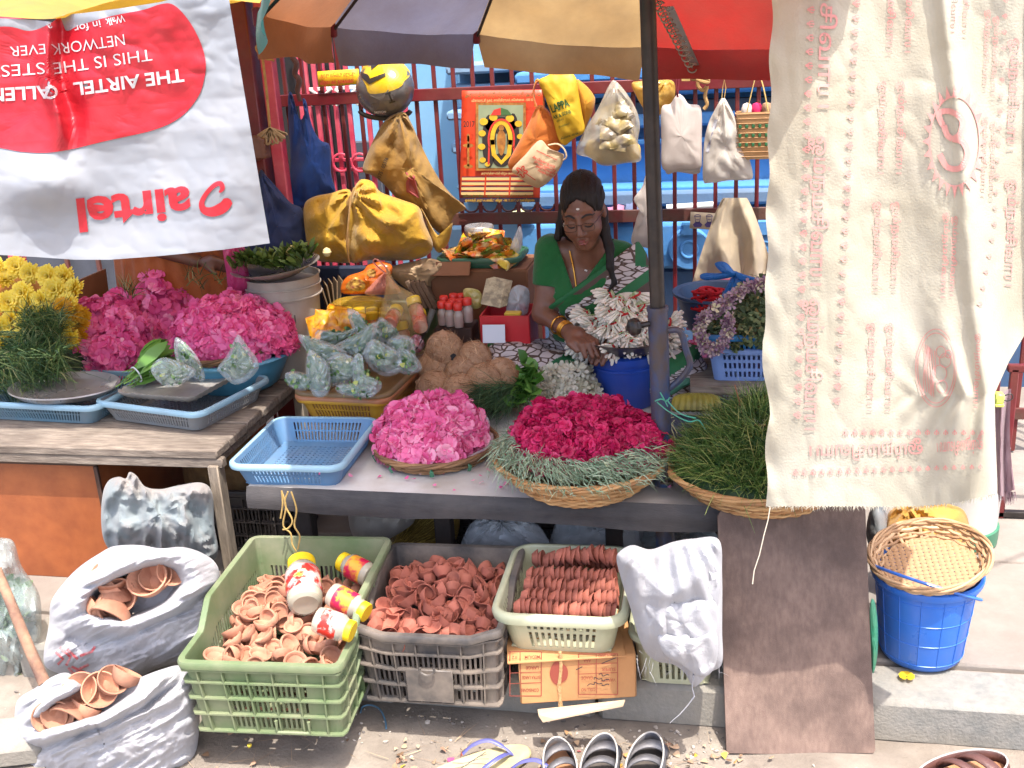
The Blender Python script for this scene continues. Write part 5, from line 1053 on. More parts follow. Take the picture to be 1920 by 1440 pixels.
PK = [(0, c8(204, 56, 122)), (.3, c8(234, 92, 154)), (.7, c8(243, 122, 178)), (.93, c8(246, 156, 194)), (1, c8(248, 200, 214))]
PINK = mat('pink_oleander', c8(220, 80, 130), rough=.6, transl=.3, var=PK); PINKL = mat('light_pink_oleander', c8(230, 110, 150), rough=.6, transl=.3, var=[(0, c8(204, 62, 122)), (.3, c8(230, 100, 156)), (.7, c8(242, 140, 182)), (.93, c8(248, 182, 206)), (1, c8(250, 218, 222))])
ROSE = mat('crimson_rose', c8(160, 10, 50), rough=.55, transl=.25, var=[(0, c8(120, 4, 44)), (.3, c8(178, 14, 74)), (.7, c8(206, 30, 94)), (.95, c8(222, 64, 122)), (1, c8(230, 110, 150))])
fl1 = petals(5, 1.0, .8, .5, .5, 1)
def heap(name, label, parts, m, cat='flowers'):
    gs = [dome(*p[:-1], **p[-1]) for p in parts]; n = 0; Vs, Fs, vs = [], [], []
    for V, F, v in gs: Vs.append(V); Fs.append(F+n); vs.append(v); n += len(V)
    return obj(name, (np.concatenate(Vs), np.concatenate(Fs)), m, var=np.concatenate(vs), kind='stuff', label=label, cat=cat, smooth=False)
a, b_, c_ = W(212, 690, z=.57), W(240, 655, z=.6), W(300, 635, z=.62)
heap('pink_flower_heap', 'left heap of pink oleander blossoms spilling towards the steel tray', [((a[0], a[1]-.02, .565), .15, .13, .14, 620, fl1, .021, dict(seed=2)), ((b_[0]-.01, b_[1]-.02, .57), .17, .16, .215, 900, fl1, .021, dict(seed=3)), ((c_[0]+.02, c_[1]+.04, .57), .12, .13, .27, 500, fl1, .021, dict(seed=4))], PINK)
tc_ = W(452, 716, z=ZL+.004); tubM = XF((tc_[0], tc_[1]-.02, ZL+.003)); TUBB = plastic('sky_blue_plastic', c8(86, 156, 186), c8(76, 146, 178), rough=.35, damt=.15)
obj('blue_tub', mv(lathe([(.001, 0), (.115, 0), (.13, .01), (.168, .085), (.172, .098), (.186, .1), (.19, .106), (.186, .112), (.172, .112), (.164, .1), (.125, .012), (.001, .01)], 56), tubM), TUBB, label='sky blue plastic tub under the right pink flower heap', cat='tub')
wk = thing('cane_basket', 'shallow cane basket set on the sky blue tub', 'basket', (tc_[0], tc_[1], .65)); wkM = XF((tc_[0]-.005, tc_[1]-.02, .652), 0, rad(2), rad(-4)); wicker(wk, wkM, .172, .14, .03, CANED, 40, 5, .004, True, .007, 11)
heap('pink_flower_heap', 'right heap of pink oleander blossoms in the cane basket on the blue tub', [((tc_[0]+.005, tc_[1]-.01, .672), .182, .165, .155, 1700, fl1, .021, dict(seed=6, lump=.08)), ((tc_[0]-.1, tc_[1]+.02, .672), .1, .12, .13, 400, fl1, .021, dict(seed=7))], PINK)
# leaf pouches
LEAFP = mat('pouch_leaf', c8(90, 124, 76), rough=.45, transl=.2, var=[(0, c8(36, 70, 28)), (.5, c8(72, 112, 52)), (.85, c8(116, 150, 84)), (1, c8(186, 182, 80))])
FILMS = mat('stiff_clear_film', c8(196, 208, 208), rough=.1, bump=.3, bsc=50, alpha=.36, spec=1.0, ior=1.9)
def leaf_pouch(out, Y0, lab, grp, seed, dep=.026):
    c = np.mean(np.array(out, float), 0); out = [tuple(c+(np.array(o)-c)*1.14) for o in out]; t = thing('leaf_pouch', lab, 'pouch', tuple(W(c[0], max(o[1] for o in out), Y=Y0)), grp); g = np.random.default_rng(seed)
    obj('film', pillow(out, c, Y0, dep, 9, .004, 9, n=4, ridg=.0045, seed=seed, infn=.4, cr=.003), FILMS, t, smooth=False)
    inn = [c+(np.array(o)-c)*.74 for o in out]; V, F = pillow(inn, c, Y0, dep*.72, 8, .003, 7, n=3, ridg=.003, seed=seed+3); F = np.array(F); k = 70; P = V[g.integers(0, len(V), k)]; nn = P-W(c[0], c[1], Y=Y0+.03)
    V2, F2, v = scatter(petals(1, 1, .75, .2, .2, seed), P, nn+g.normal(size=nn.shape)*.02, g.uniform(.008, .017, k)); obj('leaves', (np.concatenate([V, V2]), np.concatenate([F, F2+len(V)])), LEAFP, t, var=np.r_[np.clip(.4+.45*vnoise(V*160), 0, 1), v], kind='stuff', smooth=False)
for q_, (out, Y0, lab) in enumerate((([(287, 692), (305, 674), (335, 680), (362, 696), (345, 714), (318, 723), (298, 712)], 2.58, 'clear leaf pouch lying flat on the silver tray beside the leaf bundle'), ([(330, 642), (340, 640), (366, 666), (381, 700), (372, 710), (350, 695), (332, 672)], 2.7, 'slim upright leaf pouch between the pink heaps'), ([(445, 634), (460, 650), (481, 682), (466, 706), (440, 716), (416, 697), (412, 688), (430, 664)], 2.66, 'upright leaf pouch at the right end of the silver tray'))): leaf_pouch(out, Y0, lab, 'leaf pouches on the silver tray', 50+q_)
# leaf bundle tied with white thread
lb = thing('leaf_bundle', 'bundle of fresh green leaves tied with white thread by the pink heap', 'leaves', tuple(W(270, 715, z=.64)))
LEAFB = mat('fresh_leaf', c8(84, 132, 50), rough=.4, transl=.25, var=[(0, c8(60, 104, 38)), (.5, c8(92, 140, 56)), (1, c8(136, 176, 86))])
s0, s1 = W(238, 712, z=.655), W(318, 668, z=.69)
def leafrib(n, a, b, spread, L, w, seed):
    g = np.random.default_rng(seed); P = a+g.normal(size=(n, 3))*spread; D = (b-a)/np.linalg.norm(b-a)+g.normal(size=(n, 3))*.16; D /= np.linalg.norm(D, axis=1)[:, None]; side = np.cross(D, g.normal(size=(n, 3))*.6+[0, 0, 1]); side /= np.linalg.norm(side, axis=1)[:, None]; Ls = L*g.uniform(.8, 1.15, n); V = []; prof = (.08, .08, .75, 1, .8, .05); tt = (0, .3, .45, .65, .85, 1)
    up = np.cross(side, D)
    for t, q in zip(tt, prof):
        c = P+D*(Ls*t)[:, None]+up*(-.02*t*t); V += [c-side*w*q/2+up*w*q*.18, c+side*w*q/2+up*w*q*.18]
    V = np.stack(V, 1); k = 12; b0 = (np.arange(n)*k)[:, None]; F = np.concatenate([b0+np.array([[2*s, 2*s+1, 2*s+3, 2*s+2]]) for s in range(5)]); return V.reshape(-1, 3), F, np.repeat(g.random(n), k)
V, F, v = leafrib(46, s0, s1, .014, .15, .036, 4); obj('leaves', (V, F), LEAFB, lb, var=v, kind='stuff')
THR = mat('white_thread', c8(200, 206, 212), rough=.8)
for t_ in (.22, .42): 
    c = s0+(s1-s0)*t_; d = (s1-s0)/np.linalg.norm(s1-s0); u = np.cross(d, [0, 0, 1]); u /= np.linalg.norm(u); k_ = np.cross(u, d); obj('thread', tube([c+(u*math.cos(a)*.026+k_*math.sin(a)*.024) for a in np.linspace(0, 6.28, 18, endpoint=False)], .0022, 5, True), THR, lb)
# yellow chrysanthemums in a carton
def mum(seed):
    g = np.random.default_rng(seed); Vs, Fs, n, vs = [], [], 0, []
    for ring_, (k, el, L) in enumerate(((22, .1, 1), (22, .45, .95), (18, .8, .85), (14, 1.1, .7), (8, 1.4, .5))):
        for i in range(k):
            a = 2*math.pi*(i+.5*(ring_ % 2))/k+g.normal()*.06; e = el+g.normal()*.1; d = np.array([math.cos(a)*math.cos(e), math.sin(a)*math.cos(e), math.sin(e)]); sd = np.array([-math.sin(a), math.cos(a), 0]); up = np.cross(d, sd); P = []
            for t, w in ((.1, .05), (.6, .11), (.9, .1), (1.0, .04)): c = d*L*t*g.uniform(.95, 1.05)-up*(.18*t*t*(1-el*.5)); P += [c-sd*w, c+sd*w]
            Vs.append(np.array(P)); Fs.append(np.array([[0, 1, 3, 2], [2, 3, 5, 4], [4, 5, 7, 6]])+n); n += 8; vs.append(np.tile([0, 0, .5, .5, .85, .85, 1, 1], 1)*.6+ring_*.1)
    return np.concatenate(Vs), np.concatenate(Fs), np.concatenate(vs)
YEL = mat('yellow_mum', c8(226, 200, 60), rough=.6, transl=.25, objvar=.06, var=[(0, c8(214, 170, 20)), (.4, c8(240, 214, 50)), (.8, c8(244, 228, 110)), (1, c8(246, 236, 160))]); ORA = mat('deep_yellow_mum', c8(216, 160, 20), rough=.6, transl=.25, var=[(0, c8(170, 110, 10)), (.5, c8(216, 158, 20)), (1, c8(232, 190, 50))])
g = np.random.default_rng(4); pts = []
for k in range(4000):
    x, y = g.uniform(-110, 140), g.uniform(492, 645)
    if y < 500+.0*x or (x > 60 and y > 640-.9*(140-x)*.8+25) or (x > 120 and y < 520): continue
    if all(math.hypot(x-q[0], y-q[1]) > 27 for q in pts): pts.append((x, y))
def place_set(V, F, v, m, name, lab, cat, grp, mats_):
    s = None
    for M in mats_:
        if s is None: s = obj(name, (V, F), m, var=v, label=lab, cat=cat, group=grp, org=(0, 0, 0), smooth=False); s.matrix_world = M
        else: inst(s, M)
V, F, v = mum(1); Ml = []
for (x, y) in pts:
    Yv = 3.12-.25*(y-490)/150-.03*abs(x-40)/100+g.normal()*.015; p = W(x, y, Y=Yv); d = Vector((g.normal()*.35, -1+g.normal()*.2, .55+g.normal()*.3)); Ml.append(Matrix.Translation(Vector(p.tolist())) @ d.to_track_quat('Z', 'Y').to_matrix().to_4x4() @ Matrix.Scale(.036*g.uniform(.85, 1.2), 4))
place_set(V, F, v, YEL, 'chrysanthemum', 'pale yellow chrysanthemum head in the heap below the white banner', 'flower', 'yellow chrysanthemums', Ml)
Ml = []
for (x, y) in ((118, 575), (140, 585), (150, 605), (128, 600), (146, 628), (132, 632), (110, 590), (152, 590), (136, 650), (120, 618)): p = W(x, y, Y=2.95+g.normal()*.02); d = Vector((.3+g.normal()*.4, -1, .3+g.normal()*.3)); Ml.append(Matrix.Translation(Vector(p.tolist())) @ d.to_track_quat('Z', 'Y').to_matrix().to_4x4() @ Matrix.Scale(.032, 4))
place_set(*mum(2), ORA, 'marigold', 'deep yellow flower head between the grass and the pink heap', 'flower', 'deep yellow flowers', Ml)
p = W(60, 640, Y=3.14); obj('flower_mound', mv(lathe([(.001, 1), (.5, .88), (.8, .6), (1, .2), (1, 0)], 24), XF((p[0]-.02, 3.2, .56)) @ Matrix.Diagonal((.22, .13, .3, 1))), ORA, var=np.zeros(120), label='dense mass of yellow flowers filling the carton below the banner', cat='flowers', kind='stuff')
p = W(152, 555, Y=3.2); bxg = thing('flower_carton', 'brown cardboard carton holding the yellow chrysanthemums', 'carton', (p[0]-.2, 3.2, ZL)); BRC = mat('brown_board', c8(142, 106, 76), c8(126, 92, 64), 7, .85, .2, 60)
obj('side_wall', box((p[0]+.005, 3.2, .69), (.006, .3, .29), .002, ry=.06), BRC, bxg); obj('side_wall', box((p[0]-.45, 3.2, .65), (.006, .3, .21), .002), BRC, bxg); obj('back_wall', box((p[0]-.22, 3.35, .65), (.46, .006, .21), .002), BRC, bxg); obj('front_wall', box((p[0]-.22, 3.06, .59), (.46, .006, .09), .002), BRC, bxg)
# grass bundles
GRV = [(0, c8(36, 64, 34)), (.4, c8(62, 92, 48)), (.75, c8(96, 122, 66)), (.92, c8(140, 150, 92)), (1, c8(180, 170, 120))]
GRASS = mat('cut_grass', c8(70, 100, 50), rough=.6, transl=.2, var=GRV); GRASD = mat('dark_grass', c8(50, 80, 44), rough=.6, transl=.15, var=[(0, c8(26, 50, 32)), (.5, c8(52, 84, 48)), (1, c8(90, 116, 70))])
def grassmass(name, label, boxes, m, n, L=(.05, .12), w=.003, cat='grass', seed=1, kind='stuff', droop=.25):
    g = np.random.default_rng(seed); Ps, Ds = [], []
    for (x0, y0, x1, y1, Y0, Y1, dx, dy, dz, sp) in boxes:
        k = n//len(boxes); x, y = g.uniform(x0, x1, k), g.uniform(y0, y1, k); Ps.append(W(x, y, Y=Y0+(Y1-Y0)*g.random(k))); Ds.append(np.array([dx, dy, dz])+g.normal(size=(k, 3))*sp)
    P, D = np.concatenate(Ps), np.concatenate(Ds); V, F, v = blades(P, D, g.uniform(*L, len(P)), w, 4, droop); V[:, 2] = np.maximum(V[:, 2], .502)
    return obj(name, (V, F), m, var=v, kind=kind, label=label, cat=cat)
grassmass('grass_bundle', 'upper bundle of cut green grass below the yellow flowers', [(40, 585, 118, 650, 2.78, 2.95, .3, -.5, .5, .45), (-60, 620, 90, 680, 2.8, 3.0, .9, -.2, .1, .25)], GRASS, 2600, (.05, .11), .0028, seed=2)
grassmass('grass_bundle', 'lower bundle of cut green grass behind the oval steel tray', [(20, 650, 120, 715, 2.7, 2.85, .5, -.5, .3, .45), (-90, 660, 60, 735, 2.66, 2.85, .8, -.4, .15, .35)], GRASS, 2800, (.05, .12), .0028, seed=3)
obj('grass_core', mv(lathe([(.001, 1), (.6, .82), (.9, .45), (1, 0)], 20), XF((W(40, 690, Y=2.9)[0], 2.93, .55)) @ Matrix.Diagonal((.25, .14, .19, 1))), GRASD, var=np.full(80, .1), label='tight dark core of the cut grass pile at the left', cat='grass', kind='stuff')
grassmass('grass_sprigs', 'thin grass sprigs standing behind the pink heaps', [(232, 535, 250, 565, 3.1, 3.15, 0, 0, 1, .45), (345, 505, 420, 545, 3.1, 3.2, .1, 0, 1, .6)], GRASS, 70, (.05, .1), .003, seed=5)
p = W(200, 560, Y=3.3); yb = thing('yellow_crate_lid', 'yellow box edge behind the left pink heap', 'box', (p[0], 3.3, .545)); obj('shell', box((p[0], 3.32, .63), (.24, .2, .17), .01), mat('box_yellow', c8(176, 152, 60), c8(158, 134, 56), 6, .7, .2), yb); obj('lid', box((p[0], 3.32, .722), (.25, .21, .012), .004), mat('box_lid_straw', c8(170, 152, 96), c8(150, 134, 84), 30, .8), yb)
# paint bucket, plate and betel leaves
pbk = W(543, 640, Y=3.12); pbt = thing('paint_bucket', 'dirty white paint bucket carrying the plate of betel leaves', 'bucket', (pbk[0], 3.12, .52)); DIRTW = plastic('dirty_white_plastic', c8(176, 170, 160), c8(160, 152, 142), dirt=c8(110, 92, 78), damt=.5, dsc=6, dst=(1, 1, .5))
zt_ = float(W(543, 528, Y=3.02)[2]); obj('body', lathe([(.001, 0), (.096, 0), (.1, .01), (.113, zt_-.52-.075), (.113, zt_-.52-.07), (.119, zt_-.52-.068), (.119, zt_-.52-.01), (.123, zt_-.52), (.117, zt_-.52), (.112, zt_-.54), (.001, zt_-.56)], 44, (pbk[0], 3.12, .52)), DIRTW, pbt, sharp=50)
obj('bucket_rings', join(*[tube([(pbk[0]+r*math.cos(t), 3.12+r*math.sin(t), z) for t in np.linspace(0, 6.283, 40, endpoint=False)], .003, 6, True) for r, z in ((.121, zt_-.03), (.1215, zt_-.062))]), DIRTW, pbt)
def bwrap(x, y): th = -math.pi/2+(x-543)/66; return np.stack([pbk[0]+.1125*np.cos(th), 3.12+.1125*np.sin(th), zt_-.08-(y-560)*.00175], 1)
decal('faded_lettering', place(txt('ional', .01), 545, 592, w=42, h=15), bwrap, mat('faded_ink', c8(96, 92, 90), rough=.8), pbt, 6)
pp_ = np.array([pbk[0]+.005, 3.08, zt_+.012]); obj('betel_plate', mv(lathe([(.001, 0), (.07, 0), (.09, .012), (.135, .03), (.14, .029), (.136, .026), (.09, .006), (.07, -.006), (.001, -.006)], 44), XF(pp_, 0, rad(3), rad(-4))), STEEL, label='shallow metal plate of betel leaves on the paint bucket', cat='plate')
Vs, Fs, vs, n = [], [], [], 0
for k in range(5):
    a0 = pp_+[-.12+.012*k, -.07+.035*k, .022]; a1 = pp_+[.115-.005*k, -.06+.03*k, .03]
    for i in range(80):
        t = i/79; c = a0+(a1-a0)*t+[0, 0, .012*math.sin(t*5+k)]; g_ = leafrib(1, c, c+np.array([.25*math.cos(t*3+k), -.3, .6]), .003, .06, .017, k*50+i); Vs.append(g_[0]); Fs.append(g_[1]+n); vs.append(g_[2]); n += 12
BETEL = mat('betel_leaf', c8(70, 96, 36), rough=.45, transl=.2, var=[(0, c8(40, 62, 24)), (.5, c8(76, 100, 40)), (1, c8(124, 142, 70))]); obj('betel_leaves', (np.concatenate(Vs), np.concatenate(Fs)), BETEL, var=np.concatenate(vs), kind='stuff', label='rows of stacked green betel leaves on the metal plate', cat='leaves')
for px, py, r, lab in ((548, 474, .022, 'pale lime fruit on top of the betel leaves'), (613, 473, .014, 'small pale lime at the right end of the betel leaves')): p = W(px, py, Y=3.1); obj('lime_fruit', lathe([(.001, -r), (r*.6, -r*.8), (r, 0), (r*.75, r*.7), (r*.2, r*1.02), (.001, r*1.1)], 16, p), mat('pale_lime', c8(206, 190, 140), c8(190, 172, 120), 20, .6), label=lab, cat='fruit')
obj('pink_plastic_bag', pillow([(418, 462), (436, 455), (456, 458), (462, 490), (470, 540), (452, 548), (430, 545), (424, 510)], (445, 500), 3.05, .03, 10, .004, 14, tie=(440, 452), tf=16, ta=.005, tr=90, ridg=.003), mat('pink_film', c8(214, 80, 140), c8(196, 60, 120), 10, .3, .5, 40, alpha=.75, transl=.3), label='magenta plastic bag hanging below the banner corner', cat='bag')
# ================================================================== goods on the stall table
MC, wC = fitD((424, 868), (642, 872), .33, .565, .07); slot_basket('flat_basket', 'empty blue flat plastic basket at the table corner', MC, wC, .33, .065, BLUEP, pitch=.0105, rows=((.14, .48), (.54, .84)), rimm=RIMB)
MD, wD = fitD((544, 748), (726, 756), .42, .595, .075)
YELP = plastic('yellow_basket', c8(196, 148, 44), c8(182, 134, 40), dirt=c8(110, 80, 40), damt=.4); slot_basket('flat_basket', 'yellow plastic basket at the bottom of the nested trays', MD, wD-.01, .4, .075, YELP, pitch=.0105, rows=((.14, .48), (.54, .84)))
for k, (cc_, lab) in enumerate(((c8(176, 112, 72), 'dull orange tray nested in the yellow basket'), (c8(130, 102, 66), 'brown tray under the leaf pouches, topmost of the nested trays'))):
    m_ = plastic('tray%d' % k, cc_, damt=.35); slot_basket('nested_tray', lab, MD @ XF((0, .004*k, .014+.013*k)), wD-.004, .4, .066, m_, cat='tray', group='nested trays', bsolid=True)
PL = [([(628, 652), (664, 630), (702, 608), (698, 640), (682, 674), (658, 668)], 'tall triangular leaf pouch pointing up in the middle of the tray'), ([(563, 632), (590, 636), (645, 660), (622, 692), (596, 682), (578, 660)], 'leaf pouch with yellowing leaves at the back left of the tray'), ([(580, 662), (598, 670), (616, 690), (614, 732), (590, 738), (577, 705)], 'narrow leaf pouch hanging over the front left tray rim'), ([(615, 676), (640, 666), (668, 680), (667, 706), (640, 720), (618, 718), (611, 696)], 'plump leaf pouch at the tray front beside the narrow one'), ([(666, 672), (680, 671), (686, 700), (712, 716), (702, 735), (670, 734), (663, 710)], 'bottle shaped leaf pouch with a long neck at the tray front'), ([(700, 640), (722, 648), (749, 664), (752, 690), (726, 702), (700, 690), (685, 664)], 'round leaf pouch at the right front of the tray'), ([(730, 640), (755, 631), (773, 640), (776, 676), (760, 682), (738, 662)], 'squarish leaf pouch at the far right of the tray'), ([(655, 585), (673, 588), (692, 612), (716, 620), (714, 652), (690, 642), (666, 620)], 'leaf pouch with a crumpled white top against the yellow jars'), ([(713, 598), (736, 612), (747, 630), (726, 646), (708, 626)], 'small leaf pouch against the bag of jars'), ([(600, 620), (640, 622), (674, 611), (666, 626), (626, 652), (598, 642)], 'flat leaf pouch lying at the back of the tray'), ([(538, 702), (562, 699), (588, 714), (572, 730), (545, 724)], 'low leaf pouch on the left tray corner'), ([(636, 724), (668, 720), (702, 726), (692, 744), (642, 738)], 'leaf pouch flat on the tray floor at the front'), ([(748, 656), (772, 662), (788, 690), (764, 700), (746, 690)], 'leaf pouch on the right tray rim by the knife')]
for q_, (out, lab) in enumerate(PL): yb = max(o[1] for o in out); leaf_pouch(out, 2.66+(735-yb)*.0023, lab, 'leaf pouches on the nested trays', 70+q_, .034)
# middle pink heap on flat cane tray
pc = W(818, 838, z=.52); ck = thing('cane_tray', 'flat cane tray with white lining under the light pink flowers', 'tray', (pc[0], pc[1], .5)); wicker(ck, XF((pc[0], pc[1], .503), 0), .163, .135, .03, CANED, 40, 5, .0042, True, .0075, 14)
WCL = clothmat('white_lining', c8(206, 204, 204), c8(192, 190, 192), dirt=c8(206, 130, 160), dsc=12, damt=.35)
def lining(u, v): r = .155*u; th = v*2*math.pi; x = pc[0]+r*np.cos(th); y = pc[1]+r*np.sin(th); return np.stack([x, y, .515+.022*u**4+.004*fbm(np.stack([x*30, y*30, u], 1), 2)*u], 1)
obj('cloth_lining', grid(lining, 14, 60), WCL, ck); obj('lining_fold', pillow([(765, 852), (785, 842), (808, 834), (828, 828), (838, 838), (850, 852), (810, 858)], (808, 847), 2.47, .02, 8, .004, 12, tie=(820, 830), tf=14, ta=.004, tr=50), WCL, ck); obj('lining_fold', pillow([(895, 782), (908, 778), (918, 790), (912, 806), (896, 815)], (904, 795), 2.66, .015, 7, .003, 12), WCL, ck)
for a_ in (.0, .7, 1.4, 3.6, 4.2, 4.9, 5.5): obj('green_tape', tube([(pc[0]+r*math.cos(a_), pc[1]+r*math.sin(a_), z) for r, z in ((.14, .51), (.163, .53), (.172, .52), (.166, .506))], .006, 6, flat=.3), plastic('green_tape', c8(40, 120, 90)), ck)
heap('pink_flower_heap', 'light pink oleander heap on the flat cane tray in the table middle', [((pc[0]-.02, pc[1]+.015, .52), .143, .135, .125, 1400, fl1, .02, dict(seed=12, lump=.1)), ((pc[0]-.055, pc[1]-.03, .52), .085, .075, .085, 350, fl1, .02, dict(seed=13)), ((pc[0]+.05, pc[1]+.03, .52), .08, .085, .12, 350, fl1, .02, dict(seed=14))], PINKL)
# crimson roses on the big cane basket with herbs
rc = W(1092, 862, z=.56); rb = thing('cane_basket', 'large round cane basket under the crimson roses', 'basket', (rc[0], rc[1], .5)); rM = XF((rc[0], rc[1]-.01, .503)); wicker(rb, rM, .212, .135, .078, CANE, 48, 11, .0042, True, .008, 16, .8)
HERB = mat('silver_herb', c8(140, 158, 130), rough=.7, transl=.2, var=[(0, c8(86, 112, 84)), (.4, c8(130, 152, 124)), (.8, c8(170, 184, 158)), (1, c8(206, 206, 160))])
n = 4200; th = rng.uniform(0, 6.283, n); rr = rng.uniform(.12, .222, n); P = np.stack([rc[0]+rr*np.cos(th), rc[1]-.01+rr*np.sin(th), .575+.045*(1-((rr-.16)/.07)**2)+rng.uniform(-.02, .012, n)], 1); D = np.stack([np.cos(th)*.7-np.sin(th)*.8, np.sin(th)*.7+np.cos(th)*.8, -.1+0*th], 1)+rng.normal(size=P.shape)*.5
V, F, v = blades(P, D, rng.uniform(.014, .04, n), .0028, 3, .3); v[:] = np.clip(v*.75+.25*np.repeat(vnoise(np.stack([th*5, rr*30, th*0], 1))*.5+.5, 8), 0, 1); obj('silver_herb_ring', (V, F), HERB, var=v, kind='stuff', label='ring of feathery silver green herbs around the crimson roses', cat='herbs')
for k, (x, y) in enumerate(((1140, 868), (1185, 862), (1250, 795), (1000, 860), (1060, 880))):   # cut stems
    p = W(x, y, Y=2.34 if x < 1200 else 2.5); n = 46; P = p+rng.normal(size=(n, 3))*.01; V, F, v = blades(P, np.array([.2*(k-2), -.8, -.2])+rng.normal(size=P.shape)*.35, rng.uniform(.015, .035, n), .003, 3, .3, False); obj('herb_stems', (V, F), HERB, var=.75+.25*v, kind='stuff', label='cut pale herb stems sticking out of the rose basket, %s' % ['front middle', 'front right', 'beside the pole', 'front left', 'front centre left'][k], cat='herbs')
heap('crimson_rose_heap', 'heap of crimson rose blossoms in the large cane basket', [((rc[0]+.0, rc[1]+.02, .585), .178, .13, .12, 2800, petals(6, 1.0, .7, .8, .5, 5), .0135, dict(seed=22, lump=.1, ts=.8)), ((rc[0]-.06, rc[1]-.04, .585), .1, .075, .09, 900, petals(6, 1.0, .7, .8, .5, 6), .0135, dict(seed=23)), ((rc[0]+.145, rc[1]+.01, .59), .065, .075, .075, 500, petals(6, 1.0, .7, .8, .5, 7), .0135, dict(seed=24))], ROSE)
# grass basket at the right
gc = W(1425, 892, z=.55); gb = thing('cane_basket', 'large cane basket of green grass half behind the cream cloth', 'basket', (gc[0], gc[1], .5)); gM_ = XF((gc[0]+.005, gc[1]+.02, .502)); wicker(gb, gM_, .225, .14, .075, CANE, 48, 11, .0042, True, .008, 18, .8)
n = 7000; th = rng.uniform(0, 6.283, n); rr = .185*np.sqrt(rng.random(n)); hgt = .575+.09*(1-(rr/.215)**2)+.06*np.exp(-((rr*np.cos(th)+.0)**2+(rr*np.sin(th)-.09)**2)/.008); P = np.stack([gc[0]+rr*np.cos(th), gc[1]+.02+rr*np.sin(th), hgt-.02], 1)
V, F, v = blades(P, np.stack([np.cos(th)*.6, np.sin(th)*.4-.25, .8+0*th], 1)+rng.normal(size=P.shape)*.45, rng.uniform(.04, .095, n), .0026, 4, .3); obj('grass_heap', (V, F), mat('fresh_grass', c8(80, 110, 50), rough=.55, transl=.25, var=[(0, c8(36, 66, 30)), (.4, c8(74, 108, 46)), (.75, c8(116, 142, 70)), (.93, c8(160, 170, 96)), (1, c8(196, 184, 120))]), var=v, kind='stuff', label='heap of fresh green grass in the right cane basket', cat='grass')
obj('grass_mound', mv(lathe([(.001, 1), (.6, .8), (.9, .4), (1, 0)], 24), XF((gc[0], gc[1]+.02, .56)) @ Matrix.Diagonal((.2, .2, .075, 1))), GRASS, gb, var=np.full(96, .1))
for k, pts_ in enumerate((([1378, 1388, 1396, 1405], [722, 760, 800, 850]), ([1372, 1395, 1425], [800, 785, 770]))): obj('brown_leaf_strip', tube(W(np.array(pts_[0]), np.array(pts_[1]), Y=2.42), .005, 6, flat=.3), mat('dry_leaf_strip', c8(140, 96, 62), rough=.8), label='dry brown leaf strip tying the grass, %s' % ('upright one' if k == 0 else 'slanting one'), cat='leaf')
# teal string tied to the pole
obj('teal_string', join(*[tube(spline(W(np.array(a, float), np.array(b, float), Y=2.37), 5), .003, 6, flat=.5) for a, b in (([1228, 1240, 1250, 1256], [752, 748, 752, 745]), ([1238, 1246, 1252], [736, 750, 762]), ([1232, 1255, 1290, 1310, 1322], [754, 772, 790, 788, 805]), ([1250, 1275, 1305], [750, 775, 784]))]), plastic('teal_string', c8(70, 170, 140)), label='teal plastic string knotted around the umbrella pole', cat='string')
obj('foot_bracket', join(box(W(1250, 890, Y=2.3)+[0, 0, .0], (.008, .008, .05), .002), box(W(1250, 905, Y=2.3), (.03, .012, .006), .002)), BLKMET, label='small rusty iron bracket on the table front between the cane baskets', cat='bracket')
# coconuts
cn = thing('coconut', 'x', 'coconut', (0, 0, 0)); COCO = mat('coconut_husk', c8(180, 146, 118), c8(146, 112, 86), 26, .95, 1.0, 120, st=(1, 1, 3), dirt=c8(196, 152, 112), dsc=12, damt=.4, objvar=.12)
gV = lathe([(.001, -1)]+[(math.sin(t), -math.cos(t)) for t in np.linspace(.25, math.pi-.25, 14)]+[(.08, 1.06), (.001, 1.1)], 28); nV = gV[0]*(1+.05*fbm(gV[0]*3, 3))[:, None]; obj('husk', (nV*.052, gV[1]), COCO, cn)
n = 700; D = rng.normal(size=(n, 3)); D /= np.linalg.norm(D, axis=1)[:, None]; T_ = rng.normal(size=D.shape)*.6+np.array([0, 0, .8]); T_ = T_-D*np.sum(T_*D, 1)[:, None]; T_ /= np.linalg.norm(T_, axis=1)[:, None]; T_ += D*np.where(rng.random(n) < .08, .5, -.12)[:, None]; V, F, v = blades(D*.0535, T_, rng.uniform(.012, .034, n), .0012, 4, .06); obj('fibres', (V, F), mat('coir_fibre', c8(196, 152, 112), rough=.9, var=[(0, c8(120, 80, 54)), (.5, c8(182, 136, 98)), (1, c8(214, 178, 138))]), cn, kind='stuff', var=v)
cs = [(833, 655, 2.96, .66, 'topmost coconut with a dark patch on the pile'), (818, 690, 2.95, 0, 'coconut at the left of the pile behind'), (868, 700, 2.93, 0, 'coconut in the middle of the pile'), (888, 674, 2.97, 0, 'pale topped coconut right of the topmost one'), (815, 730, 2.86, 0, 'coconut at the front left of the pile above the pink heap'), (908, 716, 2.88, 0, 'large coconut at the right of the pile'), (862, 736, 2.84, 0, 'coconut in front of the pile centre'), (940, 706, 2.93, 0, 'coconut at the far right behind the green grass')]
for i, (x, y, Yv, z, lab) in enumerate(cs):
    p = W(x, y, Y=Yv); M = XF(p, i*1.7, i*.9, i*.5, 1.06)
    if i == 0: cn.matrix_world = M; cn['label'] = lab; cn['group'] = 'coconuts'
    else: inst(cn, M, lab, 'coconuts')
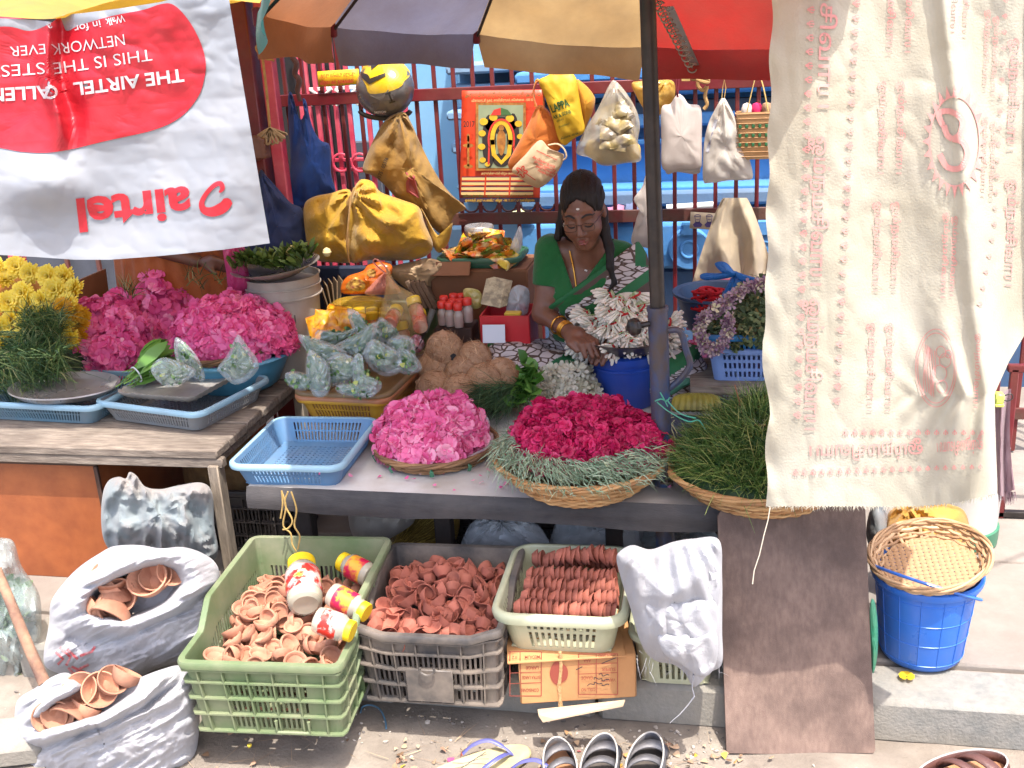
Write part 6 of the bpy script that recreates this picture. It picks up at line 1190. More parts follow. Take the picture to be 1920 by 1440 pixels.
p = W(850, 668, Y=2.905); ds = obj('dark_patch', (np.array([[p[0]+.007*math.cos(t)*(1+.5*math.sin(3*t))+.004*math.sin(t), p[1]-.006, p[2]+.011*math.sin(t)] for t in np.linspace(0, 6.28, 12)[:-1]]), [list(range(11))]), mat('char', c8(40, 38, 40), rough=.9)); ds.parent = cn; ds.matrix_parent_inverse = XF(W(833, 655, Y=2.96), 0, 0, 0, 1.06).inverted()
grassmass('dark_grass_bunch', 'dark green fine grass bunch between coconuts and roses', [(900, 720, 985, 755, 2.75, 2.9, -.5, -.7, .1, .35)], GRASD, 1100, (.05, .11), .002, seed=8)
lr = thing('betel_bunch', 'upright bunch of folded green leaves between the coconuts and roses', 'leaves', tuple(W(985, 755, z=.5)))
for (x, y, r_) in ((985, 720, 1), (975, 735, 2), (1000, 728, 3), (990, 745, 4), (970, 750, 5), (1002, 700, 6), (984, 690, 7), (992, 712, 8)): V, F, v = leafrib(7, W(x, y+12, Y=2.78), W(x+random.uniform(-12, 12), y-22, Y=2.74), .006, .062, .04, 40+r_); obj('leaf_fold', (V, F), LEAFB, lr, var=v)
wc_ = W(1056, 735, Y=2.86); heap('white_flower_heap', 'small heap of white flowers behind the crimson roses', [((wc_[0], 2.87, .52), .1, .075, .125, 460, petals(6, 1, .4, .8, .2, 9), .02, dict(seed=31))], mat('white_petal', c8(212, 208, 190), rough=.6, transl=.3, var=[(0, c8(170, 170, 140)), (.5, c8(214, 210, 192)), (1, c8(228, 226, 216))]))
bt_ = W(1028, 690, z=.56); obj('embossed_tray', mv(lathe([(.001, 0), (.7, 0), (.8, .012), (.93, .03), (1, .034), (1.02, .03), (.95, .022), (.8, .002), (.7, -.006), (.001, -.006)], 60, fn=lambda V: V*np.where(np.hypot(V[..., 0], V[..., 1])[..., None] > .75, 1+.012*np.sin(np.arctan2(V[..., 1], V[..., 0])*24)[..., None], 1)), XF((bt_[0], bt_[1]-.02, .565), 0, rad(8)) @ Matrix.Diagonal((.145, .12, 1, 1))), mat('bronze', c8(120, 88, 58), c8(92, 66, 44), 30, .4, .6, 90, metal=.6), label='embossed brown metal tray in front of the seated woman', cat='tray')
# tuberose bundles on bowl and blue bucket
jb = W(1172, 752, z=.5); JX, JY = jb[0], jb[1]+.0; NAVP = plastic('royal_blue_plastic', c8(32, 70, 160), c8(28, 60, 146), rough=.35, damt=.12); bz = .5
sb = thing('lidded_bucket', 'royal blue lidded bucket under the bowl of white buds', 'bucket', (JX, JY, .5)); hb = float(W(1172, 672, Y=JY-.09)[2])-.5
obj('body', lathe([(.001, 0), (.086, 0), (.09, .006), (.102, hb-.045), (.107, hb-.043), (.107, hb-.036), (.102, hb-.034), (.103, hb-.02)], 44, (JX, JY, bz)), NAVP, sb, sharp=50); obj('lid', lathe([(.103, hb-.024), (.109, hb-.022), (.109, hb-.004), (.1, hb), (.001, hb-.004)], 44, (JX, JY, bz)), NAVP, sb, sharp=50)
zb_ = bz+hb; obj('steel_bowl', lathe([(.001, .001), (.085, .001), (.11, .012), (.142, .042), (.146, .045), (.146, .049), (.139, .046), (.106, .016), (.08, .006), (.001, .005)], 64, (JX+.01, JY, zb_), fn=lambda V: V*np.where((np.arange(V.shape[0])[:, None, None] > 1) & (np.arange(V.shape[0])[:, None, None] < 4), 1+.008*np.sin(np.arctan2(V[..., 1], V[..., 0])*60)[..., None], 1)), mat('bowl_steel', c8(96, 88, 86), c8(70, 62, 64), 16, .35, metal=.7), label='fluted metal bowl of white buds on the royal blue bucket', cat='bowl')
BUD = mat('white_bud', c8(206, 190, 168), rough=.55, transl=.2, var=[(0, c8(170, 194, 126)), (.16, c8(228, 224, 200)), (.6, c8(240, 233, 221)), (1, c8(234, 208, 188))]); REDT = mat('red_thread', c8(176, 20, 26), rough=.7)
def budbundle(seed, n=26):
    g = np.random.default_rng(seed); t = thing('bud_bundle', 'x', 'flowers', (0, 0, 0)); Vs, Fs, vs, k = [], [], [], 0; pr = lathe([(.0014, 0), (.0018, .012), (.0024, .028), (.0042, .042), (.0046, .049), (.003, .054), (.0005, .056)], 7); L = pr[0][:, 2]
    for i in range(n):
        a = g.uniform(-1.0, 1.0); b = g.uniform(-.45, .45); M = XF((g.normal()*.006, g.normal()*.004, 0), 0, b, a, g.uniform(.9, 1.25)); Vs.append(xf(pr[0], M)); Fs += [[q+k for q in f] for f in pr[1]]; k += len(pr[0]); vs.append(np.clip(.02+L/.056*.75+g.normal()*.1, 0, 1))
    obj('buds', (np.concatenate(Vs), Fs), BUD, t, var=np.concatenate(vs)); obj('thread', tube(spline([(.02*math.cos(q), .011*math.sin(q), .012+.003*math.sin(q*2)) for q in np.linspace(0, 5.6, 9)], 3), .0032, 6), REDT, t); return t
BS = [budbundle(1), budbundle(2), budbundle(3, 20)]; bu = set(); g = np.random.default_rng(8)
jl = [(1110, 638, 0, 200), (1145, 640, 0, 170), (1180, 636, 0, 150), (1215, 640, 0, 160), (1125, 610, 0, 195), (1160, 612, 0, 175), (1195, 608, 0, 150), (1230, 605, 0, 120), (1120, 582, 0, 220), (1150, 585, 0, 180), (1185, 580, 0, 110), (1215, 585, 0, 100), (1150, 555, 0, 200), (1180, 550, 0, 30), (1200, 560, 0, 60), (1165, 532, 0, 10), (1190, 530, 0, 40), (1150, 535, 0, 190), (1095, 640, 0, 215), (1250, 600, 0, 95), (1250, 630, 0, 120), (1175, 565, 0, 140), (1140, 525, 0, 175)]
jl += [(x+g.uniform(-16, 16), y+g.uniform(-12, 12), 0, an+g.uniform(-50, 50)) for (x, y, _, an) in jl]+[(1168, 600, 0, 160), (1180, 622, 0, 185), (1162, 572, 0, 170), (1190, 592, 0, 140), (1206, 618, 0, 165), (1140, 600, 0, 190), (1172, 545, 0, 165), (1195, 548, 0, 140), (1150, 568, 0, 200)]
for i, (x, y, _, an) in enumerate(jl):
    y = 644-(644-y)*.8; an = 180-62*(x-1170)/75+g.uniform(-45, 45); x = 1168+(x-1168)*.96
    dxc = (x-1170)/75; Yv = JY-.09+.05*dxc*dxc+(640-y)*.0007+.02*g.random(); p = W(x, y, Y=Yv); a = rad(an); d = Vector((math.sin(a)*1.0, -.3+g.normal()*.2, math.cos(a))); M = Matrix.Translation(Vector(p.tolist())) @ d.to_track_quat('Z', 'X').to_matrix().to_4x4() @ Matrix.Scale(g.uniform(.8, .98), 4); k = i % 3; lab = 'bundle of white tuberose buds tied with red thread in the metal bowl'
    if k not in bu: bu.add(k); o = BS[k]; o.matrix_world = M; o['label'] = lab; o['group'] = 'tuberose bundles'
    else: inst(BS[k], M, lab, 'tuberose bundles')
obj('bud_core', mv(lathe([(.001, 1), (.45, .85), (.8, .45), (1, 0), (.6, -.05)], 26), XF((JX+.01, JY+.03, zb_+.03)) @ Matrix.Diagonal((.105, .085, .15, 1))), BUD, var=np.full(26*5, .5), kind='stuff', label='mass of white buds filling the metal bowl', cat='flowers')
# right-hand stack beside the pole
lv0 = W(1305, 718, Y=2.86); SX = lv0[0]
sh = thing('plank_shelf', 'rough plank shelf carrying the lavender basket right of the pole', 'shelf', (SX+.15, 2.95, .5)); zp = float(W(1370, 722, Y=2.84)[2]); obj('plank', box((SX+.2, 2.96, zp-.012), (.44, .26, .028), .004, rz=rad(2)), WOOD, sh); 
for x in (.03, .38): obj('support', box((SX+x, 2.98, (zp-.026+.5)/2), (.04, .18, max(.01, zp-.026-.5)), .003), WOOD, sh)
LAV = plastic('lavender_plastic', c8(120, 150, 206), c8(110, 140, 198), damt=.12); CYB = plastic('cyan_blue_plastic', c8(32, 124, 186), c8(28, 112, 174), damt=.12)
hl = float(W(1370, 660, Y=2.85)[2])-zp; M1 = XF((SX+.185, 2.97, zp+.003)); slot_basket('square_hole_basket', 'lavender plastic basket with small square holes on the plank shelf', M1, .3, .22, hl, LAV, pitch=.0135, rows=((.12, .3), (.4, .58), (.68, .86)), r=.02, tap=.9)
M2 = XF((SX+.19, 2.97, zp+hl-.0)); h2 = float(W(1370, 648, Y=2.84)[2])-(zp+hl-.02)+.014; slot_basket('slotted_basket', 'bright blue slotted basket of herbs on the lavender basket', M2, .34, .24, .045, CYB, pitch=.0135, rows=((.08, .8),), r=.02, tap=.92)
zh = zp+hl+.045; HB = mat('grey_herb', c8(92, 108, 70), rough=.65, transl=.2, var=[(0, c8(50, 66, 40)), (.5, c8(90, 108, 68)), (.9, c8(136, 146, 102)), (1, c8(150, 120, 70))])
n = 2600; D = rng.normal(size=(n, 3)); D /= np.linalg.norm(D, axis=1)[:, None]; D[:, 2] = np.abs(D[:, 2]); P = np.array([SX+.21, 2.96, zh-.02])+D*np.array([.19, .14, .15])*rng.uniform(.9, 1.03, (n, 1)); sw = P[:, 0] < SX+.12; P[sw, 2] -= .03
V, F, v = scatter(petals(2, 1, .8, .5, .4, 12), P, D+rng.normal(size=D.shape)*.6, rng.uniform(.009, .017, n)); 
Vb, Fb, vb = blades(P[::3], np.cross(D[::3], [0.2, .3, 1])+rng.normal(size=D[::3].shape)*.4, rng.uniform(.03, .07, len(P[::3])), .002, 4, .2); cg = lathe([(.001, .95), (.6, .76), (.9, .38), (.95, 0)], 24); CV = cg[0]*[.18, .13, .14]+[SX+.21, 2.96, zh-.02]
obj('herb_heap', (np.concatenate([V, Vb, CV]), np.concatenate([F, Fb+len(V), np.array(cg[1])+len(V)+len(Vb)])), HB, var=np.concatenate([v, vb, np.full(len(CV), .05)]), kind='stuff', label='heap of grey green herbs in the bright blue basket', cat='herbs')
gp = spline(np.array([(1436, 528), (1400, 540), (1370, 560), (1345, 580), (1318, 598), (1313, 625), (1322, 650), (1340, 655), (1358, 640), (1366, 615), (1366, 595)]), 8); Yg = np.interp(np.arange(len(gp)), [0, 20, 40, len(gp)-1], [2.86, 2.83, 2.8, 2.8]); G3 = W(gp[:, 0], gp[:, 1], Y=Yg); i_ = rng.integers(0, len(G3), 520); P = G3[i_]+rng.normal(size=(520, 3))*.006; V, F, v = scatter(petals(4, 1, .55, 1.0, .1, 8), P, rng.normal(size=P.shape)+[0, -.6, .3], rng.uniform(.009, .014, 520))
obj('bud_garland', (V, F), mat('mauve_bud', c8(176, 146, 160), rough=.6, transl=.2, var=[(0, c8(120, 84, 116)), (.4, c8(172, 140, 158)), (.8, c8(204, 184, 180)), (1, c8(206, 200, 150))]), var=v, label='looped garland of mauve and white buds over the herbs', cat='garland')
for k, (x, y) in enumerate(((1440, 640), (1420, 650))): pass
ck2 = W(1420, 640, Y=2.85)
obj('cane_basket', tube([(ck2[0]+.1*math.cos(t), 2.95+.1*math.sin(t), zh+.01+.008*k) for k in range(3) for t in np.linspace(0, 6.2, 30)], .005, 6), CANED, var=np.full(90*6, .3), label='edge of a brown cane basket behind the herbs', cat='basket')
dbp = W(1330, 640, Y=3.2); obj('navy_bowl', lathe([(.001, 0), (.08, 0), (.1, .02), (.125, .11), (.137, .118), (.137, .126), (.12, .124), (.095, .02), (.001, .01)], 44, (W(1345, 640, Y=3.22)[0], 3.22, float(W(1330, 640, Y=3.1)[2]))), plastic('navy_plastic', c8(50, 78, 112), c8(42, 66, 98), damt=.2), label='slate blue plastic bowl behind the herbs beside the pole', cat='bowl')
ry = thing('red_yarn', 'bright red ball of yarn in the slate blue bowl', 'yarn', tuple(W(1322, 575, Y=3.12))); yc = W(1322, 562, Y=3.12); YARN = mat('red_yarn', c8(190, 16, 30), c8(160, 10, 24), 40, .9, .4, 200)
for k in range(3):
    D = rng.normal(size=(60, 3)); obj('strand', tube(spline([yc+np.array([.022*k-.01, 0, .006*(k % 2)])+.03*np.array([math.cos(t*1.0+k)*math.cos(t*.13), math.sin(t*1.0+k)*.9, math.sin(t*.37+k)*.9]) for t in np.linspace(0, 60, 150)], 2), .0038, 6), YARN, ry)
bb_ = obj('blue_film_knot', join(pillow([(1350, 565), (1358, 545), (1368, 525), (1378, 515), (1392, 518), (1400, 540), (1390, 560), (1366, 572)], (1375, 545), 3.0, .03, 8, .004, 12, tie=(1380, 515), tf=12, ta=.005, tr=60), pillow([(1312, 518), (1320, 512), (1350, 512), (1378, 508), (1384, 516), (1350, 524), (1320, 525)], (1350, 517), 2.99, .012, 6, .003, 10), pillow([(1340, 495), (1352, 490), (1364, 494), (1376, 508), (1382, 516), (1372, 520), (1352, 510)], (1362, 506), 2.99, .014, 6, .003, 10), pillow([(1380, 510), (1400, 516), (1440, 528), (1436, 536), (1400, 530), (1382, 522)], (1405, 523), 2.98, .01, 6, .003, 10)), mat('blue_film', c8(60, 130, 200), c8(50, 116, 190), 14, .25, .6, 40, alpha=.85, transl=.3), label='knotted light blue plastic bag above the herbs', cat='bag')
pcb = W(1305, 560, Y=3.4); pch = thing('pink_chair', 'pink plastic chair half hidden behind the herb basket', 'chair', (pcb[0]+.1, 3.35, .11)); PKP = plastic('pink_plastic', c8(206, 76, 116), c8(194, 66, 106), damt=.1, rough=.35); zc1 = float(W(1305, 526, Y=3.4)[2])
def crest(u, v): x = pcb[0]-.03+.3*u; return np.stack([x, 3.4-.03*np.sin(u*math.pi)+.03*v, zc1-.16*v-.012*np.cos(u*math.pi*2)], 1)
obj('crest_rail', grid(crest, 16, 8), PKP, pch, solid=.012)
for k in range(5): obj('back_slat', tube([(pcb[0]-.005+.05*k, 3.395, zc1-.14), (pcb[0]-.0+.05*k, 3.38, .55)], .011, 8, flat=.5), PKP, pch)
for k in (0, 1): obj('leg', tube([(pcb[0]-.01+.27*k, 3.4, .56), (pcb[0]-.03+.31*k, 3.43, .11)], .016, 8), PKP, pch); obj('leg', tube([(pcb[0]-.01+.27*k, 3.15, .5), (pcb[0]-.03+.31*k, 3.12, .11)], .016, 8), PKP, pch)
obj('seat', box((pcb[0]+.125, 3.27, .53), (.32, .3, .02), .008), PKP, pch)
bnp = thing('banana_bunch', 'small bunch of green yellow bananas under the plank shelf', 'bananas', tuple(W(1300, 765, Y=2.75))); BAN = mat('banana', c8(150, 140, 50), c8(120, 116, 40), 10, .5, dirt=c8(60, 50, 20), dsc=14, damt=.6)
for k in range(8): x = 1274+9*k; obj('banana', tube(spline(W(np.array([1308+(x-1308)*.35, x+2*(k-3.5)*.3, x+(k-3.5)*2.0, x+(k-3.5)*2.6]), np.array([744, 748, 758, 772.]), Y=np.array([2.8, 2.77, 2.75, 2.74])), 4), [.006]+[.0125]*11+[.005], 8), BAN, bnp)
p = W(1290, 785, Y=2.72); obj('navy_box', box((p[0]+.06, 2.73, .52), (.22, .1, .04), .006), plastic('navy_box', c8(44, 54, 84), damt=.3), label='low navy box under the bananas', cat='box')
p = W(1240, 725, Y=2.95); obj('green_fold', pillow([(1256, 728), (1275, 715), (1290, 708), (1300, 718), (1285, 725), (1258, 742)], (1275, 724), 2.9, .012, 6, .002, 10), plastic('teal_film', c8(36, 120, 96)), label='folded teal plastic strip right of the pole', cat='plastic')
obj('brown_paper_bag', pillow([(1262, 702), (1290, 690), (1310, 686), (1308, 705), (1290, 715), (1268, 712)], (1288, 700), 2.96, .02, 7, .003, 12), mat('kraft', c8(150, 122, 70), c8(130, 104, 58), 16, .8), label='crumpled brown paper beside the plank shelf', cat='paper')

P = np.stack([rng.uniform(-1.1, .2, 46), rng.uniform(2.31, 2.45, 46), np.full(46, .505)], 1); V, F, v = scatter(petals(1, 1, .8, .4, .4, 2), P, np.array([0, 0, 1.])+rng.normal(size=P.shape)*.3, rng.uniform(.008, .016, 46)); obj('loose_petals', (V, F), PINKL, var=v, kind='stuff', label='loose pink petals strewn along the white table sheet', cat='petals', smooth=False)
obj('blue_wire', tube(spline(W(np.array([676, 680, 695, 712, 722, 724]), np.array([1336, 1325, 1322, 1330, 1350, 1366]), z=.006), 5), .0022, 5), plastic('wire_blue', c8(90, 140, 170)), label='curl of pale blue plastic strip on the road below the black crate', cat='strip')
# ================================================================== things hanging on the railing
YH = 3.54
obj('blue_cloth_bag', pillow([(543, 388), (545, 300), (541, 230), (540, 182), (545, 172), (551, 186), (556, 212), (565, 224), (572, 205), (567, 186), (574, 190), (585, 235), (600, 262), (619, 274), (621, 325), (629, 362), (604, 370), (570, 390)], (582, 300), 3.48, .05, 16, .006, 20, tie=(562, 190), tf=14, ta=.008, tr=200, ridg=.006), clothmat('blue_cloth', c8(38, 84, 166), c8(32, 72, 150), dirt=c8(90, 104, 130), dsc=6, damt=.35), label='blue cloth bag hanging on the railing left of the yellow bundle', cat='bag')
obj('navy_tarpaulin', pillow([(486, 322), (500, 330), (520, 352), (545, 380), (566, 392), (572, 430), (572, 478), (545, 484), (480, 484), (455, 470), (470, 400)], (520, 425), 3.38, .05, 14, .006, 22, tie=(485, 320), tf=22, ta=.008, tr=190, ridg=.004), clothmat('navy_cloth', c8(44, 66, 120), c8(36, 54, 100), dirt=c8(96, 98, 116), dsc=5, damt=.4), label='dark blue cloth bag sagging behind the banner corner', cat='bag')
obj('navy_backdrop', box(W(690, 545, Y=3.5), (.75, .03, .18), .01), mat('navy_sheet', c8(34, 44, 68), c8(26, 34, 54), 5, .7, .3, 40), label='thin dark navy backdrop panel standing behind the orange packet', cat='box')  # thin upright backdrop panel, not a full box
hk = thing('hanging_hank', 'yellow string ending in a knotted hank beside the gate post', 'rope', tuple(W(508, 270, Y=3.3))); STRG = mat('string_tan', c8(176, 140, 90), c8(150, 116, 70), 60, .9)
obj('string', tube(spline(W(np.array([492, 490, 494, 500, 503, 506]), np.array([62, 85, 120, 170, 205, 238]), Y=3.3), 5), .0045, 7), STRG, hk); obj('loop', tube(spline(W(np.array([490, 480, 484, 494, 498, 510, 514]), np.array([85, 88, 98, 95, 110, 112, 115]), Y=3.29), 5), .0035, 6), STRG, hk)
for k in range(9): a = -.9+k*.26; obj('hank_loop', tube(spline([W(506+d*math.sin(a)*1.0+w_*math.cos(a), 240+d*math.cos(a)*.9, Y=3.29-.01*(k % 2)) for d, w_ in ((0, 0), (14, -4), (30, -3), (34, 0), (30, 4), (14, 4), (0, 1))], 4), .004, 6), mat('hank_beige', c8(170, 148, 116), c8(150, 126, 96), 50, .9), hk)
obj('brown_rag_strip', tube(spline(W(np.array([549, 548, 556, 553, 561, 558, 563]), np.array([85, 105, 120, 138, 150, 170, 190]), Y=3.47), 5), [.014, .018]+[.017]*24+[.012]*5, 8, flat=.45), clothmat('brown_rag', c8(112, 74, 60), c8(92, 58, 48)), label='twisted brown cloth strip tied above the blue bag', cat='rag')
YSK = clothmat('yellow_sack_cloth', c8(190, 148, 30), c8(172, 128, 22), dirt=c8(96, 76, 34), dsc=6, damt=.55, dedge=.1, rough=.8, bump=.9, bsc=70, transl=.08)
yb_ = thing('yellow_bundle', 'big dirty yellow sack bundle tied to the railing', 'sack', tuple(W(700, 490, Y=3.35)))
obj('sack_body', pillow([(570, 386), (585, 370), (620, 362), (656, 356), (662, 400), (656, 450), (660, 490), (625, 492), (596, 488), (578, 462), (571, 425)], (615, 430), 3.34, .1, 14, .012, 26, tie=(660, 360), tf=10, ta=.012, tr=160, ridg=.008, seed=1), YSK, yb_)
obj('sack_body', pillow([(652, 400), (660, 362), (672, 340), (684, 336), (700, 342), (714, 360), (752, 374), (785, 388), (796, 418), (812, 462), (790, 484), (740, 489), (690, 488), (658, 492), (650, 450)], (725, 425), 3.31, .105, 22, .016, 26, tie=(656, 365), tf=12, ta=.014, tr=170, ridg=.008, seed=2), YSK, yb_)
obj('loose_flap', pillow([(790, 390), (800, 420), (812, 462), (826, 474), (842, 452), (849, 418), (838, 432), (820, 440)], (818, 445), 3.33, .03, 9, .004, 18), YSK, yb_)
obj('tie_string', tube(W(np.array([664, 658, 655, 652, 650, 655]), np.array([352, 370, 400, 430, 460, 492]), Y=np.array([3.24, 3.235, 3.225, 3.225, 3.23, 3.26])), .003, 6), STRG, yb_)
os_ = obj('olive_sack', pillow([(738, 214), (758, 210), (772, 232), (788, 268), (806, 305), (828, 342), (850, 368), (874, 390), (852, 404), (836, 440), (812, 428), (785, 400), (752, 380), (722, 348), (700, 330), (680, 320), (688, 290), (704, 255), (720, 228)], (770, 315), 3.42, .055, 18, .01, 24, tie=(748, 212), tf=10, ta=.014, tr=220, ridg=.007, seed=4), clothmat('olive_sack', c8(150, 120, 66), c8(130, 102, 54), dirt=c8(180, 130, 40), dsc=4, damt=.5, bump=.6, bsc=90), label='brown olive woven sack hanging under the helmet', cat='sack')
OG_ = (np.array([v.co[:] for v in os_.data.vertices])+ORG[os_.name], [list(p.vertices) for p in os_.data.polygons])
decalR('printed_patch', fan([(782, 252), (818, 262), (838, 310), (822, 330), (795, 290)], (812, 290), 7), OG_, mat('orange_patch', c8(180, 104, 40), c8(190, 130, 40), 20, .8), os_); decalR('stamp_lettering', place(txt('9175 / 05376', .01), 712, 338, w=44, h=7, ang=-68), OG_, mat('stamp_ink', c8(66, 60, 54), rough=.8), os_)
decalR('red_patch', fan([(760, 322), (778, 330), (786, 372), (762, 360)], (772, 346), 5), OG_, mat('red_patch', c8(140, 44, 44), c8(120, 60, 60), 20, .8), os_)
# helmet
HY = 3.46; hc = (722, 166)
def HS(off=0.):
    def f(x, y):
        dx, dy = (np.asarray(x, float)-hc[0])/55, (np.asarray(y, float)-hc[1])/55; return W(x, y, Y=HY-.105*np.sqrt(np.clip(1-(dx*dx+dy*dy), 0, 1))-off)
    return f
hl_ = thing('motorcycle_helmet', 'silver helmet with yellow and black graphics hanging on the railing', 'helmet', tuple(W(722, 222, Y=HY)))
hw = W(hc[0], hc[1], Y=HY); sc_ = np.linalg.norm(W(777, 166, Y=HY)-W(722, 166, Y=HY))
HGEO = pillow([(hc[0]+55*math.cos(t), hc[1]+(55 if math.sin(t) < 0 else 54)*math.sin(t)*(1 if math.sin(t) < .0 else 1)) for t in np.linspace(0, 2*math.pi, 40, endpoint=False)], hc, HY, .105, 18, 0, 40, back=.9, n=2, infn=0, cr=0); hsh = obj('shell', HGEO, mat('helmet_silver', c8(128, 126, 124), c8(104, 102, 100), 8, .3, .08, 50, metal=.4, dirt=c8(80, 72, 64), dsc=6, damt=.4, coat=.4), hl_)
HYEL = mat('helmet_yellow', c8(206, 172, 26), c8(190, 154, 24), 10, .35, dirt=c8(120, 96, 40), dsc=9, damt=.3, coat=.4); HBLK = mat('helmet_black', c8(40, 36, 32), rough=.4)
decal('yellow_panel', fan(spline(np.array([(684, 120), (700, 114), (745, 114), (766, 130), (768, 142), (758, 152), (752, 162), (728, 172), (694, 176), (686, 160), (676, 140)]), 3, True), (722, 144), 8), HS(.0025), HYEL, hsh)
decal('chevron', (np.array([(675, 134), (690, 140), (694, 147), (718, 138), (723, 136), (723, 142), (692, 158), (678, 146)]), [[0, 1, 2, 7], [2, 6, 7], [2, 3, 5, 6], [3, 4, 5]]), HS(.006), HBLK, hsh, 6); decal('chevron', (np.array([(695, 118), (712, 118), (696, 131)]), [[0, 1, 2]]), HS(.006), HBLK, hsh, 6)
decal('dark_panel', fan(np.array([(692, 178), (728, 168), (738, 185), (745, 200), (735, 208), (700, 212), (694, 195)]), (716, 190), 6), HS(.003), mat('helmet_dark', c8(96, 90, 84), rough=.4), hsh); decal('numeral', strokes2([[(722, 177), (732, 174)], [(729, 176), (736, 192)], [(730, 193), (741, 190)]], 3), HS(.006), HBLK, hsh, 5)
decal('brand_mark', place(txt('NOVON', .02), 702, 213, w=22, h=4.5, ang=-3), HS(.005), VWHT, hsh)
obj('neck_roll', tube([W(hc[0]+48*math.cos(t), 206+16*math.sin(t), Y=HY-.02) for t in np.linspace(.1, math.pi-.1, 20)], .008, 8), HBLK, hl_)
# calendar
cal = obj('wall_calendar', grid(lambda u, v: W(866-4*v+(156-6*v)*u, 170+206*v+4*u*v-2*u, Y=3.575-.01*np.sin(u*3)*v), 14, 16), mat('calendar_orange', c8(206, 68, 30), c8(200, 60, 28), 6, .45), label='orange 2017 wall calendar with a garlanded shrine picture', cat='calendar', solid=.002)
KY = lambda o=.004: (lambda x, y: W(x, y, Y=3.562-o))
CREAMP = mat('print_cream', c8(206, 176, 116), rough=.6); GOLD = mat('print_gold', c8(176, 120, 50), c8(130, 80, 34), 60, .5); PYEL = mat('print_yellow', c8(214, 176, 40), c8(196, 150, 30), 60, .6); PBLK = mat('print_black', c8(38, 32, 30), rough=.6); PGRN = mat('print_green', c8(60, 96, 50), rough=.6); PNAV = mat('print_navy', c8(44, 36, 66), rough=.6); PSAGE = mat('print_sage', c8(140, 150, 118), c8(126, 138, 108), 14, .6)
def rect(x0, y0, x1, y1): return (np.array([(x0, y0), (x1, y0), (x1, y1), (x0, y1)], float), [[0, 1, 2, 3]])
decal('picture_border', rect(892, 192, 986, 320), KY(.002), GOLD, cal); decal('picture_ground', rect(897, 197, 981, 315), KY(.003), PSAGE, cal)
dk = [fan([(917+0+13*math.cos(t), 265+50*math.sin(t)) for t in np.linspace(0, 6.28, 20)[:-1]], (917, 265), 3), fan([(962+12*math.cos(t), 262+50*math.sin(t)) for t in np.linspace(0, 6.28, 20)[:-1]], (962, 262), 3), fan([(940+16*math.cos(t), 300+13*math.sin(t)) for t in np.linspace(0, 6.28, 20)[:-1]], (940, 300), 3), fan([(939+30*math.cos(t), 235+16*math.sin(t)) for t in np.linspace(0, 6.28, 20)[:-1]], (939, 235), 3)]; decal('dark_drape', merge2(dk), KY(.004), PBLK, cal)
yl = []
for (x, y, r) in ((907, 228, 8), (904, 250, 7), (903, 275, 7), (905, 300, 6), (925, 220, 8), (956, 222, 8), (972, 232, 7), (975, 256, 6), (974, 280, 6), (914, 308, 5), (968, 305, 5)): yl.append(fan([(x+r*math.cos(t), y+r*.85*math.sin(t)) for t in np.linspace(0, 6.28, 12)[:-1]], (x, y), 3))
yl.append(strokes2([[(940+17*math.cos(t), 262-36*math.sin(t)*.9) for t in np.linspace(-.3, math.pi+.3, 30)], [(923, 262), (926, 290), (940, 305), (954, 290), (957, 262)]], 8)); decal('garlands', merge2(yl), KY(.005), PYEL, cal)
decal('red_trim', merge2([strokes2([[(940+24*math.cos(t), 262-40*math.sin(t)*.95) for t in np.linspace(-.4, math.pi+.4, 30)], [(917, 275), (916, 308)], [(963, 275), (966, 300)]], 3.4), fan([(920, 216), (926, 206), (939, 202), (939, 216)], (930, 211), 3)]), KY(.006), PRED, cal); decal('canopy_print', merge2([fan([(939, 202), (952, 206), (960, 216), (939, 216)], (948, 211), 3)]), KY(.006), PGRN, cal)
decal('shrine_figure', merge2([fan([(940+8*math.cos(t)*(1-.3*math.sin(t)), 268+24*math.sin(t)) for t in np.linspace(0, 6.28, 20)[:-1]], (940, 268), 3), fan([(940+5*math.cos(t), 240+6*math.sin(t)) for t in np.linspace(0, 6.28, 12)[:-1]], (940, 240), 2)]), KY(.006), GOLD, cal)
decal('lamp_print', merge2([strokes2([[(878, 255), (878, 312)]], 4), fan([(878+10*math.cos(t), 273+4*math.sin(t)) for t in np.linspace(0, 6.28, 14)[:-1]], (878, 273), 2), fan([(878+9*math.cos(t), 312+4*math.sin(t)) for t in np.linspace(0, 6.28, 14)[:-1]], (878, 312), 2), fan([(878+3*math.cos(t), 258+8*math.sin(t)) for t in np.linspace(0, 6.28, 10)[:-1]], (878, 258), 2)]), KY(.004), GOLD, cal)
decal('year', place(txt('2017', .012), 869, 238, w=21, h=11), KY(), PBLK, cal); decal('heading', place(txt('அருள்மிகு ஸ்ரீ விஜயகணபதி ஆலயம்', .02), 872, 182, w=142, h=7, ang=-1), KY(), PGRN, cal); decal('subheading', place(txt('விசாலாட்சி நகர், சாலிகிராமம், சென்னை - 600 004', .01), 884, 191, w=118, h=4.5, ang=-1), KY(), CREAMP, cal); decal('caption', place(txt('அருள்மிகு ஸ்ரீ விஜயகணபதி', .01), 902, 327, w=70, h=4), KY(), CREAMP, cal)
cl_, nv_ = [], []
for i in range(3):
    for j in range(4): x, y = 866+46*i-.5*j, 331+9.2*j; cl_.append(rect(x, y+1.8, x+43, y+6.8)); nv_.append(rect(x, y, x+43, y+1.8))
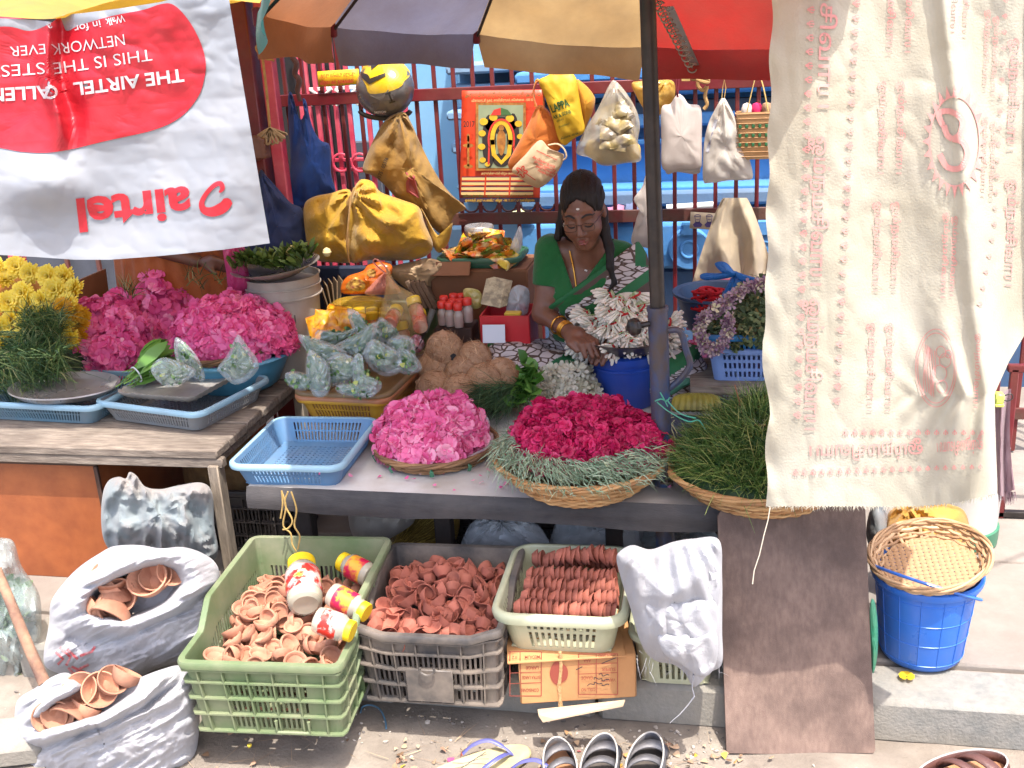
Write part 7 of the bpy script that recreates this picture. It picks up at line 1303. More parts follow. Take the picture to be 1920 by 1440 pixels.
decal('date_boxes', merge2(cl_), KY(.003), CREAMP, cal); decal('date_headers', merge2(nv_), KY(.003), PNAV, cal); decal('footer_band', rect(862, 371, 1012, 379), KY(.003), PNAV, cal); decal('footer_text', place(txt('ஓம்சக்தி அறுபடைவீடு விழா - 06.12.2017, புதன்கிழமை', .015), 872, 377.5, w=130, h=4.2), KY(.005), PYEL, cal); decal('footer_line', place(txt('தொடர்புக்கு : கணேஷ்பாபு சிவாச்சாரியார்', .015), 868, 369.5, w=132, h=4), KY(.004), PGRN, cal)
# cloth bag with red print
OCB = clothmat('orange_cloth', c8(206, 120, 46), c8(194, 106, 40)); ECR = clothmat('ecru_cloth', c8(206, 184, 150), c8(194, 170, 134))
cb = thing('cloth_shopping_bag', 'orange and cream cloth bag with red print beside the calendar', 'bag', tuple(W(1005, 350, Y=3.5)))
obj('orange_side', pillow([(1008, 198), (1026, 205), (1042, 232), (1054, 262), (1046, 284), (1020, 290), (1000, 312), (975, 322), (958, 318), (953, 304), (972, 268), (990, 234)], (1004, 262), 3.5, .03, 10, .004, 16, tie=(1010, 195), tf=10, ta=.006, tr=120), OCB, cb); CG_ = pillow([(1012, 262), (1030, 278), (1050, 286), (1058, 292), (1050, 316), (1030, 340), (1012, 352), (992, 346), (972, 330), (960, 318), (985, 290)], (1010, 310), 3.47, .028, 10, .003, 16); obj('cream_panel', CG_, ECR, cb)
obj('strap', tube(spline(W(np.array([1006, 1000, 1003, 1012, 1018, 1020]), np.array([200, 180, 160, 152, 172, 200]), Y=3.48), 4), .008, 7, flat=.4), OCB, cb); obj('strap', tube(spline(W(np.array([1028, 1046, 1058, 1062, 1056]), np.array([272, 270, 280, 294, 300]), Y=3.45), 4), .007, 7, flat=.4), ECR, cb)
rp = [frame2(984, 300, 985, 301, .1)]+[place(txt(s, .02), 998+3.2*k, 296+8.2*k, w=46-2*k, h=4.2, ang=24) for k, s in enumerate(('சிவ விஷ்ணு ஆலயம்', 'திருமண அழைப்பிதழ்', 'நன்றி வருகைக்கு', 'சென்னை மயிலாப்பூர்'))]+[strokes2([spline(np.array([(978+8*math.cos(t)*(1+.4*math.cos(5*t)), 322+8*math.sin(t)*(1+.4*math.cos(5*t))) for t in np.linspace(0, 6.28, 24)]), 2)], 2), strokes2([[(1006, 282), (1044, 300)], [(970, 314), (1004, 338)]], 1.3)]
for g_ in rp[1:]: decalR('red_print', g_, CG_, PRED, cb, 6)
# yellow bag with green lettering
YPB = mat('yellow_paper_bag', c8(210, 172, 36), c8(196, 154, 30), 8, .55, .3, 40, transl=.15, dirt=c8(170, 130, 40), dsc=7, damt=.35)
yp = thing('yellow_carrier_bag', 'bright yellow carrier bag with green shop lettering', 'bag', tuple(W(1060, 275, Y=3.5)))
YG_ = pillow([(1010, 152), (1026, 142), (1050, 130), (1066, 134), (1080, 146), (1086, 180), (1092, 215), (1096, 246), (1076, 260), (1058, 273), (1046, 258), (1036, 222), (1020, 178)], (1056, 200), 3.47, .03, 14, .004, 22, ridg=.002, seed=3); obj('front', YG_, YPB, yp); obj('side_fold', pillow([(1080, 152), (1096, 158), (1112, 176), (1116, 190), (1110, 214), (1100, 236), (1094, 244), (1088, 210)], (1098, 196), 3.5, .03, 9, .004, 16), clothmat('yellow_side', c8(206, 150, 40), c8(190, 132, 34)), yp)
obj('strap', tube(spline(W(np.array([1004, 1001, 1006, 1012]), np.array([200, 170, 150, 152]), Y=3.5), 4), .007, 7, flat=.4), YPB, yp)
GRT = mat('print_dark_green', c8(30, 76, 34), rough=.6); fy = lambda x, y: W(x, y, Y=3.412+.012*np.abs(x-1058)/30)
for g_ in ([place(txt('LLAPPA', .03), 1030, 214, w=42, h=15, ang=-22), place(txt('AR & SONS', .02), 1038, 224, w=36, h=7, ang=-20), place(txt('அரிசி மண்டி', .01), 1044, 229, w=14, h=3, ang=-20), place(txt('சென்னை - 600 004', .01), 1052, 262, w=34, h=4, ang=-18), place(txt('திருவல்லிக்கேணி', .01), 1048, 240, w=22, h=3.5, ang=-20)]): decalR('shop_lettering', g_, YG_, GRT, yp, 8)
def packet(seed):
    def f(u, v):
        x = (u-.5)*.1; y = (v-.5)*.07; e = (1-(2*u-1)**6)*(1-(2*v-1)**4); return np.stack([x*(1-.06*e), y, .013*e*(1+.3*vnoise(np.stack([u*4, v*4, u*0+seed], 1)))+.003*vnoise(np.stack([u*9, v*9, u*0+seed*3], 1))], 1)
    V, F = grid(f, 14, 10); V2 = V*[1, 1, -1]; return np.concatenate([V, V2]), np.concatenate([F, F[:, ::-1]+len(V)])
# clear bags
CLB = mat('clear_bag', c8(214, 208, 190), c8(200, 190, 168), 12, .22, .7, 34, alpha=.42, spec=.8, transl=.2); SHT = mat('yellowish_sheets', c8(206, 178, 110), c8(190, 160, 92), 16, .4, .3, 60, transl=.2); WHB = mat('white_poly', c8(206, 196, 188), c8(194, 182, 174), 7, .4, .25, 40, transl=.25)
cbg = thing('clear_pouch_bag', 'clear plastic bag of folded pouches hanging above the woman', 'bag', tuple(W(1150, 305, Y=3.5)))
obj('film', pillow([(1144, 156), (1156, 153), (1176, 176), (1194, 208), (1200, 236), (1196, 268), (1202, 300), (1172, 306), (1132, 311), (1106, 296), (1080, 285), (1098, 240), (1120, 205)], (1148, 240), 3.49, .034, 14, .007, 18, tie=(1150, 154), tf=16, ta=.006, tr=160, ridg=.003), CLB, cbg); obj('flat_sheets', pillow([(1105, 262), (1140, 270), (1195, 268), (1198, 298), (1170, 304), (1130, 308), (1108, 296), (1095, 285)], (1150, 288), 3.5, .02, 8, .003, 14), SHT, cbg)
GREYF = mat('grey_pouch', c8(120, 112, 104), c8(170, 150, 90), 26, .35, .4, 60, dirt=c8(60, 54, 50), dsc=22, damt=.6)
for k, (x, y, a) in enumerate(((1152, 205, -12), (1162, 215, -20), (1145, 222, 12), (1160, 232, -18), (1150, 245, 8), (1165, 255, -6), (1150, 262, 5))):
    p = W(x, y+4, Y=3.47-.004*k); obj('pouch', mv(packet(k+5), XF(p, random.uniform(-.3, .3), 1.0, rad(a*1.6), .85)), GREYF, cbg)
obj('amber_bag', pillow([(1184, 158), (1200, 152), (1236, 150), (1262, 152), (1266, 176), (1258, 200), (1240, 212), (1222, 240), (1212, 212), (1198, 190)], (1228, 182), 3.52, .03, 11, .005, 16, tie=(1250, 150), tf=12, ta=.005, tr=90), mat('amber_film', c8(206, 170, 90), c8(196, 150, 60), 14, .3, .5, 40, alpha=.8, transl=.3), label='amber plastic bag on the rail behind the pole', cat='bag')
wst = thing('white_bag_stack', 'flat stack of white plastic carrier bags right of the pole', 'bag', tuple(W(1280, 322, Y=3.5)))
obj('front_bag', pillow([(1240, 203), (1256, 195), (1264, 184), (1272, 176), (1282, 182), (1292, 195), (1314, 202), (1316, 260), (1316, 298), (1312, 316), (1280, 318), (1243, 317), (1240, 260)], (1278, 255), 3.49, .018, 10, .003, 22, sm=True), WHB, wst); obj('back_bag', pillow([(1244, 210), (1300, 205), (1312, 240), (1314, 312), (1306, 326), (1270, 322), (1246, 318)], (1280, 270), 3.51, .014, 8, .002, 22), WHB, wst); obj('hanging_cord', tube(W(np.array([1268, 1270, 1268, 1271]), np.array([96, 130, 160, 182]), Y=3.46), .003, 6), mat('maroon_cord', c8(110, 30, 40)), wst)
obj('hanging_cord', tube(W(np.array([1275, 1273, 1272, 1270]), np.array([96, 130, 160, 182]), Y=3.46), .003, 6), MATS['maroon_cord'], wst)
wp = obj('clear_white_bag', pillow([(1350, 188), (1356, 184), (1362, 188), (1376, 215), (1394, 262), (1412, 328), (1396, 338), (1370, 338), (1332, 343), (1318, 336), (1320, 268), (1328, 232), (1338, 210)], (1360, 275), 3.49, .026, 14, .008, 20, tie=(1356, 186), tf=14, ta=.006, tr=170, ridg=.003), mat('milky_film', c8(212, 206, 196), c8(200, 190, 176), 10, .25, .5, 34, alpha=.85, transl=.25), label='milky plastic bag stack hanging left of the checked basket', cat='bag')
decalR('price_strip', fan([(1323, 284), (1340, 222), (1346, 224), (1329, 286)], (1334, 254), 5), (np.array([v.co[:] for v in wp.data.vertices])+ORG[wp.name], [list(p.vertices) for p in wp.data.polygons]), mat('strip_label', c8(80, 74, 110), c8(200, 200, 200), 60, .5), wp); obj('loop', tube(W(np.array([1353, 1355, 1358, 1361, 1357]), np.array([190, 165, 148, 165, 190]), Y=3.5), .003, 6, flat=.5), SHT, wp)
nb = obj('narrow_white_bag', pillow([(1212, 322), (1219, 322), (1222, 348), (1236, 378), (1226, 394), (1230, 430), (1232, 466), (1210, 464), (1184, 456), (1192, 415), (1198, 392), (1188, 374), (1204, 350)], (1210, 410), 3.48, .016, 9, .003, 16), WHB, label='narrow white plastic bag hanging on the rail left of the pole', cat='bag')
# checked handled basket
kb = thing('checked_basket', 'small woven checked basket hanging at the cream cloth edge', 'basket', tuple(W(1415, 290, Y=3.5))); WOV = mat('woven_tape', c8(186, 152, 110), c8(170, 134, 92), 40, .6); GRS = mat('green_tape_square', c8(30, 90, 50), rough=.5)
kc = W(1418, 245, Y=3.5); rk = []
for z, s in ((-.085, .8), (-.08, .86), (0, .96), (.06, 1.0)): P = ringpts(.125*s, .07*s, .02, np.linspace(0, 1, 60, endpoint=False)); rk.append(np.c_[P, np.full(60, z)]+kc)
obj('body', loft(rk, True), WOV, kb); st2 = []
for zz in np.linspace(-.075, .055, 10): P = ringpts(.125*(.96+.6*zz*.5)+.003, .07+.003, .02, np.linspace(0, 1, 60, endpoint=False)); st2.append(tube(np.c_[P, np.full(60, zz)]+kc, .0035, 5, True, flat=.4))
obj('weave_bands', join(*st2), mat('woven_tape2', c8(160, 122, 86), c8(176, 140, 100), 60, .6), kb)
for zz in (-.028, .0, .028):
    for k in range(6): obj('check', box(kc+[-.05+.02*k, -.0385, zz-.01], (.009, .004, .01), .001), GRS, kb)
obj('handle', tube(spline([kc+[-.03, -.03, .06], kc+[-.012, -.02, .14], kc+[.0, -.0, .175], kc+[.016, -.02, .14], kc+[.034, -.03, .06]], 5), .005, 7, flat=.4), SHT, kb)
for k, (dx, c_) in enumerate(((-.03, c8(206, 196, 186)), (-.0, c8(206, 30, 90)), (.03, c8(150, 120, 90)))): obj('wrapped_roll', lathe([(.001, -.02), (.014, -.018), (.018, 0), (.012, .014), (.001, .018)], 12, kc+[dx, 0, .068]), mat('roll%d' % k, c_, rough=.7), kb)
# portrait card
pcd = obj('portrait_card', grid(lambda u, v: W(1295+47*u-2*v, 397+3*u+31*v, Y=3.585), 5, 4), mat('card_cream', c8(206, 190, 164), c8(196, 178, 150), 8, .7), label='small card with two violet printed turbaned busts on the rail', cat='card', solid=.002)
pg = []
for x in (1308, 1330): pg += [strokes2([[(x+6*math.cos(t), 406+3.5*math.sin(t)) for t in np.linspace(math.pi, 2*math.pi, 10)], [(x-6, 406), (x+6, 406)], [(x-5, 407), (x-4, 415), (x, 418), (x+4, 415), (x+5, 407)], [(x-3, 412), (x+3, 412)]], 1.2), fan([(x-4, 416), (x+4, 416), (x+9, 421), (x+6, 426), (x-6, 426), (x-9, 421)], (x, 421), 2)]
decal('violet_busts', merge2(pg), lambda x, y: W(x, y, Y=3.58), mat('violet_ink', c8(76, 64, 120), rough=.7), pcd)
def cott(u, v):
    px = 1384-12*(1-u)+24*(u-.5)*0+(-62+114*u)*v**.8+(-2+4*u)*8; py = 371+v*(172-24*u)+4*np.sin(u*17)*v; return W(px, py, Y=3.47-.03*v+.03*(.35+v)*np.sin(u*15+1.5*np.sin(v*3+u*4))+.006*fbm(np.stack([px/14, py/30, px*0], -1), 2))
obj('hanging_cotton', grid(cott, 80, 50), clothmat('ecru_cotton', c8(200, 184, 156), c8(184, 166, 136), dirt=c8(140, 120, 96), dsc=7, damt=.35), label='gathered cream cotton cloth hanging on the rail beside the card', cat='cloth')
# hook chain, metal strip, rope knot
hkc = thing('hook_chain', 'slanting chain of open metal rings beside the umbrella pole', 'chain', tuple(W(1262, 70, Y=3.0))); CHR = mat('dull_steel', c8(150, 140, 128), c8(120, 110, 100), 20, .35, metal=.8)
for k in range(13):
    t = k/12; x, y = 1232+66*t**1.0, 2+125*t; c = W(x, y, Y=2.95+.3*t); obj('ring', tube([c+np.array([.013*math.cos(a), .004*math.sin(a), .013*math.sin(a)]) for a in np.linspace(.6, 5.9, 16)], .0024, 6), CHR, hkc)
obj('link_wire', tube(W(np.array([1232, 1262, 1298]), np.array([0, 60, 127]), Y=np.array([2.96, 3.1, 3.26])), .002, 6), CHR, hkc)
a, b = W(1254, 12, Y=3.1), W(1306, 130, Y=3.3); obj('metal_strip', tube([a, b], .014, 4, flat=.12), STEEL, label='flat metal strip running down to the rope knot', cat='strip')
rk_ = thing('rope_knot', 'tan rope knotted on the upper rail beside the chain', 'rope', tuple(W(1312, 200, Y=3.5)))
for k in range(6): a = k*1.05; obj('coil', tube([W(1314, 136+2*k, Y=3.5)+np.array([.024*math.cos(t), .02*math.sin(t)-.02, .012*math.sin(t*1.0+a)]) for t in np.linspace(0, 6.28, 18)[:-1]], .006, 7, True), STRG, rk_)
obj('tail', tube(spline(W(np.array([1312, 1308, 1318, 1326, 1322, 1326, 1320]), np.array([145, 160, 170, 162, 180, 195, 205]), Y=3.49), 4), .006, 7), STRG, rk_)
obj('green_wire', tube(spline(W(np.array([1325, 1340, 1352, 1385, 1440]), np.array([85, 112, 145, 146, 144]), Y=3.55), 5), .002, 5), plastic('wire_green', c8(120, 150, 130)), label='thin green wire along the upper rail', cat='wire')
obj('yellow_paper_strip', grid(lambda u, v: W(1278+16*u, 92+60*v, Y=3.53-.01*u), 3, 6), SHT, label='pale yellow paper strip hanging behind the chain', cat='paper')
# ================================================================== goods behind: snacks, bottles, boxes
ZB = .5
st_ = W(905, 505, Y=3.36); TRG = plastic('tray_green', c8(44, 96, 70), c8(38, 84, 62), damt=.2); TM = XF((st_[0]-.0, 3.38, float(st_[2])+.004)); str_ = thing('snack_tray', 'green plastic tray piled with snack packets', 'tray', tuple(st_))
obj('tray_wall', mv(slotwall(.26, .18, .045, .03, .88, .03, ()), TM), TRG, str_, solid=.003); obj('tray_floor', mv(box((0, 0, .003), (.23, .16, .004)), TM), TRG, str_); obj('rim', mv(rimloft(.26, .18, .03, .045, LIP), TM), TRG, str_)
pm = [mat('snack_print%d' % k, a, b, 26, .25, .2, 60, dirt=d, dsc=20, damt=.9, dedge=.05, coat=.3) for k, (a, b, d) in enumerate(((c8(206, 40, 30), c8(226, 170, 30), c8(90, 150, 30)), (c8(226, 150, 30), c8(196, 60, 30), c8(230, 210, 150)), (c8(190, 120, 40), c8(160, 60, 30), c8(60, 110, 40)), (c8(200, 176, 60), c8(180, 150, 50), c8(120, 60, 30))))]
psrc = [obj('snack_packet', packet(k), pm[k], label='shiny printed snack packet heaped on the green tray', cat='packet', group='snack packets', org=(0, 0, 0)) for k in range(4)]; g = np.random.default_rng(3); pu = set()
for i in range(30):
    x, y = g.uniform(-.1, .1), g.uniform(-.07, .06); z = .03+.07*math.exp(-(x*x+y*y)/.005)*g.random()+.015*g.random(); M = TM @ XF((x, y, z), g.uniform(0, 6.28), g.normal()*.55-.2, g.normal()*.5, g.uniform(.75, 1.05)); k = i % 4
    if k not in pu: pu.add(k); psrc[k].matrix_world = M
    else: inst(psrc[k], M)
obj('foil_cone', pillow([(955, 470), (966, 440), (974, 424), (980, 440), (976, 470), (962, 488)], (968, 460), 3.36, .015, 7, .003, 12), FILMG, label='cloudy plastic cone at the right of the snack tray', cat='plastic')
sj = W(900, 455, Y=3.48); obj('steel_jar', lathe([(.001, 0), (.045, 0), (.047, .05), (.05, .055), (.05, .075), (.046, .08), (.001, .08)], 30, (sj[0], 3.48, float(sj[2])-.02)), STEEL, label='round steel canister behind the snack packets', cat='canister')
c0 = W(812, 555, Y=3.28); c1 = W(990, 555, Y=3.28); zt2 = float(W(900, 508, Y=3.28)[2]); cbx = thing('open_carton', 'brown open cardboard carton under the snack tray', 'carton', ((c0[0]+c1[0])/2, 3.35, ZB)); wcx = c1[0]-c0[0]; cxx = (c0[0]+c1[0])/2
BRD = mat('brown_carton2', c8(122, 80, 52), c8(108, 70, 46), 8, .85, .2, 60, dirt=c8(86, 56, 40), dsc=6, damt=.4)
obj('front_wall', box((cxx, 3.28, (ZB+zt2)/2), (wcx, .006, zt2-ZB), .002), BRD, cbx); obj('back_wall', box((cxx, 3.5, (ZB+zt2)/2), (wcx, .006, zt2-ZB), .002), BRD, cbx)
for x in (c0[0], c1[0]): obj('side_wall', box((x, 3.39, (ZB+zt2)/2), (.006, .22, zt2-ZB), .002), BRD, cbx)
obj('flap', box((cxx-wcx*.28, 3.26, zt2+.012), (wcx*.42, .05, .005), .002, rx=.9), BRD, cbx); obj('top_board', box((cxx, 3.39, zt2+.002), (wcx*.98, .22, .006), .002), BRD, cbx)
# red cap bottles
rbt = thing('small_bottle', 'x', 'bottle', (0, 0, 0)); obj('body', lathe([(.001, 0), (.014, 0), (.0155, .004), (.0155, .04), (.012, .048), (.009, .052), (.009, .056)], 18), mat('clear_bottle', c8(206, 190, 180), rough=.12, alpha=.45, spec=.8), rbt); obj('content', lathe([(.001, .003), (.0135, .003), (.0135, .032), (.001, .032)], 14), mat('oil_red', c8(120, 40, 34), rough=.4), rbt); obj('cap', lathe([(.0135, .054), (.014, .056), (.014, .072), (.012, .075), (.001, .075)], 18), plastic('red_cap', c8(206, 40, 30), damt=.1), rbt)
sp = [(828, 570, 3.08), (832, 560, 3.12), (850, 556, 3.14), (848, 566, 3.1), (864, 556, 3.15), (862, 566, 3.1), (876, 564, 3.08), (858, 574, 3.06), (842, 572, 3.07)]
for i, (x, y, Yv) in enumerate(sp):
    p = W(x, y, Y=Yv); M = XF(p-np.array([0, 0, .066]), i, 0, 0, 1.0)
    if i == 0: rbt.matrix_world = M; rbt['label'] = 'small red capped bottle in the cluster beside the carton'; rbt['group'] = 'red capped bottles'
    else: inst(rbt, M)
bz0 = float(W(850, 570, Y=3.1)[2])-.068; obj('bottle_stand', box((W(850, 570, Y=3.1)[0], 3.12, (bz0+ZB)/2), (.12, .1, max(.02, bz0-ZB)), .004), mat('stand_dark', c8(70, 48, 40), c8(56, 40, 34), 8, .8), label='dark box under the red capped bottles', cat='box')
NEWS = mat('newsprint', c8(196, 182, 150), c8(170, 156, 128), 50, .8, dirt=c8(70, 64, 60), dsc=40, damt=.5, dedge=.05, st=(1, 1, 3))
p = W(925, 550, Y=3.12); nw_ = thing('newspaper_bundle', 'folded newspaper bundle leaning beside the seated woman', 'newspaper', tuple(p-[0, 0, .05]))
for k in range(5): obj('fold', mv(box((0, 0, 0), (.062, .005, .085), .0015), XF(p+[.004*k, .006*k, .0], .1, rad(-35), rad(14))), NEWS, nw_)
for k in range(4):
    p = W(782+9*k, 545, Y=3.3); obj('paper_bag_stack', mv(box((0, 0, 0), (.014, .12, .1), .002), XF(p, .1, 0, rad(-24))), mat('brown_papers', c8(120, 96, 76), c8(96, 76, 60), 20, .8), label='brown paper bundle leaning by the carton, number %s from the left' % ('one', 'two', 'three', 'four')[k], cat='paper', group='paper bundles')
obj('crinkled_film_bag', pillow([(952, 560), (960, 540), (975, 534), (992, 545), (990, 585), (970, 594), (950, 588)], (972, 566), 3.14, .03, 9, .005, 12, ridg=.005), FILMG, label='crinkled clear bag with red things beside the newspaper', cat='bag')
obj('small_packet', pillow([(868, 548), (876, 540), (900, 546), (905, 570), (890, 580), (874, 566)], (886, 560), 3.12, .014, 7, .003, 10), mat('clear_yellow_print', c8(190, 176, 120), c8(150, 140, 60), 40, .25, alpha=.9), label='clear packet of yellow sticks right of the red caps', cat='packet')
p = W(950, 630, Y=3.04); rbx = thing('red_box', 'bright red plastic box in front of the seated woman', 'box', (p[0], 3.08, ZB)); REDP = plastic('red_plastic', c8(186, 24, 36), c8(170, 20, 32), damt=.1); z1_ = float(W(950, 592, Y=3.02)[2])
obj('front_panel', box((p[0], 3.02, (ZB+z1_)/2), (.15, .005, z1_-ZB), .002), REDP, rbx); obj('back_panel', box((p[0], 3.16, (ZB+z1_)/2), (.15, .005, z1_-ZB), .002), REDP, rbx)
for s in (-1, 1): obj('side_panel', box((p[0]+s*.074, 3.09, (ZB+z1_)/2), (.005, .14, z1_-ZB), .002), REDP, rbx)
obj('box_base', box((p[0], 3.09, ZB+.012), (.145, .135, .02), .002), REDP, rbx)
obj('yellow_soap', box(W(962, 588, Y=3.06), (.05, .03, .012), .005), plastic('soap_yellow', c8(214, 176, 50)), label='yellow packet lying in the red box', cat='packet')
obj('white_card', mv(box((0, 0, 0), (.068, .002, .055), .0005), XF(W(926, 626, Y=2.99), .05, rad(-12))), mat('white_card', c8(196, 200, 210), rough=.7), label='blank white card standing left of the red box', cat='card')
# long blue tray of oddments
q0, q1 = W(862, 655, z=.55), W(920, 590, z=.6); bt2 = thing('long_blue_tray', 'long slate blue tray of oddments between the coconuts and the woman', 'tray', tuple(q0)); SLB = plastic('slate_blue', c8(58, 70, 104), c8(50, 62, 94), damt=.3); bM2 = XF(W(868, 628, z=.58)+[0, .05, -.05], rad(-8)); 
obj('tray_wall', mv(slotwall(.16, .3, .07, .01, .94, .03, ()), bM2), SLB, bt2, solid=.004); obj('tray_floor', mv(box((0, 0, .004), (.15, .28, .006)), bM2), SLB, bt2); obj('tray_legs', mv(box((0, 0, -.02), (.12, .24, .036)), bM2), MATS['stand_dark'], bt2)
obj('black_notebook', mv(box((.03, -.02, .085), (.055, .08, .01), .002, rx=.3, rz=.3), bM2), mat('notebook', c8(58, 58, 52), rough=.5), label='dark notebook lying on the long blue tray', cat='notebook'); obj('glass_tumbler', mv(lathe([(.001, .02), (.026, .02), (.031, .085), (.029, .085), (.024, .026), (.001, .024)], 24, (-.02, -.1, 0)), bM2), mat('tumbler_glass', c8(170, 190, 190), rough=.08, alpha=.4, spec=1), label='clear tumbler in the front of the long blue tray', cat='tumbler')
obj('cloth_wad', mv((lathe([(.001, 0), (.9, .1), (1, .5), (.6, .9), (.001, 1)], 18, fn=lambda V: V*(1+.3*fbm(V.reshape(-1, 3)*2.5, 2).reshape(V.shape[:-1]+(1,))))[0]*[.045, .05, .05]+[-.03, .03, .04], lathe([(.001, 0), (.9, .1), (1, .5), (.6, .9), (.001, 1)], 18)[1]), bM2), mat('tan_wad', c8(190, 156, 104), c8(170, 136, 90), 20, .8, .4, 60), label='crumpled tan cloth in the long blue tray', cat='cloth'); obj('wooden_tongs', mv(box((.0, -.14, .075), (.09, .012, .008), .002, rz=-.2), bM2), WOOD, label='short wooden stick across the tray front', cat='stick')
# yellow jars, films, orange packet
ypk = obj('spice_packet', packet(9), mat('yellow_spice_print', c8(214, 160, 30), c8(196, 130, 24), 24, .3, .2, 60, dirt=c8(160, 60, 30), dsc=26, damt=.5, dedge=.04, coat=.3), label='yellow spice packet in the pile beside the paint bucket', cat='packet', group='yellow spice packets', org=(0, 0, 0)); g = np.random.default_rng(12)
for i, (x, y) in enumerate(((615, 600), (625, 612), (618, 626), (632, 636), (640, 622), (606, 640), (650, 640), (628, 590), (640, 600), (665, 636), (612, 615), (655, 625), (608, 628), (622, 640), (640, 644), (648, 610), (660, 600), (634, 612), (672, 622), (604, 606))):
    M = XF(W(x, y, Y=3.02+g.uniform(-.03, .03)), g.uniform(-.5, .5), 1.0+g.normal()*.3, g.normal()*.35, g.uniform(.75, 1.0))
    if i == 0: ypk.matrix_world = M
    else: inst(ypk, M)
p = W(660, 600, Y=3.18); jt = thing('jar_pack', 'shrink wrapped pack of yellow capped jars', 'jars', tuple(p-[0, 0, .1])); JAM = mat('jar_amber', c8(150, 96, 50), c8(190, 60, 40), 30, .3, dirt=c8(210, 200, 180), dsc=24, damt=.5)
for r_ in range(2):
    for k in range(5):
        q = W(625+24*k, 588-8*r_, Y=3.12+.07*r_)-[0, 0, .0]; obj('jar_body', lathe([(.001, -.075), (.019, -.075), (.02, -.07), (.02, -.022), (.015, -.014)], 16, q), JAM, jt); obj('jar_lid', lathe([(.0185, -.016), (.019, -.012), (.019, .004), (.001, .006)], 16, q), LIDY, jt)
for k in range(4): q = W(622+24*k, 632, Y=3.06); obj('jar_lid', lathe([(.0185, -.02), (.019, -.012), (.019, .004), (.001, .006)], 16, q), LIDY, jt)
obj('wrap', pillow([(608, 610), (620, 570), (650, 556), (712, 556), (726, 575), (722, 640), (680, 648), (615, 642)], (668, 600), 3.12, .06, 12, .004, 16, ridg=.003), mat('amber_wrap', c8(206, 170, 60), c8(196, 150, 50), 12, .2, .4, 40, alpha=.35, spec=.8), jt)
p = W(760, 600, Y=3.08); jb2 = thing('jar_bag', 'clear plastic bag of yellow lidded jars tied at the top', 'bag', tuple(p-[0, 0, .06]))
for k, (x, y, rx) in enumerate(((742, 584, -1.3), (786, 590, -1.3), (776, 566, -.6), (752, 612, -.2), (738, 610, 1.2))): M = XF(W(x, y, Y=3.04), k*.3, rx); obj('jar_lid', mv(lathe([(.001, .014), (.02, .014), (.022, .01), (.022, -.008), (.02, -.01)], 20), M), LIDY, jb2); obj('jar_body', mv(lathe([(.017, -.012), (.022, -.02), (.022, -.075), (.001, -.077)], 20), M), JAM, jb2)
obj('film', pillow([(724, 500), (730, 505), (742, 530), (770, 548), (788, 558), (790, 580), (796, 610), (780, 640), (740, 645), (715, 620), (712, 585), (722, 545)], (755, 590), 3.05, .06, 13, .005, 16, tie=(727, 500), tf=14, ta=.006, tr=130, ridg=.004), mat('amber_bag_film', c8(214, 186, 130), c8(204, 170, 110), 12, .18, .5, 36, alpha=.34, spec=.9), jb2)
obj('film_handles', tube(spline(W(np.array([722, 708, 700, 706, 722, 728]), np.array([512, 500, 490, 486, 500, 512]), Y=3.08), 4), .005, 6, flat=.4), mat('rose_film', c8(190, 120, 110), rough=.3), jb2)
op = obj('orange_snack_bag', pillow([(640, 535), (652, 518), (680, 508), (690, 496), (715, 490), (735, 498), (732, 520), (715, 540), (700, 550), (645, 551)], (688, 526), 3.22, .03, 10, .003, 14, ridg=.003), mat('orange_pack', c8(206, 110, 34), c8(190, 84, 28), 12, .3, .2, 40, coat=.3), label='orange printed snack bag behind the yellow jars', cat='packet')
PG_ = (np.array([v.co[:] for v in op.data.vertices])+ORG[op.name], [list(p.vertices) for p in op.data.polygons])
decalR('pack_picture', fan(spline(np.array([(648, 540), (656, 526), (668, 520), (682, 528), (684, 540), (668, 546)]), 4, True), (666, 534), 5), PG_, mat('pack_brown', c8(110, 40, 30), c8(206, 170, 80), 60, .4), op); decalR('pack_picture', fan([(696+9*math.cos(t), 512+8*math.sin(t)) for t in np.linspace(0, 6.28, 14)[:-1]], (696, 512), 4), PG_, MATS['pack_brown'], op)
obj('rose_plastic_bag', pillow([(684, 551), (700, 530), (715, 515), (726, 512), (740, 530), (752, 548), (720, 553)], (718, 536), 3.16, .025, 8, .003, 12, tie=(722, 508), tf=14, ta=.004, tr=60), mat('rose_bag', c8(186, 120, 104), c8(170, 104, 90), 10, .3, .3, 40, alpha=.8), label='rose tinted plastic bag beside the orange snack bag', cat='bag')
obj('crumpled_paper', pillow([(725, 510), (740, 498), (775, 490), (800, 484), (832, 492), (838, 510), (812, 525), (806, 545), (770, 545), (748, 530)], (782, 516), 3.3, .05, 11, .008, 14, ridg=.01), mat('tan_paper', c8(176, 150, 116), c8(156, 130, 98), 10, .75, .4, 30), label='crumpled tan paper heap behind the jars', cat='paper')
p0_, p1_ = W(632, 572, Y=3.24), W(815, 560, Y=3.24); obj('green_crate_box', box(((p0_[0]+p1_[0])/2, 3.26, (ZB+p0_[2])/2+.0), (p1_[0]-p0_[0], .02, p0_[2]-ZB+.02), .004), plastic('dark_green', c8(50, 66, 36), c8(42, 56, 30), damt=.3), label='dark green box wall behind the yellow jars', cat='box')
for k in range(5): p = W(612+5*k, 560-3*k, Y=3.26); obj('upright_card', box(p-[0, 0, .03], (.004, .09, .16), .001, rz=.5, ry=.1*k-.2), mat('card_brown', c8(110, 90, 66), c8(90, 74, 56), 10, .8), label='thin brown card standing beside the paint bucket, %s' % ('nearest the bucket', 'second from the bucket', 'middle one', 'fourth from the bucket', 'farthest from the bucket')[k], cat='card', group='cards beside the bucket')
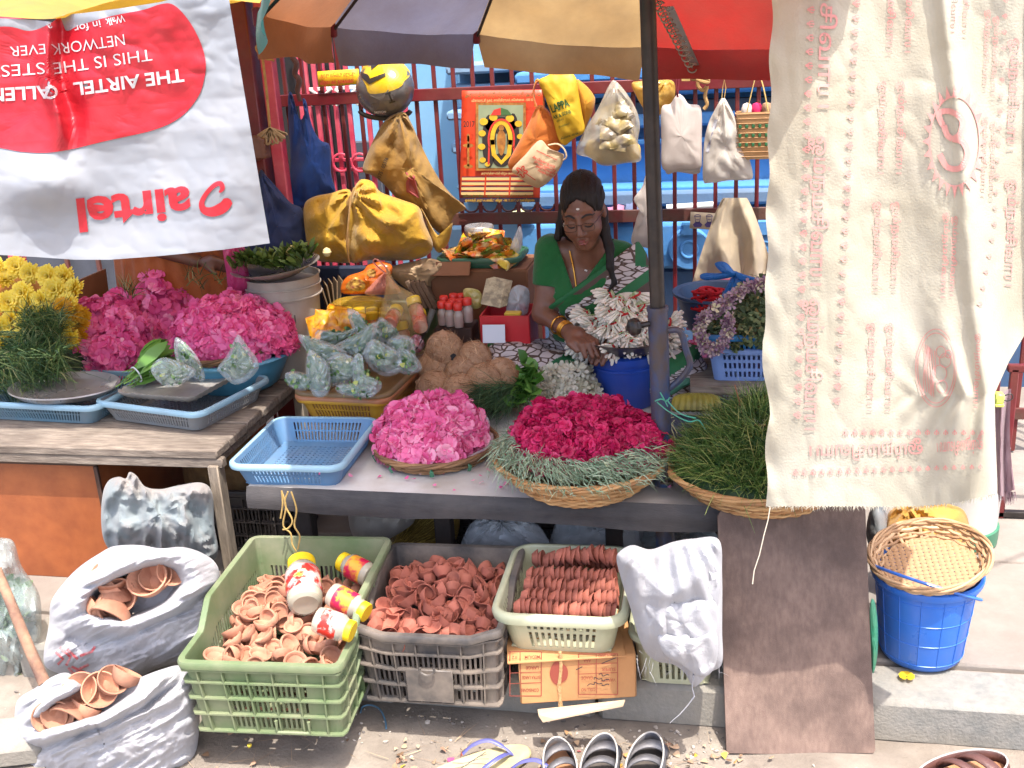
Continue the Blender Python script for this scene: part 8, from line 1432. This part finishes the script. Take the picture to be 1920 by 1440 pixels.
kn = thing('knife', 'long knife with grey handle leaning by the leaf pouches', 'knife', tuple(W(778, 662, Y=2.98))); a, b, c = W(812, 580, Y=3.02), W(796, 622, Y=3.0), W(777, 662, Y=2.97); obj('handle', tube([a, b], [.013, .012], 10, flat=.7), mat('handle_grey', c8(84, 82, 76), c8(70, 68, 62), 30, .6), kn); obj('blade', tube([b, (b+c)/2, c], [.011, .008, .001], 4, flat=.15), mat('dark_blade', c8(60, 58, 58), rough=.35, metal=.7), kn)
obj('foil_sweets', pillow([(764, 640), (776, 628), (790, 630), (796, 648), (784, 662), (768, 652)], (780, 645), 3.0, .018, 7, .004, 8, ridg=.005), mat('foil_mix', c8(206, 190, 196), c8(176, 40, 60), 60, .2, .6, 60, metal=.2), label='red and silver foil wrapped sweets by the knife', cat='sweets')
obj('wooden_block', box(W(830, 660, Y=3.1), (.3, .03, .03), .004, rz=rad(62)), WOOD, label='brown wooden batten beside the nested trays', cat='batten')
# ================================================================== the seated flower seller
def px_of(p):
    q = p-np.array([0, 0, CAMZ]); d = q@CF; return 960+FPX*(q@CR)/d, 720-FPX*(q@CU)/d
Hc = W(1094, 396, Y=2.985); HR = (Matrix.Rotation(rad(-3), 3, 'Z') @ Matrix.Rotation(rad(-4), 3, 'Y') @ Matrix.Rotation(rad(15), 3, 'X')); HRn = np.array(HR); HSC = .85
def hloc(p): return ((p-Hc)@HRn)/[HSC*.92, HSC, HSC]
def hw_(q): return np.asarray(q, float)*[HSC*.92, HSC, HSC]@HRn.T+Hc
def head_sdf(p):
    q = hloc(p); e = lambda c, r: sell(q, (c[0], -c[1], c[2]), r); a = np.abs(q[..., 0]); qa = np.stack([a, q[..., 1], q[..., 2]], -1)
    ea = lambda c, r: sell(qa, (c[0], -c[1], c[2]), r); ca = lambda A, B, ra, rb=None: scap(qa, (A[0], -A[1], A[2]), (B[0], -B[1], B[2]), ra, rb)
    d = smin(e((0, -.015, .042), (.073, .09, .083)), e((0, .03, -.025), (.06, .062, .088)), .03)
    d = smin(d, e((0, .052, -.092), (.03, .03, .022)), .03); d = smin(d, ea((.036, .05, -.036), (.03, .034, .03)), .025)
    d = smin(d, ca((.012, .088, .022), (.042, .074, .02), .008), .014)
    d = smax(d, -ea((.031, .108, -.004), (.019, .02, .012)), .012); d = smin(d, ea((.031, .077, -.006), (.0165, .0125, .0125)), .005)
    d = smin(d, ca((0, .09, .008), (0, .108, -.034), .007, .0125), .01); d = smin(d, ea((.0115, .096, -.039), (.009, .01, .0075)), .005)
    d = smin(d, e((0, .089, -.064), (.022, .012, .006)), .004); d = smin(d, e((0, .088, -.0735), (.018, .012, .0065)), .004)
    d = smax(d, -scap(qa, (0, -.103, -.0685), (.02, -.092, -.0675), .0016), .003)
    d = smin(d, ea((.072, -.008, -.008), (.01, .018, .03)), .006)
    d = smin(d, scap(q, (0, .012, -.07), (0, .035, -.16), .047, .05), .03)
    return d*HSC
SR, SL = W(1030, 468, Y=3.06), W(1168, 482, Y=3.08); ER, WR, HD = W(1018, 588, Y=3.02), W(1066, 622, Y=2.92), W(1092, 634, Y=2.885)
EL, WL, HL = W(1208, 590, Y=3.05), W(1160, 640, Y=2.96), W(1140, 648, Y=2.92); CH, WA, PE = W(1096, 545, Y=3.1), W(1096, 625, Y=3.14), W(1096, 700, Y=3.18)
KR, KL = W(955, 684, Y=3.04), W(1262, 690, Y=3.0)
def hand_sdf(p, w, h, out):
    ax = (h-w)/np.linalg.norm(h-w); up = np.array([0, 0, 1.])-ax*ax[2]; up /= np.linalg.norm(up); sd = np.cross(ax, up); d = smin(scap(p, w, w+ax*.03, .02, .024), scap(p, w+ax*.03-sd*.018, w+ax*.03+sd*.018, .014), .02); palm = w+ax*.055
    for k, (o, L) in enumerate(((-.026, .06), (-.009, .07), (.009, .066), (.026, .052))):
        b = palm+sd*o; m1 = b+ax*L*.5-up*.006; t = m1+ax*L*.35-up*.03; d = smin(d, smin(scap(p, b-ax*.02, m1, .009, .0085), scap(p, m1, t, .0085, .007), .004), .006)
    b = w+ax*.018+sd*.024*out; d = smin(d, smin(scap(p, b, b+ax*.03+sd*.016*out-up*.01, .0105, .0095), scap(p, b+ax*.03+sd*.016*out-up*.01, b+ax*.055+sd*.01*out-up*.025, .0095, .008), .005), .01); return d
def torso_sdf(p):
    d = sell(p, CH, (.118, .078, .14)); d = smin(d, scap(p, SR+[.02, 0, 0], SL-[.02, 0, 0], .038), .06); d = smin(d, scap(p, CH, WA, .09, .095), .05); d = smin(d, sell(p, PE, (.15, .12, .09)), .06)
    for s in (-1, 1): d = smin(d, sell(p, CH+[s*.055, -.062, .005], (.05, .05, .052)), .035)
    return d
def arms_sdf(p):
    d = smin(scap(p, SR, ER, .036, .03), scap(p, ER, WR, .029, .019), .02); d = smin(d, hand_sdf(p, WR, HD, 1), .012)
    e = smin(scap(p, SL, EL, .036, .03), scap(p, EL, WL, .029, .019), .02); return np.minimum(d, smin(e, hand_sdf(p, WL, HL, -1), .012))
def legs_sdf(p):
    d = scap(p, PE+[-.06, 0, .0], KR, .085, .065); d = smin(d, scap(p, KR, W(1090, 712, Y=2.96), .06, .045), .04)
    e = scap(p, PE+[.06, 0, .0], KL, .085, .065); e = smin(e, scap(p, KL, W(1110, 715, Y=3.0), .06, .045), .04); return smin(d, e, .03)
def body_sdf(p): return smin(smin(smin(head_sdf(p), torso_sdf(p), .03), arms_sdf(p), .02), legs_sdf(p), .04)
blo, bhi = np.array([min(KR[0], ER[0])-.12, 2.78, .40]), np.array([KL[0]+.12, 3.36, Hc[2]+.16])
wom = thing('person', 'woman in green blouse and leaf patterned sari sitting and tying flowers', 'person', (float(PE[0]), 3.1, .45))
SKIN = mat('brown_skin', c8(118, 77, 58), c8(104, 66, 49), 30, .45, .18, 260, dirt=c8(100, 60, 46), dsc=9, damt=.3)
V, F = snet(body_sdf, blo, bhi, .0046); bodyo = obj('body', (V, F), SKIN, wom, sharp=180)
def side(px, py, a, b):  # signed distance (m) from the photo line a-b, + on its right-hand/below side
    (x0, y0), (x1, y1) = a, b; L = math.hypot(x1-x0, y1-y0); return ((x1-x0)*(py-y0)-(y1-y0)*(px-x0))/L*.0016
def sari_line(p):
    px, py = px_of(p); return smax(side(px, py, (985, 606), (1130, 499)), -side(px, py, (1130, 499), (1166, 448))*-1, .01), px, py
def blouse_sdf(p):
    px, py = px_of(p); d = np.minimum(torso_sdf(p), smin(scap(p, SR, SR+(ER-SR)*.72, .037, .033), scap(p, SL, SL+(EL-SL)*.72, .037, .033), .01)); d = smin(torso_sdf(p), d, .025)-.0065-.0012*vnoise(p*60)
    sl1 = (p-(SR+(ER-SR)*.56))@((ER-SR)/np.linalg.norm(ER-SR)); sl2 = (p-(SL+(EL-SL)*.56))@((EL-SL)/np.linalg.norm(EL-SL)); arm = np.where(px < 1050, sl1, np.where(px > 1150, sl2, -1)); arm = np.where(p[..., 2] > SR[2]+.02, -1, arm)
    near_arm = np.where(px < 1050, scap(p, SR, ER, .05) < .012, scap(p, SL, EL, .05) < .012); d = np.maximum(d, np.where(near_arm, arm, -1))
    neck = np.maximum(side(px, py, (1040, 440), (1078, 552)), side(px, py, (1078, 552), (1152, 448))); neckcut = np.where(p[..., 1] < 3.1, -neck, -1)   # V opening at the front
    d = np.maximum(d, neckcut); d = np.maximum(d, p[..., 2]-(SR[2]+.045)); return np.maximum(d, WA[2]-p[..., 2])
V, F = snet(blouse_sdf, blo, bhi, .005); obj('blouse', (V, F), clothmat('green_blouse', c8(20, 96, 44), c8(16, 84, 38), sc=9, transl=.05, bump=.5, bsc=120), wom, sharp=180)
def sari_sdf(p):
    px, py = px_of(p); fold = np.sin((px*.66+py*.75)/6.5+2*vnoise(p*14))*.0028+.004*fbm(p*16, 2)
    tor = smin(torso_sdf(p), scap(p, SL+[.0, 0, .0], EL, .05, .05), .05); lap = legs_sdf(p)
    up = np.maximum(tor-.013-fold, -np.minimum(side(px, py, (985, 606), (1130, 500)), 1)); cutx = -side(px, py, (1128, 502), (1168, 440)); up = np.maximum(up, np.where(py < 502, cutx, -1)); up = np.where((px < 1010) & (py < 640), np.maximum(up, .002+0*px), up)
    up = np.maximum(up, p[..., 2]-(SL[2]+.058)); lp = np.maximum(lap-.02-fold*1.6, p[..., 2]-(WA[2]+.01)); return smin(up, lp, .02)
V, F = snet(sari_sdf, blo, bhi+[0, 0, 0], .0052); px, py = px_of(V); dd = side(px, py, (985, 606), (1130, 500))/.0016; dd = np.where(py < 500, np.maximum(dd, (px-1130)*.9), dd)
band = np.clip(dd/130, 0, 1); lapm = (py > 625) & (V[:, 1] < 3.25); band = np.where(lapm, np.where(np.sin((px+py*1.6)/34+1.3) > .72, .5, .32), band)
gm = bpy.data.materials.new('leaf_sari'); gm.use_nodes = True; nt = gm.node_tree; N_, L_ = nt.nodes, nt.links; b_ = N_['Principled BSDF']; b_.inputs['Roughness'].default_value = .75
at_ = N_.new('ShaderNodeAttribute'); at_.attribute_name = 'var'; cr_ = N_.new('ShaderNodeValToRGB'); cr_.color_ramp.interpolation = 'CONSTANT'; E_ = cr_.color_ramp.elements
for i, (p_, c_) in enumerate(((0, c8(24, 92, 50)), (.07, c8(78, 60, 52)), (.15, c8(79, 61, 53)), (.42, c8(30, 96, 56)), (.56, c8(80, 62, 54)), (.78, c8(24, 92, 50)), (.88, c8(79, 61, 53)))):
    e = E_[i] if i < 2 else E_.new(p_); e.position = p_; e.color = c_
mk = N_.new('ShaderNodeValToRGB'); mk.color_ramp.interpolation = 'CONSTANT'; M_ = mk.color_ramp.elements
for i, (p_, c_) in enumerate(((0, 0), (.15, 1), (.42, 0), (.87, 1))): e = M_[i] if i < 2 else M_.new(p_); e.position = p_; e.color = (c_, c_, c_, 1)
tc_2 = N_.new('ShaderNodeTexCoord'); mp_ = N_.new('ShaderNodeMapping'); mp_.inputs['Rotation'].default_value = (0, rad(35), rad(20)); mp_.inputs['Scale'].default_value = (1.0, 1.0, 3.0); L_.new(tc_2.outputs['Object'], mp_.inputs[0])
vo = N_.new('ShaderNodeTexVoronoi'); vo.feature = 'DISTANCE_TO_EDGE'; vo.inputs['Scale'].default_value = 26; vo.inputs['Randomness'].default_value = .85; L_.new(mp_.outputs[0], vo.inputs['Vector']); gt = N_.new('ShaderNodeMath'); gt.operation = 'GREATER_THAN'; gt.inputs[1].default_value = .085; L_.new(vo.outputs[0], gt.inputs[0])
ml = N_.new('ShaderNodeMath'); ml.operation = 'MULTIPLY'; L_.new(gt.outputs[0], ml.inputs[0]); L_.new(mk.outputs[0], ml.inputs[1]); mx = N_.new('ShaderNodeMix'); mx.data_type = 'RGBA'; L_.new(ml.outputs[0], mx.inputs[0]); L_.new(cr_.outputs[0], mx.inputs[6]); mx.inputs[7].default_value = c8(186, 176, 176)
L_.new(at_.outputs['Fac'], cr_.inputs[0]); L_.new(at_.outputs['Fac'], mk.inputs[0]); L_.new(mx.outputs[2], b_.inputs['Base Color'])
obj('sari', (V, F), gm, wom, var=band, sharp=180)
# hair
def hair_sdf(p):
    q = hloc(p); cap = sell(q, (0, .014, .045), (.08, .1, .089)); cut = sell(q, (0, -.1, -.022), (.0645, .085, .098)); d = smax(cap, -cut, .012); d = np.maximum(d, -(q[..., 2]+.07))
    part = np.abs(q[..., 0]); d = d+.004*np.exp(-(part/.006)**2)*(q[..., 1] < .02); d = d+.0016*np.sin(q[..., 0]*420+q[..., 2]*40)
    d = d*HSC
    bun = np.minimum(sell(q, (0, .085, -.03), (.05, .04, .06)), sell(q, (-.02, .06, -.085), (.082, .042, .1)))*HSC; d = smin(d, bun, .03)
    lk = W(np.array([1058, 1050, 1046, 1040.]), np.array([380, 415, 445, 470.]), Y=3.03)
    d = smin(d, scap(p, lk[0], lk[2], .014, .012), .02)
    rk2 = W(np.array([1128, 1132, 1143, 1144, 1152, 1141]), np.array([395, 430, 465, 500, 530, 546]), Y=np.array([3.01, 2.985, 2.965, 2.95, 2.945, 2.94]))
    for i in range(5): d = smin(d, scap(p, rk2[i], rk2[i+1], .019-.003*i, .016-.003*i), .01)
    return d+.0012*np.sin(p[..., 0]*700+3*vnoise(p*20))
V, F = snet(hair_sdf, Hc-[.16, .16, .26], Hc+[.16, .2, .2], .0046); obj('hair', (V, F), mat('black_hair', c8(30, 22, 20), c8(20, 15, 14), 90, .6, .4, 300, spec=.3, st=(1, 1, .15)), wom, sharp=180)
def surf(x, z):
    x = np.asarray(x, float); z = np.asarray(z, float); f = np.full(x.shape, .135)
    for _ in range(60): d = head_sdf(hw_(np.stack([x, -f, z], -1)))/HSC; f = f-np.clip(d, -.004, .004)*.8
    return f
def fpatch(name, out, c, m, off=.0012, k=5):
    V2, F2 = fan(out, c, k); V = hw_(np.stack([V2[:, 0], -(surf(V2[:, 0], V2[:, 1])+off), V2[:, 1]], -1)); return obj(name, (V, F2), m, bodyo)
def fline(name, pts_, w, m, off=.0015):
    P = spline(np.array(pts_, float), 5); w = np.broadcast_to(w, (len(P),)) if np.ndim(w) == 0 else np.interp(np.linspace(0, 1, len(P)), np.linspace(0, 1, len(w)), w)
    return obj(name, tube(hw_(np.stack([P[:, 0], -(surf(P[:, 0], P[:, 1])+off), P[:, 1]], -1)), w, 6), m, bodyo)
LASH = mat('lash_black', c8(24, 18, 18), rough=.6); LIPM = mat('lip', c8(128, 66, 62), rough=.4)
for s in (-1, 1):
    fline('eyebrow', [(s*.012, .02), (s*.028, .0255), (s*.045, .023), (s*.053, .015)], [.0022, .0032, .0026, .0012], LASH, .0004)
    fline('eyelash', [(s*.0175, -.0115), (s*.025, -.0155), (s*.033, -.0165), (s*.041, -.0145), (s*.0475, -.0095)], [.0012, .0022, .0024, .002, .0012], LASH, .0008)
    c_ = hw_((s*.077, .005, -.048)); obj('earring', lathe([(.001, -.009), (.005, -.006), (.0065, 0), (.005, .006), (.001, .009)], 10, c_), mat('pearl', c8(200, 190, 180), rough=.25), wom)
fpatch('lips', [(-.0225, -.068), (-.012, -.0605), (-.004, -.0585), (0, -.0598), (.004, -.0585), (.012, -.0605), (.0225, -.068), (.013, -.0765), (0, -.0795), (-.013, -.0765)], (0, -.068), LIPM, .0008)
fpatch('bindi', [(.0022*math.cos(t), .03+.005*math.sin(t)) for t in np.linspace(0, 6.28, 9)[:-1]], (0, .03), mat('kumkum', c8(140, 16, 24), rough=.8), .001, 3); fpatch('ash_mark', [(.0065*math.cos(t), .0455+.0035*math.sin(t)) for t in np.linspace(0, 6.28, 9)[:-1]], (0, .0455), mat('ash_white', c8(206, 200, 196), rough=.9), .001, 3); fpatch('kumkum_mark', [(.003*math.cos(t), .083+.008*math.sin(t)) for t in np.linspace(0, 6.28, 9)[:-1]], (0, .083), MATS['kumkum'], .003, 3)
GLF = mat('spectacle_frame', c8(50, 40, 38), rough=.3, metal=.5)
gl = []
for s in (-1, 1):
    P = np.array([(s*(.032+.0235*math.copysign(abs(math.cos(t))**.6, math.cos(t))), -.006+.0135*math.copysign(abs(math.sin(t))**.6, math.sin(t))) for t in np.linspace(0, 6.283, 28, endpoint=False)]); gl.append(tube(hw_(np.stack([P[:, 0], np.full(28, -.106)+.12*np.abs(P[:, 0])**1.2*.6, P[:, 1]-.004], -1)), .0008, 5, True)); gl.append(tube(hw_([(s*.055, -.1, 0), (s*.068, -.06, .002), (s*.076, .0, .0)]), .0011, 5))
gl.append(tube(hw_([(-.009, -.106, -.002), (0, -.11, .001), (.009, -.106, -.002)]), .0009, 5)); obj('spectacles', join(*gl), GLF, wom)
GLD = mat('gold', c8(196, 140, 60), rough=.3, metal=.9)
def onbody(px, py, off=.004):
    px = np.asarray(px, float); py = np.asarray(py, float); Yv = np.full(px.shape, 2.8)
    for _ in range(60): Yv = Yv+np.clip(body_sdf(W(px, py, Y=Yv)), -.01, .02)*.8
    return W(px, py, Y=Yv-off)
obj('necklace', tube(onbody(np.array([1068, 1070, 1073, 1076, 1079, 1081, 1086, 1092]), np.array([470, 480, 492, 508, 528, 545, 549, 540])), .0024, 6), GLD, wom); obj('pendant_mark', tube(onbody(np.array([1096, 1101]), np.array([506, 508])), .0025, 6), MATS['ash_white'], wom)
ax = (WR-ER)/np.linalg.norm(WR-ER); u_ = np.cross(ax, [0, 0, 1]); u_ /= np.linalg.norm(u_); v_ = np.cross(u_, ax)
for t_ in (.06, .1, .135, .3): c = WR-(WR-ER)*t_*1.2; r = .0225+.016*t_; obj('bangle', tube([c+r*(u_*math.cos(a)+v_*math.sin(a)) for a in np.linspace(0, 6.283, 28, endpoint=False)], .0026, 6, True), GLD, wom)
# ================================================================== second person, mostly behind the banner
X2 = float(W(330, 520, Y=3.36)[0]); Y2 = 3.36; b2 = .105
def P2(x, y, z): return np.array([X2+x, Y2+y, b2+z])
FI = W(486, 276, Y=3.3); sh_r, sh_l = P2(.17, -.01, 1.24), P2(-.17, .0, 1.24); el_r = P2(.3, -.06, 1.08); wr_r = FI-np.array([.05, .0, .04]); el_l = P2(-.24, -.02, .98); HA = W(412, 492, Y=3.2); wr_l = HA-np.array([.09, -.02, .0])
def skin2(p):
    d = smin(sell(p, P2(0, 0, 1.46), (.075, .095, .11)), sell(p, P2(0, -.035, 1.41), (.06, .062, .09)), .02); d = smin(d, scap(p, P2(0, -.095, 1.44), P2(0, -.108, 1.405), .008, .013), .01); d = smin(d, scap(p, P2(0, .01, 1.36), P2(0, .01, 1.27), .05), .03)
    d = smin(d, scap(p, sh_r, sh_l, .05), .04); d = smin(d, sell(p, P2(0, 0, 1.1), (.15, .1, .19)), .05); d = smin(d, sell(p, P2(0, .01, .86), (.165, .12, .14)), .06)
    for s in (-1, 1): d = smin(d, scap(p, P2(s*.08, 0, .8), P2(s*.085, 0, .42), .085, .055), .04); d = smin(d, scap(p, P2(s*.085, 0, .42), P2(s*.085, .01, .07), .052, .036), .03); d = smin(d, scap(p, P2(s*.085, .02, .03), P2(s*.09, -.14, .025), .03, .024), .02)
    d = smin(d, smin(scap(p, sh_r, el_r, .045, .036), scap(p, el_r, wr_r, .035, .024), .02), .03); d = smin(d, smin(scap(p, sh_l, el_l, .045, .036), scap(p, el_l, P2(-.1, -.14, .86), .035, .026), .02), .03)
    d = smin(d, scap(p, P2(-.1, -.14, .86), wr_l, .028, .022), .02)
    ax2 = np.array([.75, -.1, .55]); ax2 /= np.linalg.norm(ax2); d = smin(d, sell(p, FI-[.012, 0, .01], (.03, .028, .034)), .014)
    for k in range(4): c = FI+np.array([.012, -.026, .022-.016*k]); d = smin(d, scap(p, c+[-.024, .0, .0], c+[.014, -.004, 0], .0095, .009), .004); d = smin(d, scap(p, c+[.014, -.004, 0], c+[.018, .03, -.002], .009, .008), .004)
    d = smin(d, scap(p, FI+[-.02, -.02, .03], FI+[.012, -.034, .034], .0105, .009), .006)
    d = smin(d, sell(p, HA-[.03, 0, 0], (.04, .02, .026)), .015)
    for k in range(4): c = HA+np.array([.0, -.012+.004*k, .018-.012*k]); d = smin(d, scap(p, c-[.02, 0, 0], c+[.035-.004*abs(k-1), -.004, -.012], .0085, .007), .004)
    d = smin(d, scap(p, HA+[-.04, -.01, -.015], HA+[-.005, -.03, -.03], .01, .008), .006); return d
per2 = thing('person', 'person in orange and magenta sari standing behind the white banner', 'person', (X2, Y2, .105))
l2, h2_ = np.array([X2-.36, 3.05, .1]), np.array([FI[0]+.1, 3.6, 1.72]); V, F = snet(skin2, l2, h2_, .0075); obj('body', (V, F), mat('brown_skin2', c8(106, 68, 52), c8(92, 58, 44), 30, .5, .1, 200), wom and per2, sharp=180)
def skirt2(p):
    z = p[..., 2]-b2; k = .17+.05*np.clip((.9-z)/.8, 0, 1); r = np.hypot((p[..., 0]-X2)/(k+.03), (p[..., 1]-Y2)/(k*.8)); d = (r-1)*k*.8-.004*np.sin(np.arctan2(p[..., 1]-Y2, p[..., 0]-X2)*18); d = np.maximum(d, z-1.0); return np.maximum(d, .06-z)
V, F = snet(skirt2, l2, h2_, .009); obj('orange_sari', (V, F), clothmat('orange_sari', c8(196, 112, 62), c8(182, 98, 54), sc=20, bump=.6, bsc=140), per2, sharp=180)
def top2(p):
    z = p[..., 2]-b2; t = smin(sell(p, P2(0, 0, 1.1), (.165, .115, .2)), sell(p, P2(0, .01, .88), (.18, .135, .13)), .05); t = smin(t, scap(p, sh_r, sh_l, .058), .05); t = smin(t, scap(p, sh_r, sh_r+(el_r-sh_r)*.7, .052), .03); t = smin(t, scap(p, sh_l, sh_l+(el_l-sh_l)*.7, .052), .03); f = .005*np.sin((p[..., 0]*1.2+p[..., 2])*70)
    t = t-.004-f; cut = .93-.35*(p[..., 0]-X2)-z; t = np.maximum(t, cut); dr = np.maximum(sell(p, P2(.1, -.05, .93), (.19, .12, .1))-f, 0.84-z); return smin(t, dr, .02)
V, F = snet(top2, l2, h2_+[.05, 0, 0], .008); obj('magenta_drape', (V, F), clothmat('magenta_sari', c8(150, 22, 66), c8(130, 16, 56), sc=16, bump=.5, bsc=140), per2, sharp=180)
V, F = snet(lambda p: smin(smax(sell(p, P2(0, .012, 1.475), (.086, .103, .112)), -sell(p, P2(0, -.1, 1.41), (.066, .085, .1)), .01), sell(p, P2(0, .1, 1.42), (.05, .045, .05)), .03), P2(-.15, -.15, 1.25), P2(.15, .2, 1.65), .008); obj('hair', (V, F), MATS['black_hair'], per2, sharp=180)
